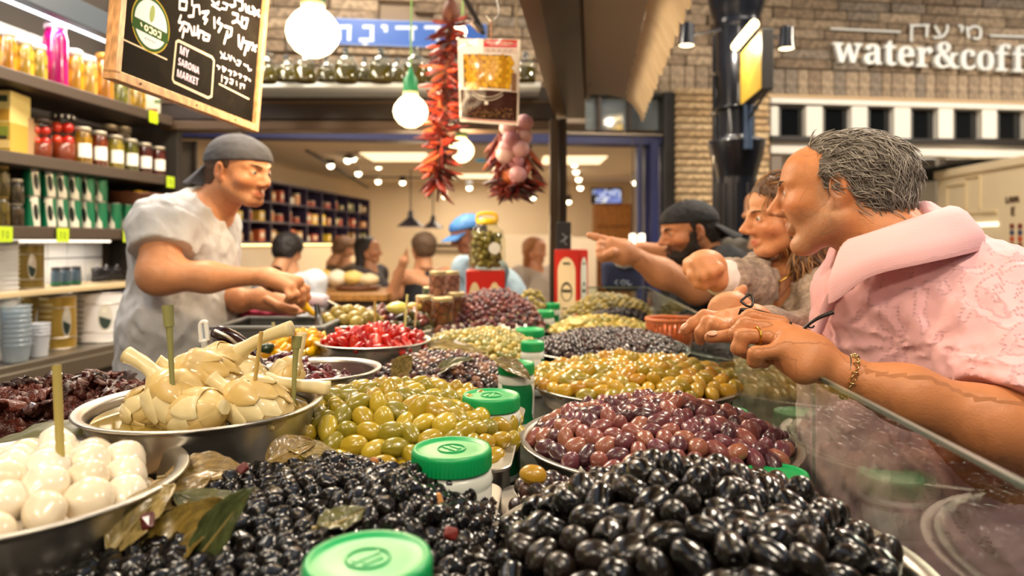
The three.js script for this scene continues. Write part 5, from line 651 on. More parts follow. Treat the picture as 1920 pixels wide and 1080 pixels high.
function skinTone(base, M, { stubble = 0, stubbleColor = '#4a4038', lips = '#a8503f', beard = 0 } = {}) {
  const I = M.clone().invert().elements, b = rgbOf(base), l = rgbOf(lips), st = rgbOf(stubbleColor), red = [b[0] * 1.02, b[1] * 0.74, b[2] * 0.66];
  return (X, Y, Z) => {
    const x = I[0] * X + I[4] * Y + I[8] * Z + I[12], y = I[1] * X + I[5] * Y + I[9] * Z + I[13], z = I[2] * X + I[6] * Y + I[10] * Z + I[14]; let c = b.slice(); if (Math.hypot(x, y, z) > 0.19 || Math.abs(x) > 0.1 || z > 0.135) { const n = 1 + 0.06 * simplex(X * 40, Y * 40, Z * 40); return c.map((v) => v * n); }
    c = mixc(c, red, 0.55 * Math.exp(-((Math.abs(x) - 0.045) ** 2 + (y + 0.035) ** 2 + (z - 0.07) ** 2) / 0.0009) + 0.45 * Math.exp(-(x * x + (y + 0.036) ** 2 + (z - 0.112) ** 2) / 0.0004) + 0.4 * sstep(0.07, 0.082, Math.abs(x)) * sstep(-0.05, -0.03, -Math.abs(y)));
    if (stubble) { const cover = sstep(-0.03, -0.055, y) * sstep(-0.03, 0.01, z) * sstep(-0.15, -0.12, y), must = sstep(0.03, 0.02, Math.abs(x)) * sstep(-0.05, -0.056, y) * sstep(-0.068, -0.064, y) * sstep(0.07, 0.08, z), side = sstep(0.052, 0.06, Math.abs(x)) * sstep(0.02, 0.0, y) * sstep(-0.02, 0.0, z) * sstep(0.035, 0.02, z); const speck = 0.75 + 0.5 * simplex(x * 420, y * 420, z * 420); c = mixc(c, st, clamp(stubble * speck * Math.max(cover * 0.9, must, side * 0.8), 0, 0.95)); }
    const lip = Math.exp(-((y + 0.0735) ** 2) / 0.00012) * sstep(0.026, 0.018, Math.abs(x)) * sstep(0.079, 0.084, z); c = mixc(c, l, lip * 0.85);
    const n = 1 + 0.05 * simplex(x * 60, y * 60, z * 60) + 0.04 * simplex(x * 200, y * 200, z * 200); return c.map((v) => v * n);
  };
}
const skinM = new THREE.MeshPhysicalMaterial({ color: '#ffffff', vertexColors: true, roughness: 0.5, sheen: 0.2, sheenColor: new THREE.Color('#ffb090'), bumpMap: T.skin, bumpScale: 0.0004 });
function eyes(t, M, iris = '#3a2a1c') { for (const s of [-1, 1]) { const e = merged([ball(0.0128, 16, 12)]), c = new Float32Array(e.attributes.position.count * 3), w = rgbOf('#d8cfc6'), ir = rgbOf(iris); for (let i = 0; i < e.attributes.position.count; i++) { const x = e.attributes.position.getX(i), y = e.attributes.position.getY(i), z = e.attributes.position.getZ(i), r = Math.hypot(x, y), k = z > 0 && r < 0.0028 ? [0.005, 0.005, 0.005] : z > 0 && r < 0.0062 ? ir : w; c.set(k, i * 3); } e.setAttribute('color', new THREE.BufferAttribute(c, 3)); e.applyMatrix4(new THREE.Matrix4().makeTranslation(s * 0.031, 0, 0.0748)).applyMatrix4(M); part(t, 'eye', e, mat('#ffffff', 0.08, { vertexColors: true, clearcoat: 1 })); } }
function brows(t, M, color, th = 1) { for (const s of [-1, 1]) { const r = rng(s + 9), L = []; for (let i = 0; i < 46; i++) { const k = i / 45, x = lerp(0.013, 0.051, k), b = V(s * x, 0.019 + 0.007 * Math.sin(k * 2.2) + (r() - 0.5) * 0.005 * th, 0.098 - 0.026 * k * k * 1.2 - 0.002); L.push(sweep([b, b.clone().add(V(s * 0.007, 0.002 - 0.004 * k, -0.002))], [0.0012 * th, 0.0003], 4, 2)); } part(t, 'eyebrow', merged(L).applyMatrix4(M), mat(color, 0.7)); } }
// hair over the skull: line = [[y, z], ...] the front limit of the hair by height
const onLine = (line, y) => { if (y >= line[0][0]) return line[0][1]; for (let i = 0; i + 1 < line.length; i++) if (y >= line[i + 1][0]) return lerp(line[i + 1][1], line[i][1], (y - line[i + 1][0]) / (line[i][0] - line[i + 1][0])); return line[line.length - 1][1]; };
function hairCap(M, { line, crown = 0, thick = 0.008, low = -0.1, rough = 0.003, extra = [], cell = 0.003, freq = [90, 40, 40] }) {
  const P = within([ell(V(0, 0.038 - crown / 2, -0.02), [0.074 + thick, 0.092 - crown / 2 + thick, 0.097 + thick], 0.02), ell(V(0, -0.03, -0.05), [0.062 + thick * 0.6, 0.07, 0.058 + thick * 0.6], 0.03), ...extra], M), I = M.clone().invert().elements, sc = Math.cbrt(Math.abs(M.determinant()));
  return blob(P, cell, (X, Y, Z, d) => { const x = I[0] * X + I[4] * Y + I[8] * Z + I[12], y = I[1] * X + I[5] * Y + I[9] * Z + I[13], z = I[2] * X + I[6] * Y + I[10] * Z + I[14]; const w = rough * (simplex(x * freq[0], y * freq[1], z * freq[2]) + 0.6 * simplex(x * freq[0] * 2.3, y * freq[1] * 2.3, z * freq[2] * 2.3 + 5)); return smax(smax(d + w * sc, (z - onLine(line, y) + 0.004 * simplex(x * 90, y * 90, 3)) * sc * 0.8, 0.006), (low - y) * sc * 0.8, 0.006); }, null, 0.006);
}
function strands(geo, n, seed, flow, { L = 0.03, r = 0.0012, wave = 0.004, M = null, steps = 7, lift = 0.002, R = 0.1 }) {  // thin locks lying along the hair's surface
  const p = geo.attributes.position, nn = geo.attributes.normal, q = rng(seed), out = []; const v = V(0, 0, 0), m = V(0, 0, 0), buckets = [];
  for (let i = 0; i < n; i++) { const k = Math.floor(q() * p.count); v.fromBufferAttribute(p, k); m.fromBufferAttribute(nn, k); const f = flow(v, m, q); if (!f) continue; f.addScaledVector(m, -f.dot(m)); if (f.lengthSq() < 1e-4) continue; f.normalize(); const s = f.clone().cross(m), len = L * (0.6 + q() * 0.8), ph = q() * 6, pts = []; for (let j = 0; j <= 4; j++) { const t = j / 4, d = t * len; pts.push(v.clone().addScaledVector(f, d).addScaledVector(m, lift * (0.3 + Math.sin(t * 3.1)) - d * d / (2 * R)).addScaledVector(s, wave * Math.sin(ph + t * 4.5))); } out.push(sweep(pts, [r * 0.5, r, r * 0.9, r * 0.15], 4, steps)); }
  return merged(out);
}
function capPrims() { return 0; }
function baseballCap(t, M, m, { name = 'cap', front = 0.012, drop = -0.01, back = true, brimLen = 0.075, tilt = 0.35 } = {}) {
  const P = within([ell(V(0, 0.04, -0.02), [0.0815, 0.099, 0.106], 0.02), ell(V(0, 0.05, 0.04), [0.0625, 0.054, 0.0545], 0.03)], M), I = M.clone().invert().elements, sc = Math.cbrt(Math.abs(M.determinant()));
  const g = blob(P, 0.0032, (X, Y, Z, d) => { const x = I[0] * X + I[4] * Y + I[8] * Z + I[12], y = I[1] * X + I[5] * Y + I[9] * Z + I[13], z = I[2] * X + I[6] * Y + I[10] * Z + I[14]; const a = Math.atan2(z + 0.02, x), seam = 0.0012 * Math.exp(-(((((a / (Math.PI / 3)) % 1) + 1) % 1 - 0.5) ** 2) * 900); return smax(d + seam * sc - 0.0012 * sc * simplex(x * 30, y * 30, z * 30), (drop + (front - drop) * 0 + 0.25 * (z + 0.02) * tilt + 0.02 - y) * sc * 0.9, 0.004); }, null, 0.004);
  const c = part(t, name, g, m);
  const sgn = back ? -1 : 1; const brim = sheet(20, 10, (u, v) => { const a = (u - 0.5) * 2.1, rr = 1 + 0; const x = Math.sin(a) * (0.083) * (1 - 0.12 * v), z0 = -0.02 + sgn * Math.cos(a) * 0.104, ext = brimLen * v * Math.cos(a * 0.72) ** 0.7; return [x, 0.012 + drop * 0.5 + sgn * -0.0 + 0.25 * tilt * (z0 + 0.02) - (back ? 0.062 : 0.024) * v - 0.018 * v * Math.abs(Math.sin(a)) ** 2, z0 + sgn * ext]; }, 0.0035).applyMatrix4(M); part(c, 'brim', brim, m); const btn = moved(ball(0.007, 10, 8, 1, 0.5, 1), 0, 0.14, -0.02).applyMatrix4(M); part(c, 'button', btn, m); return c;
}
const W3 = (...a) => a.map((p) => at(...p));
function finger(px, r, k = 0.006) { const p = W3(...px); return chain(p, p.map((_, i) => r * (1 - 0.09 * i)), k); }
const fold = (x, y, z, s, a = 1) => { const n = simplex(x * s + 3, y * s * 0.55, z * s + 1), m = simplex(x * s * 2.3, y * s * 1.2 + 7, z * s * 2.3); return a * ((1 - Math.abs(n)) ** 2 * 0.7 + 0.35 * m); };
const cloth = (hex, e = {}) => mat(hex, 0.85, { sheen: 0.3, sheenRoughness: 0.6, bumpMap: T.weave, bumpScale: 0.0003, ...e });
// ================= the man in the pink shirt
{
  const t = thing('person', 'grey haired man in a pink short sleeved shirt leaning over the glass, holding eyeglasses', 'person', V(0, 0, 0));
  const f = V(-0.86, -0.07, -0.51), M = frame(at(1571, 357, 1.0), f, 0.02, [0.82, 0.845, 0.82]);
  const zp = (x, y, d) => [1260 + x / 4.908, 540 + y / 4.908, d];
  const wrist = at(1572, 702, 0.81), elbow = at(1950, 822, 0.78);
  // hand over the glass: palm, four bent fingers, thumb reaching forward
  const hand = [cap(at(1605, 706, 0.806), wrist, 0.0215, 0.02, 0.02), cap(wrist, at(...zp(1230, 620, 0.815)), 0.0195, 0.021, 0.016), cap(at(...zp(1240, 560, 0.83)), at(...zp(1010, 400, 0.85)), 0.0195, 0.0125, 0.016), cap(at(...zp(1250, 640, 0.81)), at(...zp(1020, 560, 0.815)), 0.0195, 0.0125, 0.016), cap(at(...zp(1330, 620, 0.82)), at(...zp(1060, 480, 0.83)), 0.021, 0.0145, 0.016), cap(at(...zp(1200, 760, 0.8)), at(...zp(1000, 640, 0.83)), 0.016, 0.012, 0.016),
    ...finger([zp(1010, 325, 0.875), zp(720, 262, 0.88), zp(600, 330, 0.88), zp(600, 430, 0.875)], 0.0098), ...finger([zp(980, 372, 0.855), zp(670, 338, 0.855), zp(585, 420, 0.855), zp(640, 510, 0.86)], 0.0098),
    ...finger([zp(1000, 440, 0.84), zp(650, 446, 0.835), zp(608, 555, 0.835), zp(680, 605, 0.845)], 0.0098), ...finger([zp(1000, 570, 0.815), zp(770, 606, 0.81), zp(758, 672, 0.815), zp(850, 690, 0.83)], 0.0092),
    ...finger([zp(980, 560, 0.86), zp(760, 440, 0.885), zp(560, 438, 0.9), zp(350, 455, 0.905)], 0.0105)];
  const zq = 0.985, hand2 = [cap(at(1470, 632, 1.0), at(...zp(760, 330, zq)), 0.024, 0.021, 0.02), cap(at(...zp(740, 300, zq)), at(...zp(520, 290, zq)), 0.021, 0.0145, 0.02), cap(at(...zp(740, 350, zq - 0.01)), at(...zp(540, 340, zq - 0.015)), 0.021, 0.014, 0.02), ...finger([zp(540, 285, zq + 0.01), zp(300, 262, zq + 0.01), zp(195, 330, zq + 0.01), zp(120, 392, zq + 0.01)], 0.0105), ...finger([zp(530, 320, zq - 0.005), zp(330, 320, zq - 0.01), zp(268, 410, zq - 0.01), zp(262, 480, zq)], 0.0105), ...finger([zp(540, 340, zq - 0.02), zp(410, 335, zq - 0.03), zp(370, 400, zq - 0.02), zp(420, 440, zq)], 0.0102), ...finger([zp(560, 360, zq - 0.03), zp(470, 360, zq - 0.04), zp(440, 410, zq - 0.03), zp(490, 430, zq - 0.01)], 0.0095), ...finger([zp(620, 330, zq + 0.03), zp(430, 360, zq + 0.03), zp(330, 430, zq + 0.02)], 0.011)];
  const arms = [cap(wrist, at(1700, 742, 0.79), 0.0205, 0.03, 0.03), cap(at(1700, 742, 0.79), at(1850, 795, 0.78), 0.0315, 0.038, 0.03), cap(at(1850, 795, 0.78), elbow, 0.037, 0.04, 0.03), cap(elbow, at(1850, 600, 0.91), 0.042, 0.052, 0.03), cap(at(1470, 632, 1.0), at(1600, 690, 1.14), 0.024, 0.038, 0.03), cap(at(1600, 690, 1.14), at(1660, 580, 1.2), 0.042, 0.05, 0.03), ell(at(1775, 720, 1.06), [0.16, 0.24, 0.2], 0.05), ell(at(1760, 960, 1.08), [0.18, 0.3, 0.2], 0.05), cap(at(1760, 1100, 1.1), V(at(1760, 0, 1.1).x, 0.55, -1.02), 0.13, 0.1, 0.05), cap(V(at(1760, 0, 1.1).x, 0.55, -1.02), V(at(1770, 0, 1.1).x, 0.04, -1.0), 0.085, 0.05, 0.03), cap(V(at(1760, 0, 1.1).x, 0.55, -1.2), V(at(1760, 0, 1.1).x, 0.04, -1.22), 0.085, 0.05, 0.03), cap(at(1672, 450, 0.98), at(1750, 590, 1.05), 0.05, 0.07, 0.05)];
  const col = skinTone('#bd7c50', M, { stubble: 0.42, stubbleColor: '#b9a795', lips: '#a55a40' });
  const hp = within(headPrims({ neckR: 0.069, jaw: 1.12, neckTo: V(-0.0, -0.115, -0.066), open: 0.7, crown: 0.018, chin: 0.012 }), M), [hl, hh] = bounds(within([ell(V(0, 0, 0), [0.13, 0.145, 0.145])], M), 0); hl.y -= 0.06;
  part(t, 'body', merged([nets(hl, hh, 0.0028, hp, null, col), blob(hand, 0.0024, null, col), blob(hand2, 0.0027, null, col), blob([...arms, ...within([cap(V(0, -0.08, -0.05), V(0, -0.125, -0.07), 0.069, 0.066, 0.03)], M)], 0.008, null, col)]), skinM);
  eyes(t, M, '#3b2c20'); brows(t, M, '#6f6660', 1.3);
  const line = [[0.11, 0.052], [0.085, 0.034], [0.066, 0.012], [0.055, 0.02], [0.02, 0.022], [-0.012, 0.012], [-0.018, -0.022], [-0.05, -0.034], [-0.1, -0.052]], hair = hairCap(M, { line, crown: 0.018, thick: 0.0075, low: -0.105, rough: 0.0022 });
  const grey = ['#77716d', '#8a847f', '#5f5955', '#948e89'].map((c) => mat(c, 0.5, { sheen: 0.5, sheenRoughness: 0.4 })), h = part(t, 'hair', hair, mat('#625c58', 0.65)); const I = M.clone().invert();
  const flow = (v, m, q) => { const l = v.clone().applyMatrix4(I); const back = V(0, -0.35 - 0.9 * sstep(0.02, -0.09, l.z), -1 + 0.8 * sstep(-0.04, -0.1, l.z)); back.x += 0.5 * simplex(l.x * 20, l.y * 20, l.z * 20); back.y += 0.6 * simplex(l.x * 18 + 5, l.y * 18, l.z * 18); return back.transformDirection(M); };
  grey.forEach((m, i) => part(h, 'lock', strands(hair, 800, 400 + i, flow, { L: 0.03, r: 0.0008, wave: 0.005, lift: 0.0018, R: 0.085, steps: 6 }), m));
  // shirt
  const sh0 = at(1845, 580, 0.915), el = at(1960, 800, 0.8), hemDir = at(1830, 760, 0.86).clone().sub(sh0).normalize();
  const shirtP = [ell(at(1778, 690, 1.07), [0.205, 0.165, 0.235], 0.06), ell(at(1768, 880, 1.08), [0.21, 0.2, 0.235], 0.08), cap(at(1760, 1010, 1.09), at(1765, 1260, 1.1), 0.175, 0.17, 0.06), cap(at(1705, 480, 0.985), sh0, 0.066, 0.078, 0.06), cap(at(1695, 485, 1.0), at(1660, 575, 1.2), 0.066, 0.078, 0.06), ell(at(1835, 560, 1.02), [0.13, 0.085, 0.14], 0.06), ell(at(1660, 560, 1.03), [0.1, 0.085, 0.12], 0.06), cap(sh0, el, 0.079, 0.098, 0.035), cap(at(1660, 580, 1.2), at(1600, 690, 1.14), 0.075, 0.07, 0.04)];
  const neckCut = [cap(at(1660, 405, 0.965), at(1640, 330, 0.975), 0.05, 0.062, 0.012, true), cap(at(1622, 470, 0.975), at(1580, 548, 0.985), 0.026, 0.01, 0.015, true)];
  const hem = at(1845, 737, 0.845), hN = V(-0.33, -0.9, 0.2).normalize(), armAx = el.clone().sub(sh0).normalize();
  const pinkM = cloth('#e8b8c1', { sheenColor: new THREE.Color('#ffdfe4') });
  const P2 = [...shirtP, ...neckCut], pit = at(1715, 650, 0.9);
  const shirtFn = (x, y, z, d) => {
    const rx = x - sh0.x, ry = y - sh0.y, rz = z - sh0.z, al = rx * armAx.x + ry * armAx.y + rz * armAx.z, pr = Math.hypot(rx - armAx.x * al, ry - armAx.y * al, rz - armAx.z * al), inArm = sstep(0.15, 0.1, pr) * sstep(-0.01, 0.05, al);
    const ax = x - pit.x, ay = y - pit.y, pd = Math.hypot(ax, ay, z - pit.z), pa = Math.atan2(ay, ax); const drape = fold(x + 0.5 * y, y * 0.7, z * 0.8 + 0.3 * y, 9, 0.009) + fold(x - 0.3 * y, y, z, 20, 0.0025) + 0.0016 * simplex(x * 50, y * 34, z * 50) + 0.007 * Math.exp(-pd / 0.16) * (1 - Math.abs(Math.sin(pa * 5.5 + 1.4 * simplex(x * 7, y * 7, 3)))) ** 1.5; const seam = 0.003 * Math.exp(-((al + 0.012 - 0.06 * (pr - 0.08)) ** 2) / 0.00002) * (pr < 0.16 ? 1 : 0);
    let e = d - drape + seam + 0.006;
    if (inArm > 0) { const u = (x - hem.x) * hN.x + (y - hem.y) * hN.y + (z - hem.z) * hN.z; const cut = u + 0.006 * simplex(x * 14, y * 14, z * 14); e = Math.max(e, lerp(-1, cut, clamp(inArm * 8, 0, 1))); }
    return e;
  };
  const shirt = part(t, 'shirt', blob(P2, 0.0048, shirtFn, null, 0.02), pinkM);
  const F3 = V(-0.9, 0, -0.44), S3 = V(-0.44, 0, 0.9), CN = at(1664, 454, 0.967), ringP = (th, r, dy) => CN.clone().addScaledVector(F3, Math.cos(th) * r * 1.12).addScaledVector(S3, Math.sin(th) * r).add(V(0, -Math.cos(th) * 0.028 + dy, 0));
  part(shirt, 'collar', sheet(60, 8, (u, v) => { const th = Math.PI + (u - 0.5) * 4.5, tip = Math.exp(-((Math.min(u, 1 - u) / 0.07) ** 2)), o = v * (0.056 + 0.03 * tip); const q = ringP(th, 0.066 + 0.034 * Math.sin(Math.min(v * 1.3, 1) * 1.57) + 0.004 * tip, 0.02 + 0.006 * Math.sin(Math.min(v * 2.5, 1) * 3.14) - o); return [q.x, q.y, q.z]; }, 0.0022), pinkM);
  { const edge = []; for (let i = 2; i < 59; i++) { const u = i / 60, th = Math.PI + (u - 0.5) * 4.5, tip = Math.exp(-((Math.min(u, 1 - u) / 0.07) ** 2)); edge.push(ringP(th, 0.1014 + 0.004 * tip, 0.02 - 0.9 * (0.056 + 0.03 * tip))); } part(shirt, 'collar_seam', sweep(edge, [0.0009], 6, 120), pinkM); }
  part(shirt, 'collar_stand', sheet(50, 4, (u, v) => { const q = ringP(Math.PI + (u - 0.5) * 5.0, 0.0665 + 0.002 * v, 0.016 - v * 0.036); return [q.x, q.y, q.z]; }, 0.0016), pinkM);
  const pl = [at(1600, 478, 0.985), at(1570, 540, 0.985), at(1541, 598, 0.985), at(1520, 650, 0.975)]; part(shirt, 'placket', sweep(pl, [0.012], 8, 16, [1, 0.25], V(0.4, 0, 0.9)), pinkM);
  part(t, 'trousers', blob([cap(at(1765, 1180, 1.08), V(at(1760, 0, 1.1).x, 0.5, -1.02), 0.15, 0.11, 0.05), cap(V(at(1760, 0, 1.1).x, 0.5, -1.02), V(at(1770, 0, 1.1).x, 0.08, -1.0), 0.11, 0.085, 0.03), cap(V(at(1760, 0, 1.1).x, 0.5, -1.2), V(at(1760, 0, 1.1).x, 0.08, -1.22), 0.11, 0.085, 0.03)], 0.012, (x, y, z, d) => Math.max(d - fold(x, y, z, 12, 0.005), 0.04 - y)), cloth('#3a3d46'));
  for (const z of [-0.98, -1.2]) part(t, 'shoe', warp(rbox(0.24, 0.07, 0.1, 0.03, 3), (v) => { if (v.x < -0.04) v.y *= 0.8; }), mat('#2a2320', 0.4), V(at(1740, 0, 1.1).x, 0.035, z));
  for (const [a, b, n] of [[zp(385, 452, 0.9), zp(350, 455, 0.905), V(-0.1, 0.75, 0.6)], [zp(150, 362, zq), zp(122, 390, zq), V(-0.7, 0.5, 0.5)]]) { const p = at(...a).lerp(at(...b), 0.5).addScaledVector(n.clone().normalize(), 0.0075), g = ball(0.0058, 12, 8, 1.25, 0.35, 0.8); g.applyQuaternion(new THREE.Quaternion().setFromUnitVectors(UPV, n.clone().normalize())); part(t, 'nail', g.translate(p.x, p.y, p.z), mat('#d9a48c', 0.3, { clearcoat: 0.4 })); }
  // ring, bracelet
  const ringAt = (c, ax, R, r) => { const g = new THREE.TorusGeometry(R, r, 8, 28); g.applyQuaternion(new THREE.Quaternion().setFromUnitVectors(V(0, 0, 1), ax.clone().normalize())); return g.translate(c.x, c.y, c.z); };
  part(t, 'ring', ringAt(at(...zp(785, 443, 0.8365)), at(...zp(1000, 440, 0.84)).sub(at(...zp(650, 446, 0.835))), 0.0106, 0.0013), mat('#e6b84a', 0.2, { metalness: 1 }));
  { const c = at(1592, 706, 0.808), ax = at(1700, 742, 0.79).sub(wrist).normalize(), b1 = V(0, 1, 0).addScaledVector(ax, -ax.y).normalize(), b2 = ax.clone().cross(b1), L = []; for (let i = 0; i < 26; i++) { const a = i / 26 * 6.283, g = new THREE.TorusGeometry(0.0034, 0.0011, 6, 12); if (i % 2) g.rotateX(1.57); const p = c.clone().addScaledVector(b1, Math.cos(a) * 0.0245).addScaledVector(b2, Math.sin(a) * 0.0245); L.push(g.applyQuaternion(new THREE.Quaternion().setFromUnitVectors(V(0, 1, 0), b1.clone().multiplyScalar(-Math.sin(a)).addScaledVector(b2, Math.cos(a)))).translate(p.x, p.y, p.z)); } part(t, 'bracelet', merged(L), mat('#d8c08a', 0.2, { metalness: 1 })); part(t, 'bracelet', ringAt(c.clone().addScaledVector(ax, -0.006), ax, 0.0232, 0.0013), mat('#4a4038', 0.6)); }
  // eyeglasses held in the hand
  const e = thing('eyeglasses', 'folded dark eyeglasses held in the hand of the man in pink', 'glasses', V(0, 0, 0)), gm = mat('#1c1a1c', 0.3), gq = (x, y, d) => at(...zp(x, y, d));
  part(e, 'temple', sweep([gq(640, 200, 0.92), gq(760, 210, 0.915), gq(990, 280, 0.9), gq(1100, 330, 0.89)], [0.0028, 0.0028, 0.0022], 8, 16), gm); part(e, 'rim', sweep([gq(630, 120, 0.93), gq(720, 60, 0.93), gq(745, 110, 0.925), gq(730, 170, 0.92), gq(690, 165, 0.925), gq(630, 120, 0.93)], [0.0018], 8, 30), gm); part(e, 'rim', sweep([gq(640, 190, 0.92), gq(620, 250, 0.925), gq(640, 300, 0.93), gq(700, 320, 0.93), gq(740, 260, 0.925), gq(720, 205, 0.92)], [0.0018], 8, 30), gm);
  part(e, 'temple', sweep([gq(1190, 405, 0.9), gq(1240, 350, 0.9), gq(1340, 280, 0.895), gq(1485, 222, 0.89)], [0.0022, 0.0022, 0.003], 8, 16), gm); part(e, 'bridge', sweep([gq(1190, 405, 0.9), gq(1150, 420, 0.895), gq(1090, 335, 0.89)], [0.0018], 8, 10), gm); part(e, 'nose_pad', sweep([gq(1230, 350, 0.9), gq(1290, 365, 0.9), gq(1310, 345, 0.9)], [0.0012], 6, 10), gm);
}
// ================= the woman behind him
{
  const t = thing('person', 'woman in a beige blouse with long brown hair, her hand raised over the olives', 'person');
  const M = frame(at(1477, 409, 1.42), V(-0.97, -0.05, -0.02), 0, [0.84, 0.77, 0.84]); const col = skinTone('#c98c62', M, { lips: '#b0503f' });
  const zf = (x, y, d) => [1050 + x / 3, 360 + y / 3, d];
  const fist = [cap(at(1345, 523, 1.3), at(1325, 500, 1.3), 0.026, 0.026, 0.02), ell(at(1323, 494, 1.3), [0.036, 0.024, 0.03], 0.02), ...finger([zf(730, 410, 1.3), zf(745, 470, 1.285), zf(770, 520, 1.28)], 0.0105), ...finger([zf(760, 400, 1.285), zf(800, 470, 1.27), zf(810, 530, 1.28)], 0.011), ...finger([zf(800, 390, 1.28), zf(850, 450, 1.265), zf(850, 510, 1.28)], 0.011), ...finger([zf(840, 390, 1.28), zf(895, 430, 1.265), zf(865, 485, 1.28)], 0.0105), ...finger([zf(720, 400, 1.31), zf(720, 440, 1.31), zf(760, 470, 1.3)], 0.0105)];
  const hand2 = [cap(at(1400, 590, 1.2), at(1378, 580, 1.18), 0.022, 0.026, 0.02), ell(at(1365, 572, 1.18), [0.032, 0.02, 0.025], 0.02), ...finger([[1352, 565, 1.17], [1338, 574, 1.165], [1332, 586, 1.165]], 0.0085), ...finger([[1356, 572, 1.165], [1343, 583, 1.16], [1340, 594, 1.16]], 0.0085), ...finger([[1362, 578, 1.16], [1352, 589, 1.155], [1350, 598, 1.16]], 0.008), ...finger([[1368, 582, 1.155], [1361, 592, 1.15], [1360, 600, 1.155]], 0.0075), ...finger([[1372, 560, 1.19], [1386, 548, 1.2], [1394, 541, 1.2]], 0.0085)];
  const hp = within(headPrims({ neckR: 0.047, jaw: 0.92, nose: 0.9, neckTo: V(0, -0.2, -0.05) }), M), [hl, hh] = bounds(within([ell(V(0, 0, 0), [0.12, 0.14, 0.14])], M), 0); hl.y -= 0.06;
  part(t, 'body', merged([nets(hl, hh, 0.003, hp, null, col), blob(fist, 0.003, null, col), blob(hand2, 0.003, null, col), blob([cap(at(1345, 523, 1.3), at(1400, 545, 1.36), 0.026, 0.034, 0.03), cap(at(1400, 545, 1.36), at(1440, 520, 1.5), 0.036, 0.04, 0.03), cap(at(1400, 590, 1.2), at(1520, 640, 1.25), 0.022, 0.035, 0.03), cap(at(1520, 640, 1.25), at(1560, 545, 1.33), 0.036, 0.042, 0.03), ell(at(1500, 640, 1.45), [0.11, 0.17, 0.14], 0.05), cap(at(1505, 500, 1.44), at(1500, 560, 1.44), 0.046, 0.07, 0.04), cap(at(1510, 720, 1.45), V(at(1510, 0, 1.45).x, 0.06, -1.45), 0.12, 0.06, 0.04)], 0.008, null, col)]), skinM);
  eyes(t, M, '#3a2a1c'); brows(t, M, '#4a3424', 0.9);
  const line = [[0.13, 0.075], [0.085, 0.082], [0.066, 0.068], [0.045, 0.036], [0.01, 0.02], [-0.06, 0.022], [-0.3, 0.04]];
  const I = M.clone().invert(), L = (x, y, z) => V(x, y, z); const hair = hairCap(M, { line, thick: 0.02, low: -0.36, rough: 0.004, freq: [60, 14, 60], extra: [cap(L(0.06, 0.02, -0.03), L(0.085, -0.14, -0.015), 0.042, 0.036, 0.03), cap(L(0.085, -0.14, -0.015), L(0.1, -0.26, 0.0), 0.036, 0.022, 0.03), cap(L(-0.06, 0.02, -0.03), L(-0.085, -0.2, -0.02), 0.04, 0.03, 0.03), cap(L(0, 0, -0.07), L(0, -0.26, -0.09), 0.055, 0.04, 0.03)] });
  const h = part(t, 'hair', hair, mat('#5a3d26', 0.55)); ['#6e4a2c', '#8a6038', '#4a3020', '#a67c4c'].forEach((c, i) => part(h, 'lock', strands(hair, 300, 430 + i, (v) => { const l = v.clone().applyMatrix4(I); const w = V(0.2 * simplex(l.x * 15, l.y * 15, l.z * 15), -1, -0.3 - 0.6 * sstep(0.0, 0.08, l.y)); return w.transformDirection(M); }, { L: 0.05, r: 0.0017, wave: 0.006, R: 0.16 }), mat(c, 0.45, { sheen: 0.4 })));
  const bl = [ell(at(1495, 610, 1.45), [0.13, 0.11, 0.15], 0.06), cap(at(1505, 690, 1.45), at(1510, 860, 1.45), 0.135, 0.15, 0.05), cap(at(1500, 525, 1.45), at(1560, 548, 1.32), 0.045, 0.055, 0.05), cap(at(1490, 525, 1.46), at(1425, 525, 1.5), 0.045, 0.05, 0.05), cap(at(1430, 522, 1.5), at(1402, 540, 1.37), 0.056, 0.052, 0.03), cap(at(1402, 540, 1.37), at(1366, 524, 1.325), 0.052, 0.042, 0.03), cap(at(1562, 550, 1.32), at(1525, 645, 1.25), 0.056, 0.05, 0.03), cap(at(1525, 645, 1.25), at(1440, 612, 1.2), 0.05, 0.036, 0.03), cap(at(1500, 520, 1.44), at(1498, 440, 1.43), 0.058, 0.06, 0.02, true), cap(at(1475, 520, 1.4), at(1448, 570, 1.36), 0.034, 0.014, 0.02, true)];
  const b = part(t, 'blouse', blob(bl, 0.0055, (x, y, z, d) => d - fold(x, y, z, 13, 0.009) - 0.002 * simplex(x * 50, y * 25, z * 50) + 0.004, null, 0.02), cloth('#c4b0a0', { map: T.blotch })); part(t, 'cuff', blob([cap(at(1372, 527, 1.33), at(1356, 521, 1.315), 0.037, 0.036, 0.01)], 0.004, (x, y, z, d) => d - fold(x, y, z, 30, 0.003)), cloth('#e9e6e4'));
  part(t, 'necklace', sweep([at(1502, 497, 1.37), at(1480, 515, 1.35), at(1462, 528, 1.345), at(1456, 522, 1.36), at(1452, 505, 1.4)], [0.0022], 8, 30), mat('#d8b25a', 0.25, { metalness: 1 }));
  part(t, 'trousers', blob([cap(at(1510, 800, 1.45), V(at(1510, 0, 1.45).x, 0.05, -1.45), 0.14, 0.09, 0.04)], 0.012, (x, y, z, d) => Math.max(d, 0.03 - y)), cloth('#3b3a40')); part(t, 'shoe', rbox(0.2, 0.06, 0.09, 0.025, 2), mat('#3a2c22', 0.5), V(at(1495, 0, 1.45).x, 0.03, -1.45));
}
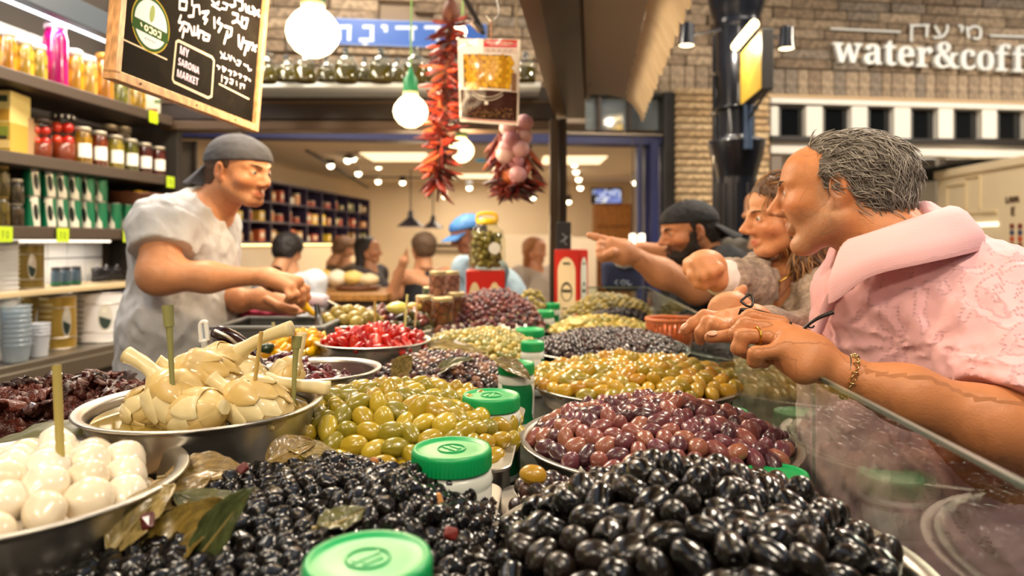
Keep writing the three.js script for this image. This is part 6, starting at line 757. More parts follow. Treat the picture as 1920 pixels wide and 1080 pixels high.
// ================= the bearded man who points
{
  const t = thing('person', 'bearded man in a black backwards cap and black shirt pointing across the olives', 'person');
  const M = frame(at(1290, 433, 2.15), V(-0.95, -0.2, 0.16), 0, [0.86, 0.81, 0.86]); const col = skinTone('#b67d58', M, { stubble: 0.96, stubbleColor: '#1d1512', lips: '#8a4a3c' });
  const zf = (x, y, d) => [1080 + x / 4.5, 400 + y / 4.5, d];
  const hand = [cap(at(...zf(500, 370, 1.97)), at(...zf(400, 330, 1.95)), 0.028, 0.03, 0.02), cap(at(...zf(400, 310, 1.95)), at(...zf(300, 260, 1.95)), 0.031, 0.022, 0.02), cap(at(...zf(390, 350, 1.945)), at(...zf(290, 330, 1.945)), 0.029, 0.022, 0.02), ...finger([zf(310, 250, 1.95), zf(230, 220, 1.955), zf(165, 200, 1.96), zf(112, 186, 1.965)], 0.0125), ...finger([zf(300, 280, 1.945), zf(205, 262, 1.94), zf(200, 300, 1.94), zf(270, 320, 1.945)], 0.0125), ...finger([zf(300, 320, 1.94), zf(200, 312, 1.93), zf(205, 345, 1.935), zf(280, 350, 1.94)], 0.012), ...finger([zf(300, 350, 1.935), zf(205, 360, 1.925), zf(215, 385, 1.93), zf(290, 385, 1.94)], 0.0115), ...finger([zf(380, 340, 1.93), zf(310, 330, 1.915), zf(250, 350, 1.915)], 0.013)];
  const zz = 2.28, arm2 = [cap(at(1206, 468, zz), at(1250, 478, zz), 0.026, 0.034, 0.03), cap(at(1250, 478, zz), at(1330, 510, zz), 0.035, 0.04, 0.03), ell(at(1192, 468, zz), [0.03, 0.016, 0.022], 0.02), ...finger([[1186, 466, zz], [1172, 466, zz], [1164, 470, zz]], 0.0105), ...finger([[1187, 470, zz], [1174, 473, zz], [1166, 477, zz]], 0.0105)];
  const hp = within(headPrims({ neckR: 0.056, neckTo: V(0, -0.2, -0.09), open: 0.5, mouth: 0.004 }), M), [hl, hh] = bounds(within([ell(V(0, 0, 0), [0.13, 0.15, 0.15])], M), 0);
  part(t, 'body', merged([nets(hl, hh, 0.0036, hp, null, col), blob(hand, 0.0036, null, col), blob(arm2, 0.005, null, col), blob([cap(at(...zf(500, 370, 1.97)), at(1240, 512, 2.0), 0.028, 0.039, 0.03), cap(at(1240, 512, 2.0), at(1306, 543, 2.03), 0.042, 0.04, 0.03), cap(at(1306, 543, 2.03), at(1358, 505, 2.1), 0.042, 0.05, 0.03), ...within([cap(V(0, -0.06, -0.04), V(0, -0.2, -0.09), 0.056, 0.06, 0.03)], M), ell(at(1335, 600, 2.2), [0.13, 0.2, 0.13], 0.05), cap(at(1335, 700, 2.2), V(at(1335, 0, 2.2).x, 0.06, -2.2), 0.12, 0.06, 0.05)], 0.009, null, col)]), skinM);
  eyes(t, M, '#1d1410'); brows(t, M, '#171210', 1.6);
  const I = M.clone().invert(); const bd = blob(within([ell(V(0, -0.1, 0.05), [0.045, 0.034, 0.042], 0.02), ...mir((s) => [cap(V(s * 0.062, -0.01, 0.008), V(s * 0.054, -0.07, 0.02), 0.014, 0.022, 0.02), cap(V(s * 0.05, -0.075, 0.02), V(s * 0.02, -0.108, 0.062), 0.02, 0.021, 0.02), cap(V(s * 0.024, -0.08, 0.08), V(s * 0.004, -0.061, 0.094), 0.007, 0.006, 0.006)]), cap(V(-0.018, -0.074, 0.094), V(0.018, -0.074, 0.094), 0.011, 0.011, 0.006, true)], M), 0.0034, (x, y, z, d) => d + 0.0022 * simplex(x * 190, y * 190, z * 190)); const B = part(t, 'beard', bd, mat('#1b1411', 0.75)); part(B, 'hair_tuft', strands(bd, 500, 77, (v, m) => V(-0.3, -1, 0).addScaledVector(m, 0.6), { L: 0.014, r: 0.0011, wave: 0.002, lift: 0.003 }), mat('#2a1e18', 0.7));
  part(t, 'hair', hairCap(M, { line: [[0.1, 0.03], [0.0, 0.018], [-0.02, -0.03], [-0.09, -0.06]], thick: 0.004, low: -0.085, rough: 0.0015 }), mat('#1a1310', 0.7));
  baseballCap(t, M, mat('#16171d', 0.8), { drop: 0.012, tilt: 0.55, brimLen: 0.08 });
  const sp = [ell(at(1338, 560, 2.2), [0.14, 0.11, 0.15], 0.06), cap(at(1340, 640, 2.2), at(1340, 760, 2.2), 0.145, 0.15, 0.05), cap(at(1335, 488, 2.22), at(1362, 505, 2.1), 0.05, 0.068, 0.05), cap(at(1335, 490, 2.22), at(1338, 512, 2.34), 0.05, 0.066, 0.05), cap(at(1362, 505, 2.1), at(1338, 530, 2.07), 0.07, 0.06, 0.03), cap(at(1338, 512, 2.34), at(1310, 508, 2.3), 0.062, 0.056, 0.03), cap(at(1322, 480, 2.2), at(1308, 420, 2.17), 0.062, 0.06, 0.02, true)];
  part(t, 'shirt', blob(sp, 0.007, (x, y, z, d) => d - fold(x, y, z, 13, 0.008) + 0.003, null, 0.02), cloth('#15171d')); part(t, 'trousers', blob([cap(at(1340, 740, 2.2), V(at(1340, 0, 2.2).x, 0.05, -2.2), 0.14, 0.1, 0.04)], 0.014, (x, y, z, d) => Math.max(d, 0.03 - y)), cloth('#23252c')); part(t, 'shoe', rbox(0.24, 0.07, 0.1, 0.025, 2), mat('#1c1c1e', 0.5), V(at(1325, 0, 2.2).x, 0.035, -2.2));
}
// ================= the vendor
{
  const t = thing('person', 'vendor in a light grey T-shirt and backwards grey cap serving olives', 'person');
  const M = frame(at(450, 322, 1.8), V(0.92, -0.13, 0.33), 0, [0.85, 0.84, 0.85]); const col = skinTone('#c98e66', M, { stubble: 0.4, stubbleColor: '#5a4234', lips: '#b0604a' });
  const zf = (x, y, d) => [440 + x / 5.4, 480 + y / 5.4, d]; const d = 1.66;
  const hand = [cap(at(...zf(200, 210, d)), at(...zf(340, 215, d)), 0.0225, 0.021, 0.02), cap(at(...zf(340, 210, d)), at(...zf(640, 260, d)), 0.021, 0.015, 0.016), cap(at(...zf(360, 240, d - 0.02)), at(...zf(560, 320, d - 0.025)), 0.02, 0.013, 0.016), cap(at(...zf(380, 290, d)), at(...zf(560, 350, d)), 0.017, 0.011, 0.014), ...finger([zf(640, 260, d + 0.03), zf(730, 330, d + 0.03), zf(740, 420, d + 0.03), zf(715, 490, d + 0.03)], 0.0088), ...finger([zf(620, 280, d + 0.005), zf(690, 360, d), zf(690, 440, d), zf(690, 500, d + 0.0082)], 0.0088), ...finger([zf(580, 310, d - 0.02), zf(630, 390, d - 0.03), zf(610, 450, d - 0.02), zf(640, 480, d)], 0.0086), ...finger([zf(520, 340, d - 0.03), zf(560, 410, d - 0.045), zf(530, 450, d - 0.03), zf(570, 470, d - 0.02)], 0.0082), ...finger([zf(500, 300, d + 0.05), zf(640, 420, d + 0.05), zf(710, 510, d + 0.03)], 0.0098)];
  const e = 1.78, hand2 = [cap(at(...zf(60, 450, e)), at(...zf(300, 430, e)), 0.03, 0.022, 0.02), cap(at(...zf(300, 420, e)), at(...zf(480, 470, e)), 0.026, 0.02, 0.02), cap(at(...zf(310, 450, e - 0.01)), at(...zf(470, 510, e - 0.01)), 0.024, 0.018, 0.02), ...finger([zf(470, 450, e + 0.03), zf(580, 480, e + 0.03), zf(680, 520, e + 0.02)], 0.0086), ...finger([zf(480, 480, e + 0.01), zf(600, 520, e + 0.01), zf(700, 560, e)], 0.0086), ...finger([zf(470, 510, e - 0.01), zf(580, 545, e - 0.01), zf(660, 570, e - 0.02)], 0.0085), ...finger([zf(460, 530, e - 0.03), zf(560, 560, e - 0.03), zf(620, 575, e - 0.03)], 0.01), ...finger([zf(330, 440, e - 0.04), zf(450, 500, e - 0.06), zf(620, 545, e - 0.05)], 0.0098)];
  const sh = at(305, 425, 1.66), el = at(298, 515, 1.6), wr = at(...zf(200, 210, d));
  const hp = within(headPrims({ neckR: 0.06, neckTo: V(0, -0.19, -0.1), mouth: 0.001, open: 0.85, nose: 0.72, jaw: 0.95 }), M), [hl, hh] = bounds(within([ell(V(0, 0, 0), [0.13, 0.15, 0.15])], M), 0); hl.y -= 0.01;
  const nk = within([cap(V(0, -0.05, -0.04), V(0, -0.22, -0.11), 0.059, 0.066, 0.03)], M);
  part(t, 'body', merged([nets(hl, hh, 0.0032, hp, null, col), blob(hand, 0.003, null, col), blob(hand2, 0.0034, null, col), blob([cap(sh, el, 0.05, 0.044, 0.03), cap(el, at(390, 520, 1.62), 0.039, 0.033, 0.04), cap(at(390, 520, 1.62), wr, 0.033, 0.0215, 0.03), cap(at(400, 430, 1.98), at(400, 560, 1.95), 0.05, 0.045, 0.03), cap(at(400, 560, 1.95), at(...zf(60, 450, e)), 0.043, 0.034, 0.03), ...nk, ell(at(345, 500, 1.82), [0.12, 0.2, 0.15], 0.05), cap(at(340, 620, 1.82), V(at(335, 0, 1.82).x, 0.06, -1.82), 0.12, 0.06, 0.05)], 0.008, null, col)]), skinM);
  eyes(t, M, '#4a3524'); brows(t, M, '#4a3626', 1.2); part(t, 'hair', hairCap(M, { line: [[0.1, 0.03], [0.0, 0.02], [-0.02, -0.026], [-0.07, -0.05]], thick: 0.003, low: -0.075, rough: 0.0015 }), mat('#4a3424', 0.7));
  baseballCap(t, M, cloth('#4c4c52'), { drop: 0.01, tilt: 0.5, brimLen: 0.08 });
  const axU = el.clone().sub(sh).normalize(), hem = at(306, 470, 1.63);
  const sp = [ell(at(350, 470, 1.82), [0.13, 0.13, 0.165], 0.06), ell(at(345, 590, 1.82), [0.145, 0.13, 0.165], 0.08), cap(at(335, 640, 1.82), at(330, 730, 1.82), 0.145, 0.15, 0.05), cap(at(375, 398, 1.82), sh, 0.055, 0.072, 0.06), cap(at(385, 398, 1.84), at(400, 425, 1.98), 0.055, 0.07, 0.06), cap(sh, el, 0.07, 0.072, 0.03), cap(at(400, 425, 1.98), at(400, 490, 1.98), 0.07, 0.07, 0.03), cap(at(398, 392, 1.81), at(432, 320, 1.8), 0.056, 0.056, 0.012, true), cap(at(428, 400, 1.76), at(438, 425, 1.72), 0.026, 0.008, 0.012, true)];
  const fn = (x, y, z, q) => { const rx = x - sh.x, ry = y - sh.y, rz = z - sh.z, al = rx * axU.x + ry * axU.y + rz * axU.z, pr = Math.hypot(rx - axU.x * al, ry - axU.y * al, rz - axU.z * al); const ia = sstep(0.1, 0.086, pr) * sstep(0.0, 0.02, al); let r = q - fold(x, y * 1.3, z, 11, 0.009) - 0.0015 * simplex(x * 50, y * 30, z * 50) + 0.004 + 0.002 * Math.exp(-((al + 0.02) ** 2) / 0.00002) * (pr < 0.13 ? 1 : 0); if (ia > 0) r = Math.max(r, lerp(-1, (x - hem.x) * axU.x + (y - hem.y) * axU.y + (z - hem.z) * axU.z, clamp(ia * 6, 0, 1))); return r; };
  const s = part(t, 'shirt', blob(sp, 0.0055, fn, null, 0.02), cloth('#c3c4c8')); 
  part(t, 'trousers', blob([cap(at(333, 740, 1.82), V(at(335, 0, 1.82).x, 0.05, -1.82), 0.14, 0.1, 0.04)], 0.014, (x, y, z, q) => Math.max(q, 0.03 - y)), cloth('#2c2f38')); part(t, 'shoe', rbox(0.24, 0.07, 0.1, 0.025, 2), mat('#2a2a2c', 0.5), V(at(345, 0, 1.82).x, 0.035, -1.82));
  part(t, 'wristband', moved(new THREE.TorusGeometry(0.023, 0.0032, 8, 24), ...at(...zf(400, 262, d - 0.01)).toArray(), 0.3, 1.35, 0), mat('#7a5a1c', 0.4, { metalness: 0.6 }));
  const g = thing('serving_scoop', 'yellow handled dark tool in the vendor\'s right hand', 'scoop'); part(g, 'handle', sweep([at(...zf(600, 440, d + 0.01)), at(...zf(700, 500, d + 0.015)), at(...zf(815, 600, d + 0.02))], [0.008, 0.011, 0.004], 10, 10), mat('#dfae08', 0.35)); part(g, 'blade', sweep([at(...zf(830, 490, d + 0.03)), at(...zf(850, 620, d)), at(...zf(868, 760, 1.5))], [0.006, 0.009, 0.012], 8, 10, [1, 0.3]), mat('#26282c', 0.35, { metalness: 0.6 }));
}
// ---------------------------------------------------------------- iron column, spot lamps, hanging lit sign, shop lettering
{
  const z = 3.5, p = (y) => EYE - (y - CY) / F * z, c = at(1381, 0, z), t = structGroup('column', V(c.x, 0, c.z)), px = 1 / F * z;
  const R = (w) => w / 2 * px;
  struct('shaft', lathe([[R(72), 0], [R(72), p(335)], [R(74), p(330)], [R(96), p(290)], [R(102), p(272)], [R(104), p(269)], [R(104), p(264)], [R(70), p(262)], [R(66), p(255)], [R(66), p(140)], [R(72), p(132)], [R(74), p(60)], [R(84), p(54)], [R(86), p(46)], [R(80), p(40)], [R(90), p(30)], [R(104), p(0)], [R(110), p(-30)], [R(110), p(-60)], [0, p(-60)]].reverse(), 40), M.blackIron, null, t);
  const flutes = []; for (let i = 0; i < 10; i++) { const a = i / 10 * 6.283; flutes.push(moved(new THREE.CylinderGeometry(R(10), R(10), p(345), 8), Math.cos(a) * R(68), p(345) / 2, Math.sin(a) * R(68))); } struct('flutes', merged(flutes), M.blackIron, null, t);
  struct('collar', moved(new THREE.TorusGeometry(R(72), 0.01, 8, 32), 0, p(205), 0, Math.PI / 2, 0, 0), M.blackIron, null, t);
  const dp = thing('drain_pipe', 'dark drain pipe with pale brackets fixed left of the iron column', 'pipe', V(at(1343, 0, 3.62).x, 0, -3.62)); part(dp, 'pipe', moved(new THREE.CylinderGeometry(0.022, 0.022, 2.3, 16), 0, 1.15, 0), M.blackIron); for (const y of [130, 206]) part(dp, 'bracket', bx(0.05, 0.02, 0.06, 0, p(y), 0), mat('#8d8478', 0.4, { metalness: 0.6 }));
  const bp = thing('blue_pipe', 'short bluish pipe running down beside the hanging gold sign', 'pipe', V(at(1402, 0, 3.36).x, 0, -3.36)); part(bp, 'pipe', moved(new THREE.CylinderGeometry(0.022, 0.022, 0.24, 16), 0, EYE + 0.58, 0), mat('#33435c', 0.35, { metalness: 0.6 }));
  for (const [x, y, tx, l] of [[1288, 66, 1352, 'black spot lamp on an arm left of the iron column'], [1475, 72, 1425, 'black spot lamp on an arm right of the iron column']]) {
    const q = at(x, y, 3.3), s = thing('spot_lamp', l, 'lamp', q), tilt = x < 1380 ? -0.06 : -0.05; const r0 = 15 / F * 3.3, hh = 42 / F * 3.3;
    const can = part(s, 'can', lathe([[0, hh / 2], [r0 * 0.8, hh / 2], [r0 * 0.86, hh / 2 - 0.006], [r0 * 0.9, -hh * 0.1], [r0 * 1.05, -hh / 2], [r0 * 0.98, -hh / 2], [r0 * 0.84, -hh * 0.1], [0, -hh * 0.1]], 24), M.blackIron, null, [tilt, 0, tilt]); part(s, 'lens', lathe([[0, -hh * 0.44], [r0 * 0.95, -hh * 0.44]], 24), glow('#ffe2b0', 5), null, [tilt, 0, tilt]);
    part(s, 'arm', sweep([V(0, 0.0, -0.02), at(tx, y - 10, 3.4).sub(q)], [0.008], 8), M.blackIron); const L = new THREE.SpotLight(SOFTWARM, 6, 0, 0.7, 0.6); L.position.set(0, -hh * 0.5, 0); L.target.position.set(0.05, -1, -0.35); s.add(L, L.target);
  }
  { // gold sign hung square to the front
    const a = at(1390, 158, 3.5), b = at(1440, 122, 3.02), U = b.clone().sub(a); U.y = 0; const w = U.length(); U.normalize(); const h = 0.27, N = U.clone().cross(V(0, 1, 0)), t2 = thing('hanging_sign', 'gold lit sign with wavy lines hanging from the iron column', 'sign', V(a.x, 0.815 + EYE, a.z)); t2.quaternion.setFromRotationMatrix(new THREE.Matrix4().makeBasis(U, V(0, 1, 0), N));
    const tex = canvasTex(512, 300, (g) => { g.fillStyle = '#e2bd4c'; g.fillRect(0, 0, 512, 300); g.strokeStyle = '#b98f22'; g.lineWidth = 7; for (let i = 0; i < 16; i++) { g.beginPath(); for (let y = 0; y <= 300; y += 10) g.lineTo(10 + i * 33 + 10 * Math.sin(y * 0.05 + i), y); g.stroke(); } });
    part(t2, 'box', bx(w, h, 0.05, w / 2, 0, 0), mat('#22201e', 0.5)); part(t2, 'face', new THREE.PlaneGeometry(w * 0.96, h * 0.95).translate(w / 2, 0, 0.0262), new THREE.MeshPhysicalMaterial({ map: tex, roughness: 0.5 })); part(t2, 'face', new THREE.PlaneGeometry(w * 0.96, h * 0.95).rotateY(Math.PI).translate(w / 2, 0, -0.0262), new THREE.MeshPhysicalMaterial({ map: tex, roughness: 0.5 }));
    part(t2, 'lamp_tube', moved(new THREE.CylinderGeometry(0.022, 0.022, w * 0.85, 16), w / 2, h / 2 + 0.03, 0.05, 0, 0, Math.PI / 2), glow('#ffe7b0', 3.5)); const L = new THREE.PointLight(SOFTWARM, 0.5); L.position.set(w / 2, h / 2, 0.12); t2.add(L); part(t2, 'arm', sweep([V(w * 0.2, h / 2, 0), V(-0.02, h / 2 + 0.06, -0.02)], [0.008], 8), M.blackIron); part(t2, 'bracket', sweep([V(w, -h / 2, 0), V(w * 0.3, -h / 2 - 0.07, 0), V(0, -h / 2 - 0.08, 0)], [0.007], 8), M.blackIron);
  }
}
const serif = await new FontLoader().loadAsync('fonts/droid/droid_serif_bold.typeface.json'), sans = await new FontLoader().loadAsync('fonts/droid/droid_sans_bold.typeface.json');
function letters(text, font, size, depth) { const g = new TextGeometry(text, { font, size, depth, curveSegments: 6, bevelEnabled: false }); g.computeBoundingBox(); return g; }
{ // raised shop sign
  const t = thing('shop_lettering', 'pale raised shop letters with an ampersand below a Hebrew line', 'sign', FO, null, FT), m = mat('#dfe3e4', 0.4), A = FP(1558, 118, 0.03), B = FP(1920, 124, 0.03), px = (B[0] - A[0]) / 362;
  let u = A[0]; for (const ch of 'water&coffee') { const g = letters(ch, serif, 44 * px, 0.03), w = g.boundingBox.max.x - g.boundingBox.min.x; g.translate(u - g.boundingBox.min.x, A[1] - (u - A[0]) / px * 0.016 * px, 0.026); part(t, 'letter', g, m); u += w + 4 * px; }
  const H = (pts, wd = 5) => { const L = pts.map((s) => { const q = s.map(([x, y]) => { const v = FP(x, y, 0.035); return V(v[0], v[1], 0.035); }); return sweep(q, [wd / 2 * px], 8, (q.length - 1) * 4); }); part(t, 'letter', merged(L), m); };
  H([[[1705, 48], [1726, 48]], [[1709, 48], [1708, 78]]].map((s) => s)); H([[[1728, 48], [1740, 48], [1741, 50]], [[1738, 48], [1737, 70]]]); H([[[1752, 48], [1762, 66]], [[1776, 47], [1775, 58], [1766, 69], [1750, 71]]]); H([[[1796, 49], [1804, 50], [1802, 60]]]); H([[[1812, 50], [1816, 72]], [[1814, 56], [1826, 50], [1837, 54], [1836, 72], [1824, 72]]]);
  for (const [a, b] of [[[1557, 54], [1688, 60]], [[1856, 67], [1990, 72]]]) H([[a, b]], 4);
}
// ---------------------------------------------------------------- cafe kiosk on the right
{
  const t = thing('cafe_kiosk', 'cream panelled kiosk with dark lettering behind the man in pink', 'kiosk', V(0, 0, 0)), a = at(1762, 330, 4.75), b = at(1990, 280, 3.6), U = V(b.x - a.x, 0, b.z - a.z), w = U.length(); U.normalize(); t.position.set(a.x, EYE, a.z); const N = U.clone().cross(V(0, 1, 0)).negate().multiplyScalar(-1); t.quaternion.setFromRotationMatrix(new THREE.Matrix4().makeBasis(U, V(0, 1, 0), N));
  const cream = mat('#ead9b8', 0.6); const K = (px, py) => { const d = V((px - CX) / F, -(py - CY) / F, -1), k = t.position.clone().sub(V(0, EYE, 0)).dot(N) / d.dot(N), q = d.multiplyScalar(k).add(V(0, EYE, 0)).sub(t.position); return [q.dot(U), q.y]; };
  part(t, 'canopy', bx(w + 0.1, 0.66, 0.3, w / 2 + 0.02, 0.13, -0.15), cream); part(t, 'cornice', bx(w + 0.12, 0.05, 0.34, w / 2 + 0.02, 0.47, -0.15), cream);
  const rail = (x0, y0, x1, y1) => { const p = K(x0, y0), q = K(x1, y1), W = Math.abs(q[0] - p[0]), h = Math.abs(q[1] - p[1]); return bx(Math.max(W, 0.008), Math.max(h, 0.008), 0.014, (p[0] + q[0]) / 2, (p[1] + q[1]) / 2, 0.004, 0.002); };
  part(t, 'moulding', merged([rail(1812, 332, 1813, 392), rail(1838, 330, 1839, 392), rail(1812, 332, 1838, 332), rail(1776, 348, 1777, 392), rail(1776, 348, 1812, 346), rail(1790, 403, 1862, 396), rail(1845, 396, 1870, 400)]), mat('#d8c39c', 0.6));
  part(t, 'post', bx(0.18, 2.0, 0.26, w * 0.72, -0.9, -0.15), cream); part(t, 'post', bx(0.08, 2.0, 0.26, 0.02, -0.9, -0.15), cream); part(t, 'base', bx(w, 0.9, 0.4, w / 2, -0.75, -0.2), cream); part(t, 'light_strip', rail(1795, 420, 1872, 424), glow('#fff2d6', 1.6)); part(t, 'back_panel', bx(w * 0.68, 0.5, 0.02, w * 0.34, -0.2, -0.28), mat('#5f7783', 0.4));
  part(t, 'display', bx(0.14, 0.12, 0.05, K(1855, 445)[0], K(1855, 445)[1], -0.2), mat('#8fb4c6', 0.3)); part(t, 'display', bx(0.05, 0.14, 0.05, K(1838, 445)[0], K(1838, 445)[1], -0.18), mat('#241f1e', 0.4));
  const q = K(1886, 381), txt = letters('LAVA', sans, 0.036, 0.006); txt.translate(q[0], q[1], 0.0); part(t, 'letter', txt, mat('#4b3626', 0.5)); const q2 = K(1896, 404), e = letters('E', sans, 0.05, 0.006); e.translate(q2[0], q2[1], 0); part(t, 'letter', e, mat('#4b3626', 0.5));
  for (let i = 0; i < 6; i++) for (let j = 0; j < 3; j++) { const k = K(1898 + j * 15, 424 + i * 12); solo('coffee_pack', ['dark red', 'navy blue', 'orange red', 'brown', 'maroon', 'dark brown'][i] + ' coffee pack in the ' + ['first', 'second', 'third', 'fourth', 'fifth', 'sixth'][i] + ' row from the top of the kiosk post', 'packet', bx(0.036, 0.03, 0.02), mat(['#7b2f2a', '#39406a', '#c2502c', '#8a3e2a', '#6b2a22', '#5a3322'][i], 0.4), V(k[0], k[1], -0.005).applyQuaternion(t.quaternion).add(t.position), 'coffee packs in row ' + (i + 1) + ' of the kiosk', [0, Math.atan2(-U.z, U.x), 0]); }
}
// ---------------------------------------------------------------- inside the shop: cubby shelves, counter, lamps, screen, cabinet
{
  const s0 = 4.55, s1 = 7.5, C2 = 2.43, th = -0.117, t = thing('cubby_shelf', 'dark purple cubby shelves of goods along the shop\'s left wall', 'shelf', V(-C2, EYE, 0), null, th), dark = mat('#2a2140', 0.5), L = s1 - s0, zc = -(s0 + s1) / 2, n = 9, rows = 3, h = 0.46 / rows;
  part(t, 'back', bx(0.02, 0.46, L, -0.2, 0.23, zc), mat('#332a3c', 0.7)); for (let r = 0; r <= rows; r++) part(t, 'board', bx(0.2, 0.016, L, -0.1, r * h, zc), dark); for (let i = 0; i <= n; i++) part(t, 'divider', bx(0.2, 0.46, 0.018, -0.1, 0.23, -s0 - L * i / n), dark);
  const r = rng(601), cols = ['#c25a2c', '#e0c02a', '#c9c4b8', '#b07a34', '#a84a36', '#8c6a4a', '#b0503a', '#7a5a3a', '#c98a5a', '#d8b04a', '#6b7040'], cw = ['rust orange', 'yellow', 'pale grey', 'ochre', 'brick red', 'brown', 'terracotta', 'dark brown', 'tan', 'gold', 'olive green'], rn = ['bottom', 'middle', 'top'];
  for (let i = 0; i < n; i++) for (let q = 0; q < rows; q++) for (let k = 0; k < 2; k++) { const w = 0.05 + r() * 0.03, hh = 0.05 + r() * 0.05, ci = Math.floor(r() * cols.length), zz = -s0 - L * (i + 0.28 + k * 0.44) / n; const pos = V(-0.06, q * h + 0.008, zz).applyAxisAngle(UPV, th).add(V(-C2, EYE, 0)); const lab = cw[ci] + ' goods at the ' + (k ? 'far' : 'near') + ' side of the ' + ['first', 'second', 'third', 'fourth', 'fifth', 'sixth', 'seventh', 'eighth', 'ninth'][i] + ' cubby from the vendor, ' + rn[q] + ' row'; if (r() > 0.5) { const b = thing('goods_box', lab, 'box', pos, null, th + (r() - 0.5) * 0.3); part(b, 'box', bx(0.07, hh, w * 1.3, 0, hh / 2, 0), mat(cols[ci], 0.5)); part(b, 'front_label', bx(0.002, hh * 0.4, w * 0.9, 0.036, hh * 0.55, 0, 0.0005), mat('#d9cdb4', 0.6)); } else { const b = thing('goods_jar', lab, 'jar', pos); part(b, 'contents', lathe([[0, 0], [w * 0.5, 0], [w * 0.52, 0.006], [w * 0.52, hh * 0.8], [w * 0.42, hh * 0.9]], 14), mat(cols[ci], 0.25, { clearcoat: 0.7 })); part(b, 'lid', lathe([[w * 0.44, hh * 0.88], [w * 0.45, hh], [0, hh]], 14), mat('#cbbf9f', 0.4)); } }
  struct('wall_shop_lit', moved(bx(0.02, 0.32, 3.0), -1.66, EYE - 0.2, -6.0, 0, -0.117, 0), M.cream);
  const u = thing('under_shelf_lamp', 'warm strip lamp under the cubby shelves', 'lamp', V(-C2, EYE, 0), null, th); part(u, 'strip', bx(0.03, 0.012, L - 0.2, -0.12, -0.018, zc), glow('#ffdf9a', 4)); const l = new THREE.RectAreaLight(WARM, 26, 0.03, L - 0.2); l.position.set(-0.12, -0.026, zc); l.rotation.x = -Math.PI / 2; u.add(l);
  // wooden serving counter with bread and cheese on boards
  const p = at(655, 545, 4.3), c = thing('wood_counter', 'wooden shop counter behind the vendor\'s hands', 'counter', V(p.x, 0, p.z)); part(c, 'top', boxUV(bx(0.62, 0.04, 0.6, -0.02, p.y - 0.02, 0), 3), mat('#c08c48', 0.45, { map: T.wood })); part(c, 'front', bx(0.55, p.y - 0.04, 0.5, -0.02, (p.y - 0.04) / 2, 0), mat('#4a3a30', 0.6)); part(c, 'panel', bx(0.36, 0.4, 0.02, -0.1, p.y - 0.3, 0.26), mat('#a99a88', 0.6));
  const bd = solo('serving_board', 'dark wooden board under cheeses on the shop counter', 'board', lathe([[0, 0], [0.14, 0], [0.145, 0.006], [0.14, 0.018], [0, 0.018]], 28), mat('#6b3f20', 0.5), at(672, 541, 4.35));
  for (const [x, y, rr, sx, l, cc] of [[662, 521, 0.06, 1.2, 'pale yellow cheese at the left on the round wooden board', '#dcc070'], [690, 524, 0.05, 1.4, 'cream loaf shaped cheese at the right on the round wooden board', '#d9c7a0'], [632, 522, 0.07, 1, 'white wrapped cheese left of the round wooden board', '#e0d6c0'], [608, 520, 0.06, 1.2, 'yellow cheese wedge at the left end of the counter', '#d8a83a']]) solo('cheese', l, 'cheese', disp(ball(rr, 18, 12, sx, 0.75, 1), (a, b, d) => 0.004 * simplex(a * 20, b * 20, d * 20)), mat(cc, 0.5), at(x, y, 4.3));
  // pendant lamps
  for (const [x, y, w, z, l] of [[770, 425, 52, 6.2, 'larger black cone pendant lamp hanging in the shop'], [812, 428, 42, 6.6, 'smaller black cone pendant lamp right of the larger one']]) { const q = at(x, y, z), R = w / 2 / F * z, s = thing('cone_pendant', l, 'lamp', q); part(s, 'shade', lathe([[R, 0], [R * 0.95, 0.01], [R * 0.35, R * 0.55], [R * 0.22, R * 0.7], [R * 0.2, R * 1.05], [R * 0.08, R * 1.2], [0, R * 1.2]], 28), mat('#1d1a26', 0.4)); part(s, 'glow_disc', lathe([[0, 0.012], [R * 0.85, 0.012]], 24), glow('#ffc46a', 3)); part(s, 'cable', sweep([V(0, R * 1.2, 0), V(0, EYE + 0.66 - q.y, 0)], [0.006], 6), mat('#1a1720', 0.5)); const li = new THREE.PointLight(WARM, 0.8); li.position.y = -0.03; s.add(li); }
  // ceiling track and spot bulbs
  const tr = thing('lamp_track', 'dark ceiling track carrying the shop spot lamps', 'track'); part(tr, 'rail', sweep([at(575, 282, 5.0), at(690, 352, 7.0)], [0.012], 6), mat('#2a2522', 0.5)); part(tr, 'rail', sweep([at(660, 330, 7.0), at(1010, 338, 7.2)], [0.012], 6), mat('#2a2522', 0.5));
  const sp = [[620, 310, 5.6], [662, 297, 5.5], [672, 325, 6.2], [652, 300, 5.4], [709, 340, 6.8], [710, 312, 6.2], [755, 342, 7.0], [812, 350, 7.1], [834, 368, 7.4], [945, 342, 6.4], [1005, 275, 5.2], [1077, 308, 6.0], [1080, 322, 6.4], [1085, 336, 6.7], [1088, 352, 7.0], [1066, 378, 7.3], [1190, 342, 6.5], [650, 258, 4.7], [672, 258, 4.7], [712, 258, 4.8], [1000, 370, 7.3], [880, 352, 7.0]];
  const order = ['first', 'second', 'third', 'fourth', 'fifth', 'sixth', 'seventh', 'eighth', 'ninth', 'tenth', 'eleventh', 'twelfth', 'thirteenth', 'fourteenth', 'fifteenth', 'sixteenth', 'seventeenth', 'eighteenth', 'nineteenth', 'twentieth', 'twenty first', 'twenty second'];
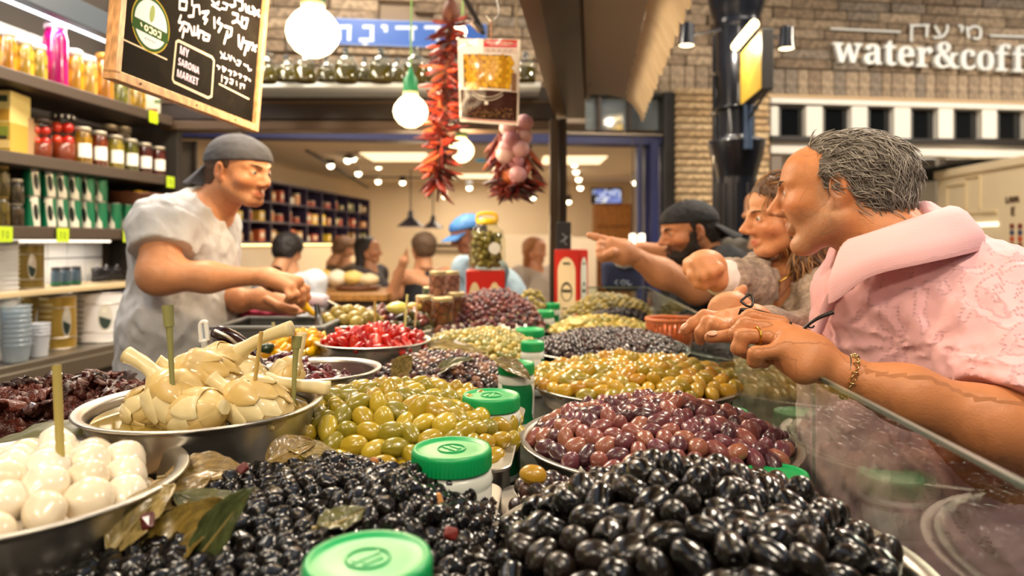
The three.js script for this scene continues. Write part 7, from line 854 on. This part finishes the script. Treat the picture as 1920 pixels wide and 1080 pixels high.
  sp.forEach(([x, y, z], i) => { const q = at(x, y, z), s = thing('shop_spot', 'small bright spot lamp under the shop ceiling', 'lamp', q, 'small spot lamps under the shop ceiling'); part(s, 'bulb', ball(0.028, 12, 9), glow('#ffecc8', 9)); part(s, 'can', lathe([[0.03, 0.005], [0.03, 0.07], [0, 0.075]], 12), mat(i % 3 ? '#d8d0c4' : '#26221f', 0.5)); part(s, 'stem', sweep([V(0, 0.07, 0), V(0, Math.max(0.08, EYE + 0.675 - q.y), 0)], [0.005], 5), mat('#3a3430', 0.5)); });
  const fan = thing('branch_lamp', 'white branched ceiling lamp with flat arms in the shop', 'lamp', at(655, 292, 5.2)); for (let i = 0; i < 6; i++) part(fan, 'arm', moved(bx(0.3, 0.012, 0.035, 0.16, 0, 0), 0, 0, 0, 0, i * 1.047 + 0.2, 0.12), mat('#cfc6b8', 0.5)); part(fan, 'hub', lathe([[0, -0.03], [0.04, -0.02], [0.04, 0.02], [0.01, 0.014], [0, 0.014]], 16), mat('#3a3430', 0.5));
  const tv = at(1137, 367, 7.6), T2 = thing('wall_screen', 'small glowing wall screen above the wooden cabinet', 'screen', tv), stx = canvasTex(128, 64, (g) => { const q = rng(4); for (let i = 0; i < 60; i++) { g.fillStyle = ['#8fa0dc', '#c9d0f0', '#5a68b0', '#ffffff', '#7a86c8'][Math.floor(q() * 5)]; g.fillRect(q() * 128, q() * 64, 10 + q() * 24, 6 + q() * 14); } });
  part(T2, 'case', bx(0.34, 0.18, 0.03), mat('#2a2c48', 0.4)); part(T2, 'screen', new THREE.PlaneGeometry(0.32, 0.16).translate(0, 0, 0.0165), new THREE.MeshPhysicalMaterial({ color: '#000', emissiveMap: stx, emissive: new THREE.Color('#ffffff'), emissiveIntensity: 0.9, roughness: 0.3 }));
  const cb = at(1147, 430, 7.3), k = thing('wood_cabinet', 'tall light brown wooden cabinet under the wall screen', 'cabinet', V(cb.x, 0, cb.z)); part(k, 'body', boxUV(bx(0.38, EYE + 0.41, 0.3, 0, (EYE + 0.41) / 2, 0), 2), mat('#a86f2c', 0.5, { map: T.wood })); for (let i = 0; i < 4; i++) part(k, 'drawer', bx(0.34, 0.2, 0.02, 0, EYE + 0.28 - i * 0.23, 0.16), mat('#b57a34', 0.5, { map: T.wood }));
  const sc = at(905, 292, 5.6); solo('blue_lantern', 'small turquoise lantern hanging between bulb and garlic', 'lantern', disp(lathe([[0, -0.05], [0.06, -0.045], [0.07, 0], [0.06, 0.05], [0.01, 0.07], [0.008, 0.32], [0, 0.32]], 20), () => 0), glow('#2f9bc0', 0.3, '#3aa6c8'), sc);
  for (const [x, y, w, z, l] of [[1005, 450, 130, 6.8, 'long white lit counter at the back of the shop'], [1085, 455, 60, 6.6, 'shorter white lit counter near the stall post']]) { const q = at(x, y, z); solo('white_counter', l, 'counter', bx(w / F * z, q.y + 0.05, 0.3, 0, -(q.y - 0.05) / 2, 0), mat('#fff0d8', 0.4), V(q.x, q.y, q.z)); }
}
// ---------------------------------------------------------------- goods at the far end of the counter
{
  const arch = (bg, cream, ink) => canvasTex(256, 512, (g) => { g.fillStyle = bg; g.fillRect(0, 0, 256, 512); g.fillStyle = cream; g.beginPath(); g.moveTo(36, 500); g.lineTo(36, 150); g.arc(128, 130, 92, Math.PI, 0); g.lineTo(220, 500); g.fill(); g.fillStyle = ink; g.fillRect(90, 70, 76, 14); g.beginPath(); g.arc(128, 250, 60, 0, 7); g.fill(); g.fillStyle = cream; g.beginPath(); g.arc(128, 255, 48, 0, 7); g.fill(); g.fillStyle = ink; g.fillRect(84, 236, 88, 20); for (let i = 0; i < 4; i++) g.fillRect(80, 350 + i * 32, 96 - (i % 2) * 30, 8); });
  const box = (name, l, pos, w, h, d, turn, t1, t2, t3) => { const o = thing(name, l, 'tin', pos, null, turn), m = (t) => new THREE.MeshPhysicalMaterial({ map: t, roughness: 0.35, metalness: 0.15 }), rd = mat('#b5241a', 0.4); part(o, 'body', bx(w, h, d, 0, h / 2, 0), rd); part(o, 'front_print', new THREE.PlaneGeometry(w * 0.97, h * 0.96).translate(0, h / 2, d / 2 + 0.0008), m(t1)); part(o, 'side_print', new THREE.PlaneGeometry(d * 0.97, h * 0.96).rotateY(Math.PI / 2).translate(w / 2 + 0.0008, h / 2, 0), m(t2)); return o; };
  const a1 = arch('#c5281c', '#ecd7b0', '#3a3a30'), a2 = arch('#c5281c', '#dfe3d4', '#3f5a48'), z = 2.37; const p = at(1068, 577, z);
  box('oil_tin', 'tall red tin with arched cream panels standing by the stall post', V(p.x + 0.005, CT + 0.005, p.z), 0.095, p.y + 0.198 - CT, 0.075, -0.5, a1, a2);
  const q = at(910, 540, 2.36); box('oil_tin', 'wide red tin with cream arches carrying the big olive jug', V(q.x, CT + 0.002, q.z), 0.132, q.y + 0.06 - CT, 0.1, 0.05, canvasTex(512, 256, (g) => { g.fillStyle = '#c9251b'; g.fillRect(0, 0, 512, 256); g.fillStyle = '#e8d2a2'; for (const x of [110, 380]) { g.beginPath(); g.arc(x, 130, 90, Math.PI, 0); g.lineTo(x + 90, 256); g.lineTo(x - 90, 256); g.fill(); } g.fillStyle = '#6b4a34'; for (const x of [110, 380]) { g.fillRect(x - 40, 90, 80, 12); g.fillRect(x - 50, 150, 100, 16); } }), a2);
  const sg = thing('chalk_sign', 'small black chalk sign on top of the tall red tin', 'sign', at(1057, 470, 2.36)); part(sg, 'board', bx(0.05, 0.098, 0.012, 0, 0.05, 0), mat('#1d2028', 0.6)); part(sg, 'mark', merged([sweep([V(-0.012, 0.03, 0.007), V(0.006, 0.045, 0.007), V(-0.006, 0.06, 0.007)], [0.0014], 5), sweep([V(0.01, 0.02, 0.007), V(0.0, 0.032, 0.007), V(0.014, 0.05, 0.007)], [0.0014], 5)]), mat('#9aa6b0', 0.6));
  const j = at(913, 508, 2.36), g = thing('olive_jug', 'big clear jug of whole olives with a yellow lid on the red tin', 'jug', V(j.x, q.y + 0.063, j.z)), R = 0.062, r = rng(71);
  part(g, 'jug', lathe([[0, 0], [R, 0.002], [R * 1.04, 0.012], [R * 1.0, 0.03], [R * 1.04, 0.05], [R * 1.0, 0.07], [R * 1.04, 0.09], [R * 1.0, 0.11], [R * 0.9, 0.135], [R * 0.62, 0.152], [R * 0.55, 0.16]], 32), mat('#f6f8ee', 0.04, { transmission: 1 }));
  const im = shade(new THREE.InstancedMesh(olive(0.024, 0.019, { seg: 10, n: 8 }), oily('#7c7026', 0.3), 170)); const im4 = new THREE.Matrix4(); for (let i = 0; i < 170; i++) { const a = r() * 6.283, rr = Math.sqrt(r()) * (R - 0.012), y = 0.014 + (i / 170) * 0.112; im4.compose(V(Math.cos(a) * rr, y, Math.sin(a) * rr), new THREE.Quaternion().setFromEuler(new THREE.Euler(r() * 3, r() * 3, r() * 3)), V(1, 1, 1)); im.setMatrixAt(i, im4); } im.name = 'olives_inside'; im.userData.kind = 'stuff'; g.add(im);
  part(g, 'label', moved(lathe([[0, 0], [0.02, 0], [0.02, 0.001], [0, 0.001]], 24), 0.028, 0.075, R + 0.001, Math.PI / 2, 0, 0), mat('#e3e2da', 0.5)); part(g, 'lid', lathe([[R * 0.5, 0.156], [R * 0.58, 0.158], [R * 0.58, 0.176], [0, 0.178]], 24), mat('#e2b90c', 0.4)); part(g, 'handle', sweep([V(-0.034, 0.165, 0), V(-0.03, 0.19, 0), V(0.03, 0.19, 0), V(0.034, 0.165, 0)], [0.006], 8, 16), mat('#e2b90c', 0.4));
  const sj = (l, px, yb, z2, w, h, c) => { const o = at(px, yb, z2), RR = w / 2 / F * z2, H = h / F * z2, s = thing('spice_jar', l, 'jar', o); part(s, 'contents', lathe([[0, 0], [RR * 0.95, 0], [RR, 0.004], [RR, H * 0.8], [RR * 0.88, H * 0.86]], 24), mat(c, 0.2, { clearcoat: 1, map: PIECES[0] })); part(s, 'lid', lathe([[RR * 0.9, H * 0.85], [RR * 0.96, H * 0.87], [RR * 0.96, H - 0.002], [RR * 0.9, H], [0, H]], 24), mat('#c8b98c', 0.3, { metalness: 0.5 })); return o; };
  sj('spice jar nearest the camera in the group left of the tall red heap', 830, 607, 1.82, 42, 50, '#7b4a2c'); sj('spice jar left in the group of jars beside the tall red heap', 797, 606, 1.9, 38, 52, '#84502f'); sj('spice jar behind right, against the tall red heap', 856, 600, 1.97, 34, 52, '#7b4a34'); sj('pink brown jar standing on top behind the spice jars', 820, 556, 1.95, 32, 48, '#a5705c'); sj('second pink brown jar at the back of the jar group', 848, 552, 2.05, 28, 44, '#9c6a5e'); sj('small green lidded jar behind the spice jars', 803, 558, 2.0, 22, 20, '#5a7a5a');
  const bs = at(1255, 640, 1.72), bk = thing('orange_basket', 'small orange lattice basket of carrot salad beside the pale olives', 'basket', V(bs.x, CT + 0.002, bs.z)), LB = []; for (let i = 0; i < 30; i++) { const a = i / 30 * 6.283; LB.push(sweep([V(Math.cos(a) * 0.045, 0, Math.sin(a) * 0.045), V(Math.cos(a + 0.2) * 0.058, 0.09, Math.sin(a + 0.2) * 0.058)], [0.0022], 5), sweep([V(Math.cos(a) * 0.045, 0, Math.sin(a) * 0.045), V(Math.cos(a - 0.2) * 0.058, 0.09, Math.sin(a - 0.2) * 0.058)], [0.0022], 5)); } LB.push(moved(new THREE.TorusGeometry(0.058, 0.0035, 6, 32), 0, 0.09, 0, 1.5708, 0, 0)); part(bk, 'lattice', merged(LB).scale(1, 1.45, 1), mat('#c06a3c', 0.5)); part(bk, 'bottom', lathe([[0, 0.002], [0.045, 0.002]], 20), mat('#8a4a2a', 0.6));
  const cr = shade(new THREE.Mesh(disp(ball(0.05, 28, 18, 1, 0.55, 1), (x, y, z3) => 0.008 * simplex(x * 90, y * 90, z3 * 90)), oily('#c8581a', 0.4))); cr.name = 'carrot_salad'; cr.position.set(bs.x, CT + 0.085, bs.z); tag(cr, 'shredded orange carrot salad filling the lattice basket', 'salad'); cr.userData.kind = 'stuff'; scene.add(cr);
}
// ---------------------------------------------------------------- small things on the counter: picks, tongs, leaves, lemons, bin
{
  const pick = (l, x0, y0, z0, x1, y1, z1, r, flat, m) => { const a = at(x0, y0, z0), b = at(x1, y1, z1), t = thing('wooden_pick', l, 'pick', b); const top = a.sub(b); if (flat) { part(t, 'stick', sweep([V(0, -0.03, 0), top.clone().multiplyScalar(0.55), top], [r * 0.45, r * 0.6, r], 8, 10, [1, 0.35], V(0, 0, 1)), m); part(t, 'flag_end', sweep([top.clone().multiplyScalar(0.72), top], [r * 1.0, r * 1.15], 8, 4, [1, 0.4], V(0, 0, 1)), m); } else part(t, 'stick', sweep([V(0, -0.03, 0), top], [r, r], 8), m); };
  const bam = mat('#b3a45e', 0.5), bam2 = mat('#8f8f5a', 0.5), bam3 = mat('#c9a860', 0.5);
  pick('bamboo pick standing in the white onions', 106, 684, 0.6, 118, 900, 0.6, 0.0036, false, bam); pick('flat bamboo pick stuck in the left artichoke', 314, 572, 0.74, 325, 716, 0.74, 0.0058, true, bam2); pick('flat short bamboo pick at the right of the artichoke bowl', 557, 630, 0.84, 550, 712, 0.84, 0.0058, true, bam2); pick('thin bamboo pick in the right front artichoke', 490, 622, 0.76, 468, 742, 0.76, 0.0024, false, bam3); pick('thin pale pick standing in the yellow peppers', 512, 604, 1.36, 516, 660, 1.36, 0.003, true, mat('#cfd09a', 0.5)); pick('thin wooden pick before the large green olives', 703, 565, 1.62, 703, 606, 1.62, 0.003, false, bam3); pick('tall pale pick behind the red peppers', 764, 552, 1.7, 758, 605, 1.7, 0.0032, false, mat('#d9d08a', 0.5)); pick('pale wooden spoon handle leaning by the spice jars', 785, 556, 1.7, 778, 590, 1.7, 0.004, true, mat('#e0b890', 0.5));
  { const b = at(386, 662, 0.98), t = thing('plastic_spoon', 'clear white plastic serving spoon standing behind the artichokes', 'spoon', b), s = [V(0, -0.03, 0), at(383, 640, 0.98).sub(b)]; part(t, 'handle', sweep(s, [0.004, 0.005], 8), mat('#e8edf2', 0.2, { transmission: 0.4 })); const a = at(386, 604, 0.98).sub(b), c = at(377, 606, 0.98).sub(b), d = at(377, 640, 0.98).sub(b), e = at(390, 638, 0.98).sub(b); part(t, 'loop', sweep([e, a.clone().lerp(e, 0.15), a, c, d.clone().lerp(c, 0.15), d, e], [0.0034], 8, 36), mat('#eef2f6', 0.2)); part(t, 'panel', sheet(2, 2, (u, v) => { const q = c.clone().lerp(a, u).lerp(d.clone().lerp(e, u), v); return [q.x, q.y, q.z]; }, 0.001), mat('#dfe8f2', 0.1, { transmission: 0.8 })); }
  { const t = thing('serving_tongs', 'steel tongs with a thick dark red handle lying behind the artichokes', 'tongs', V(0, 0, 0)); part(t, 'grip', sweep([at(400, 622, 1.0), at(416, 626, 1.0), at(450, 645, 1.02), at(492, 690, 1.04)], [0.008, 0.0125, 0.012, 0.008], 12, 18), mat('#2a0d12', 0.25, { clearcoat: 0.6 })); part(t, 'rod', sweep([at(402, 620, 0.985), at(430, 634, 0.985), at(470, 672, 1.0), at(530, 706, 1.03)], [0.0026], 8, 18), M.steel); }
  // leaves
  const leafGeo = (L, W, curl, s) => sheet(16, 10, (u, v) => { const w = W * Math.sin(Math.PI * u ** 0.85) ** 0.75, b = (v - 0.5) * 2; return [(u - 0.5) * L, curl * Math.sin(u * 2.8 + s) + 0.25 * w * b * b - 0.003 * Math.exp(-b * b * 60) + 0.0025 * simplex(u * 5 + s, v * 4, s), b * w]; }, 0.0007);
  const leafM = ['#8a7430', '#6b6a34', '#a08448', '#4f5a2e', '#b09a5c'].map((c) => mat(c, 0.35, { clearcoat: 0.5, map: T.blotch, transmission: 0.12 })), cn = ['brown yellow', 'olive green', 'golden brown', 'dark green', 'pale straw'];
  const leaf = (px, py, z, L, W, rx, ry, rz, ci, where, s) => { const t = thing('bay_leaf', cn[ci] + ' leaf ' + where, 'leaf', at(px, py, z)); t.rotation.set(rx, ry, rz); part(t, 'blade', leafGeo(L, W, L * 0.12, s), leafM[ci]); part(t, 'midrib', sweep([V(-L * 0.6, L * 0.12 * Math.sin(s) - 0.001, 0), V(0, L * 0.12 * Math.sin(1.4 + s) - 0.001, 0), V(L * 0.48, L * 0.12 * Math.sin(2.75 + s), 0)], [0.0016, 0.0011, 0.0004], 6, 12), leafM[4]); };
  leaf(390, 890, 0.665, 0.075, 0.02, 0.4, 0.2, 0.05, 2, 'below the artichoke bowl, highest of the front leaves', 1); leaf(300, 935, 0.6, 0.085, 0.022, 0.5, 0.7, 0.1, 2, 'beside the rim of the onion bowl', 2); leaf(430, 950, 0.595, 0.105, 0.021, 0.35, -0.15, -0.1, 1, 'lying across the front left olives, nearly horizontal', 3); leaf(330, 1000, 0.545, 0.09, 0.026, 0.6, 0.5, 0.15, 0, 'crumpled and wet at the front left', 4); leaf(408, 1000, 0.535, 0.085, 0.017, 0.7, 0.75, 0.35, 3, 'rising to the right in front of the crumpled leaf', 5); leaf(270, 975, 0.565, 0.07, 0.02, 0.5, 1.2, 0, 4, 'tucked under the rim of the onion bowl', 6); leaf(545, 850, 0.735, 0.055, 0.019, 0.6, 0.5, 0.2, 2, 'below the green olives, left end', 7); leaf(590, 848, 0.735, 0.06, 0.013, 0.4, -0.1, 0.1, 4, 'folded at the foot of the green olive heap', 8); leaf(640, 968, 0.545, 0.04, 0.013, 0.4, 0.6, 0, 1, 'among the wrinkled olives near the middle', 9); leaf(758, 968, 0.575, 0.05, 0.018, 0.5, -0.3, 0.1, 1, 'among the wrinkled olives left of the white jar', 10); leaf(755, 688, 1.2, 0.055, 0.02, 1.2, 0.7, 0.3, 4, 'pale and upright before the small brown olives', 11); leaf(845, 692, 1.22, 0.085, 0.016, 0.35, 0.25, 0.15, 1, 'lying on the small brown olives', 12); leaf(960, 694, 1.17, 0.07, 0.017, 0.6, -0.4, -0.2, 0, 'at the right edge of the small brown olives by the jar', 13); leaf(855, 655, 1.45, 0.13, 0.02, 0.5, 0.1, 0, 4, 'long and pale between lemon tray and brown olives', 14); leaf(640, 865, 0.7, 0.04, 0.012, 0.5, 0.3, 0.2, 1, 'at the top of the wrinkled olive heap', 15);
  for (const [px, py, z, L, c, l, s] of [[698, 870, 0.672, 0.013, '#9a5a14', 'orange brown pickle cube on top of the wrinkled olives', 1], [820, 940, 0.6, 0.013, '#c58a4a', 'tan broken olive half among the wrinkled olives', 2], [845, 1000, 0.55, 0.012, '#6b140c', 'red pepper piece at the right edge of the wrinkled olives', 3], [455, 878, 0.66, 0.011, '#5a0f0c', 'red pepper piece among the leaves below the artichoke bowl', 4], [278, 977, 0.55, 0.014, '#4e0d0c', 'dark red pepper strip beside the onion bowl', 5]]) solo('pepper_piece', l, 'pepper', warp(rbox(L, L * 0.5, L * 0.8, L * 0.22, 2), (v) => { v.x += 0.2 * v.y; v.y += 0.15 * L * simplex(v.x * 80 + s, v.y * 80, v.z * 80); }), oily(c, 0.3), at(px, py, z), null, [0.3 * s, s, 0.4]);
  for (const [px, py, z, R, c, l, rx] of [[942, 640, 1.6, 0.03, '#d8c06a', 'round lemon slice lying flat on the cracked olives', 0.25], [838, 637, 1.58, 0.019, '#c98a1e', 'orange lemon piece at the left of the cracked olives', 0.5], [1080, 605, 1.92, 0.022, '#e2d69a', 'pale lemon slice on the pale yellow olives', 0.35], [1160, 602, 1.95, 0.018, '#e6dcae', 'white cheese piece on the pale yellow olives', 0.4]]) { const t = thing('lemon_slice', l, 'lemon', at(px, py, z)); t.rotation.x = rx; part(t, 'rind', lathe([[R * 0.9, 0], [R, 0.001], [R, 0.004], [R * 0.9, 0.005]], 24), oily('#b5962a', 0.4)); part(t, 'flesh', lathe([[0, 0.0005], [R * 0.92, 0.0005], [R * 0.92, 0.0045], [0, 0.0048]], 24), oily(c, 0.3)); }
  const bin = thing('grey_bin', 'long dark grey plastic bin at the vendor\'s side of the counter', 'bin', V(at(525, 0, 1.6).x, CT, -1.62)); { const w = 0.24, h = 0.135, d = 0.2; part(bin, 'wall', bx(w, h, 0.008, 0, h / 2, d / 2), mat('#55585a', 0.5)); part(bin, 'wall', bx(w, h, 0.008, 0, h / 2, -d / 2), mat('#55585a', 0.5)); part(bin, 'wall', bx(0.008, h, d, -w / 2, h / 2, 0), mat('#55585a', 0.5)); part(bin, 'wall', bx(0.008, h, d, w / 2, h / 2, 0), mat('#55585a', 0.5)); part(bin, 'floor_panel', bx(w, 0.006, d, 0, 0.003, 0), mat('#4a4c4e', 0.5)); part(bin, 'lip', merged([bx(w + 0.02, 0.01, 0.016, 0, h, d / 2), bx(w + 0.02, 0.01, 0.016, 0, h, -d / 2), bx(0.016, 0.01, d, w / 2, h, 0), bx(0.016, 0.01, d, -w / 2, h, 0)]), mat('#6a6e70', 0.45)); }
  solo('pink_cloth', 'crumpled deep pink cloth behind the grey bin', 'cloth', disp(ball(0.075, 28, 18, 1.1, 0.5, 0.8), (x, y, z) => 0.012 * simplex(x * 25, y * 25, z * 25)), cloth('#b8365c'), V(at(500, 0, 1.85).x, at(500, 592, 1.85).y, -1.86)); 
  const roll = thing('wrapped_roll', 'white and violet wrapped roll beside the vendor\'s hands', 'roll', at(592, 563, 1.95)); part(roll, 'roll', moved(lathe([[0, -0.035], [0.018, -0.034], [0.02, -0.02], [0.02, 0.03], [0.014, 0.035], [0, 0.035]], 18), 0, 0, 0, 0, 0, 1.45), mat('#cdc3d4', 0.5)); part(roll, 'rod', sweep([V(0.03, 0.0, 0), V(0.09, -0.03, 0)], [0.004], 8), M.steel);
}
// ---------------------------------------------------------------- people inside the shop, out of focus
function guest(label, { head, z, face, skin = '#b98560', hair = '#2a1c14', hairThick = 0.012, hairLow = -0.1, hairExtra = [], top = '#333', sleeves = true, shoulders = 0.19, lean = [0, 0], arms = [], trousers = '#2c2f38', hat = null, line = [[0.1, 0.045], [0.03, 0.03], [-0.02, -0.01], [-0.4, -0.02]], s = 0.86, lowTop = 0 }) {
  const t = thing('person', label, 'person'), c = at(head[0], head[1], z), M = frame(c, face, 0, [s, 0.82, s]), col = skinTone(skin, M), S = V(face.z, 0, -face.x).normalize(), nk = c.clone().add(V(lean[0] * 0.3, -0.135, lean[1] * 0.3)), ch = nk.clone().add(V(lean[0] * 0.5, -0.17, lean[1] * 0.5)), hip = nk.clone().add(V(lean[0], -0.4, lean[1]));
  const L = nk.clone().addScaledVector(S, shoulders).add(V(0, -0.035, 0)), Rr = nk.clone().addScaledVector(S, -shoulders).add(V(0, -0.035, 0));
  const limb = arms.length ? arms.map((a) => a.map((p) => at(...p))) : [[L, L.clone().add(V(0, -0.2, 0)), L.clone().add(face.clone().multiplyScalar(0.16)).add(V(0, -0.24, 0))], [Rr, Rr.clone().add(V(0, -0.2, 0)), Rr.clone().add(face.clone().multiplyScalar(0.16)).add(V(0, -0.24, 0))]];
  const foot = V(hip.x, 0.05, hip.z); const A = limb.flatMap((q, i) => [...chain([i ? Rr : L, ...q.slice(1)], [0.05, 0.038, 0.026, 0.02], 0.03), ell(q[q.length - 1], [0.028, 0.022, 0.03], 0.02), ...[-0.012, 0, 0.012, 0.024].map((o) => cap(q[q.length - 1].clone().add(V(0, o * 0.8, 0)), q[q.length - 1].clone().addScaledVector(q[q.length - 1].clone().sub(q[q.length - 2]).normalize(), 0.06).add(V(0, o, o)), 0.009, 0.007, 0.006))]);
  const hp = within(headPrims({ neckR: 0.05 }), M), [hl, hh] = bounds(within([ell(V(0, 0, 0), [0.13, 0.15, 0.15])], M), 0);
  part(t, 'body', merged([nets(hl, hh, 0.006, hp, null, col), blob([...A, cap(nk.clone().add(V(0, 0.05, 0)), ch, 0.05, 0.09, 0.05), ell(ch, [0.13, 0.14, 0.11], 0.05), cap(ch, hip, 0.11, 0.12, 0.05), cap(hip, foot, 0.11, 0.06, 0.05)], 0.013, null, col)]), skinM);
  eyes(t, M); if (hair) part(t, 'hair', hairCap(M, { line, thick: hairThick, low: hairLow, rough: 0.004, cell: 0.006, extra: hairExtra }), mat(hair, 0.6));
  const P = [ell(ch, [0.15, 0.15, 0.125], 0.06), cap(ch, hip, 0.13, 0.14, 0.06)]; if (sleeves) P.push(cap(nk.clone().add(V(0, -0.05, 0)), L, 0.05, 0.062, 0.05), cap(nk.clone().add(V(0, -0.05, 0)), Rr, 0.05, 0.062, 0.05), ...limb.map((q, i) => cap(i ? Rr : L, (i ? Rr : L).clone().lerp(q[1], 0.7), 0.062, 0.056, 0.03))); else P.push(cap(nk.clone().add(V(0, -0.07, 0)).addScaledVector(S, 0.07), ch, 0.03, 0.08, 0.03), cap(nk.clone().add(V(0, -0.07, 0)).addScaledVector(S, -0.07), ch, 0.03, 0.08, 0.03));
  if (!sleeves) P.push(ell(ch.clone().add(V(0, 0.07, 0)), [0.14, 0.1, 0.11], 0.05)); P.push(cap(nk.clone().add(V(0, 0.01 - lowTop, 0)), nk.clone().add(V(0, 0.15, 0)), 0.058, 0.07, 0.02, true)); part(t, 'top', blob(P, 0.011, (x, y, z2, d) => d - fold(x, y, z2, 12, 0.007) + 0.003, null, 0.02), cloth(top));
  part(t, 'trousers', blob([cap(hip, foot, 0.135, 0.08, 0.05)], 0.016, (x, y, z2, d) => Math.max(d, 0.03 - y)), cloth(trousers)); for (const o of [-1, 1]) part(t, 'shoe', rbox(0.1, 0.06, 0.22, 0.025, 2), mat('#26221f', 0.5), foot.clone().addScaledVector(S, o * 0.06).setY(0.03)); if (hat) hat(t, M);
  return t;
}
const hx = (x, y, z) => V(x, y, z);
guest('shop person with short black hair in a white shirt bending over, back turned', { head: [541, 470], z: 3.9, face: V(0.25, -0.35, -0.9), hair: '#1a1414', hairThick: 0.02, line: [[0.1, 0.05], [-0.4, 0.03]], top: '#dfe4ef', shoulders: 0.17, lean: [0.02, 0.03], trousers: '#5a3340' });
guest('shop woman with long dark hair in a dark printed top, face in profile', { head: [692, 470], z: 4.9, face: V(0.95, 0, 0.2), hair: '#1d1412', hairThick: 0.018, hairLow: -0.3, hairExtra: [cap(hx(0.05, 0.0, -0.05), hx(0.07, -0.24, -0.04), 0.05, 0.04, 0.03), cap(hx(-0.05, 0, -0.05), hx(-0.07, -0.24, -0.04), 0.05, 0.04, 0.03)], top: '#3a3436', skin: '#b07a58' });
guest('shop woman with tied brown hair in a black tank top, seen from behind', { head: [793, 464], z: 4.3, face: V(-0.5, 0.02, -0.86), hair: '#5a4432', hairThick: 0.016, line: [[0.1, 0.05], [0.0, 0.03], [-0.4, 0.03]], hairLow: -0.085, top: '#16181f', sleeves: false, shoulders: 0.15, arms: [[[840, 510, 4.2], [852, 548, 4.2], [840, 575, 4.15]], [[752, 510, 4.3], [733, 555, 4.2], [758, 488, 4.1]]], skin: '#c08a66' });
guest('man in a bright blue cap and pale blue shirt, bending behind the olive jug', { head: [878, 440], z: 3.3, face: V(-0.85, -0.35, 0.4), hair: '#3a2a22', line: [[0.1, 0.02], [0.0, 0.0], [-0.4, -0.03]], hairThick: 0.006, top: '#a9c3d6', skin: '#b5795c', lean: [0.16, 0.0], hat: (t, M2) => baseballCap(t, M2, mat('#3f7fd0', 0.6), { back: false, drop: 0.025, tilt: 0.3, brimLen: 0.085 }) });
guest('shop woman with reddish fair hair and a pale top near the stall post', { head: [1004, 470], z: 5.0, face: V(0.7, -0.1, 0.6), hair: '#9c6234', hairThick: 0.016, hairLow: -0.25, hairExtra: [cap(hx(0.06, 0.0, -0.03), hx(0.08, -0.2, -0.02), 0.04, 0.03, 0.03), cap(hx(-0.06, 0, -0.03), hx(-0.08, -0.2, -0.02), 0.04, 0.03, 0.03)], top: '#b5a698', skin: '#c98a64' });
guest('shop person with light brown hair leaning at the counter, mostly hidden', { head: [646, 466], z: 5.4, face: V(0.6, -0.3, -0.5), hair: '#6b4a30', hairThick: 0.014, top: '#6a5a48', skin: '#b98560' });
guest('grey haired person hidden behind the woman in beige', { head: [1432, 395], z: 2.75, face: V(-0.9, 0, 0.3), hair: '#7f7770', hairThick: 0.014, top: '#4a453f', s: 0.84 });
{ // navy bag hanging behind the red tin
  const p = at(1165, 515, 2.75), t = thing('navy_bag', 'navy blue cloth bag with pale letters standing behind the red tin', 'bag', p); part(t, 'bag', disp(rbox(0.16, 0.13, 0.06, 0.03, 4), (x, y, z) => 0.005 * simplex(x * 20, y * 20, z * 20)), cloth('#232b4a')); part(t, 'flap', disp(ball(0.04, 16, 12, 1.1, 0.5, 0.6), (x, y, z) => 0.004 * simplex(x * 50, y * 50, z * 50)).translate(0.01, 0.045, 0.03), mat('#b9bfc8', 0.6)); part(t, 'mark', merged([sweep([V(-0.02, -0.02, 0.036), V(-0.03, -0.03, 0.036), V(-0.02, -0.04, 0.036)], [0.002], 5), moved(new THREE.TorusGeometry(0.009, 0.002, 5, 14), 0.002, -0.03, 0.036), sweep([V(0.02, -0.02, 0.036), V(0.022, -0.04, 0.036), V(0.035, -0.036, 0.036)], [0.002], 5)]), mat('#9fb0c4', 0.6));
  for (const [x, l] of [[1186, 'left'], [1203, 'right']]) { const q = at(x, 455, 3.2); const b = thing('white_candle', l + ' of two glowing white tubes seen past the pointing hand', 'lamp', q); part(b, 'tube', lathe([[0, -0.045], [0.014, -0.045], [0.016, -0.04], [0.016, 0.04], [0, 0.045]], 14), glow('#fff3dc', 1.6)); part(b, 'cable', sweep([V(0, 0.045, 0), V(0, 0.5, 0)], [0.003], 5), mat('#2a2a2a', 0.5)); }
}
renderer.render(scene, camera);
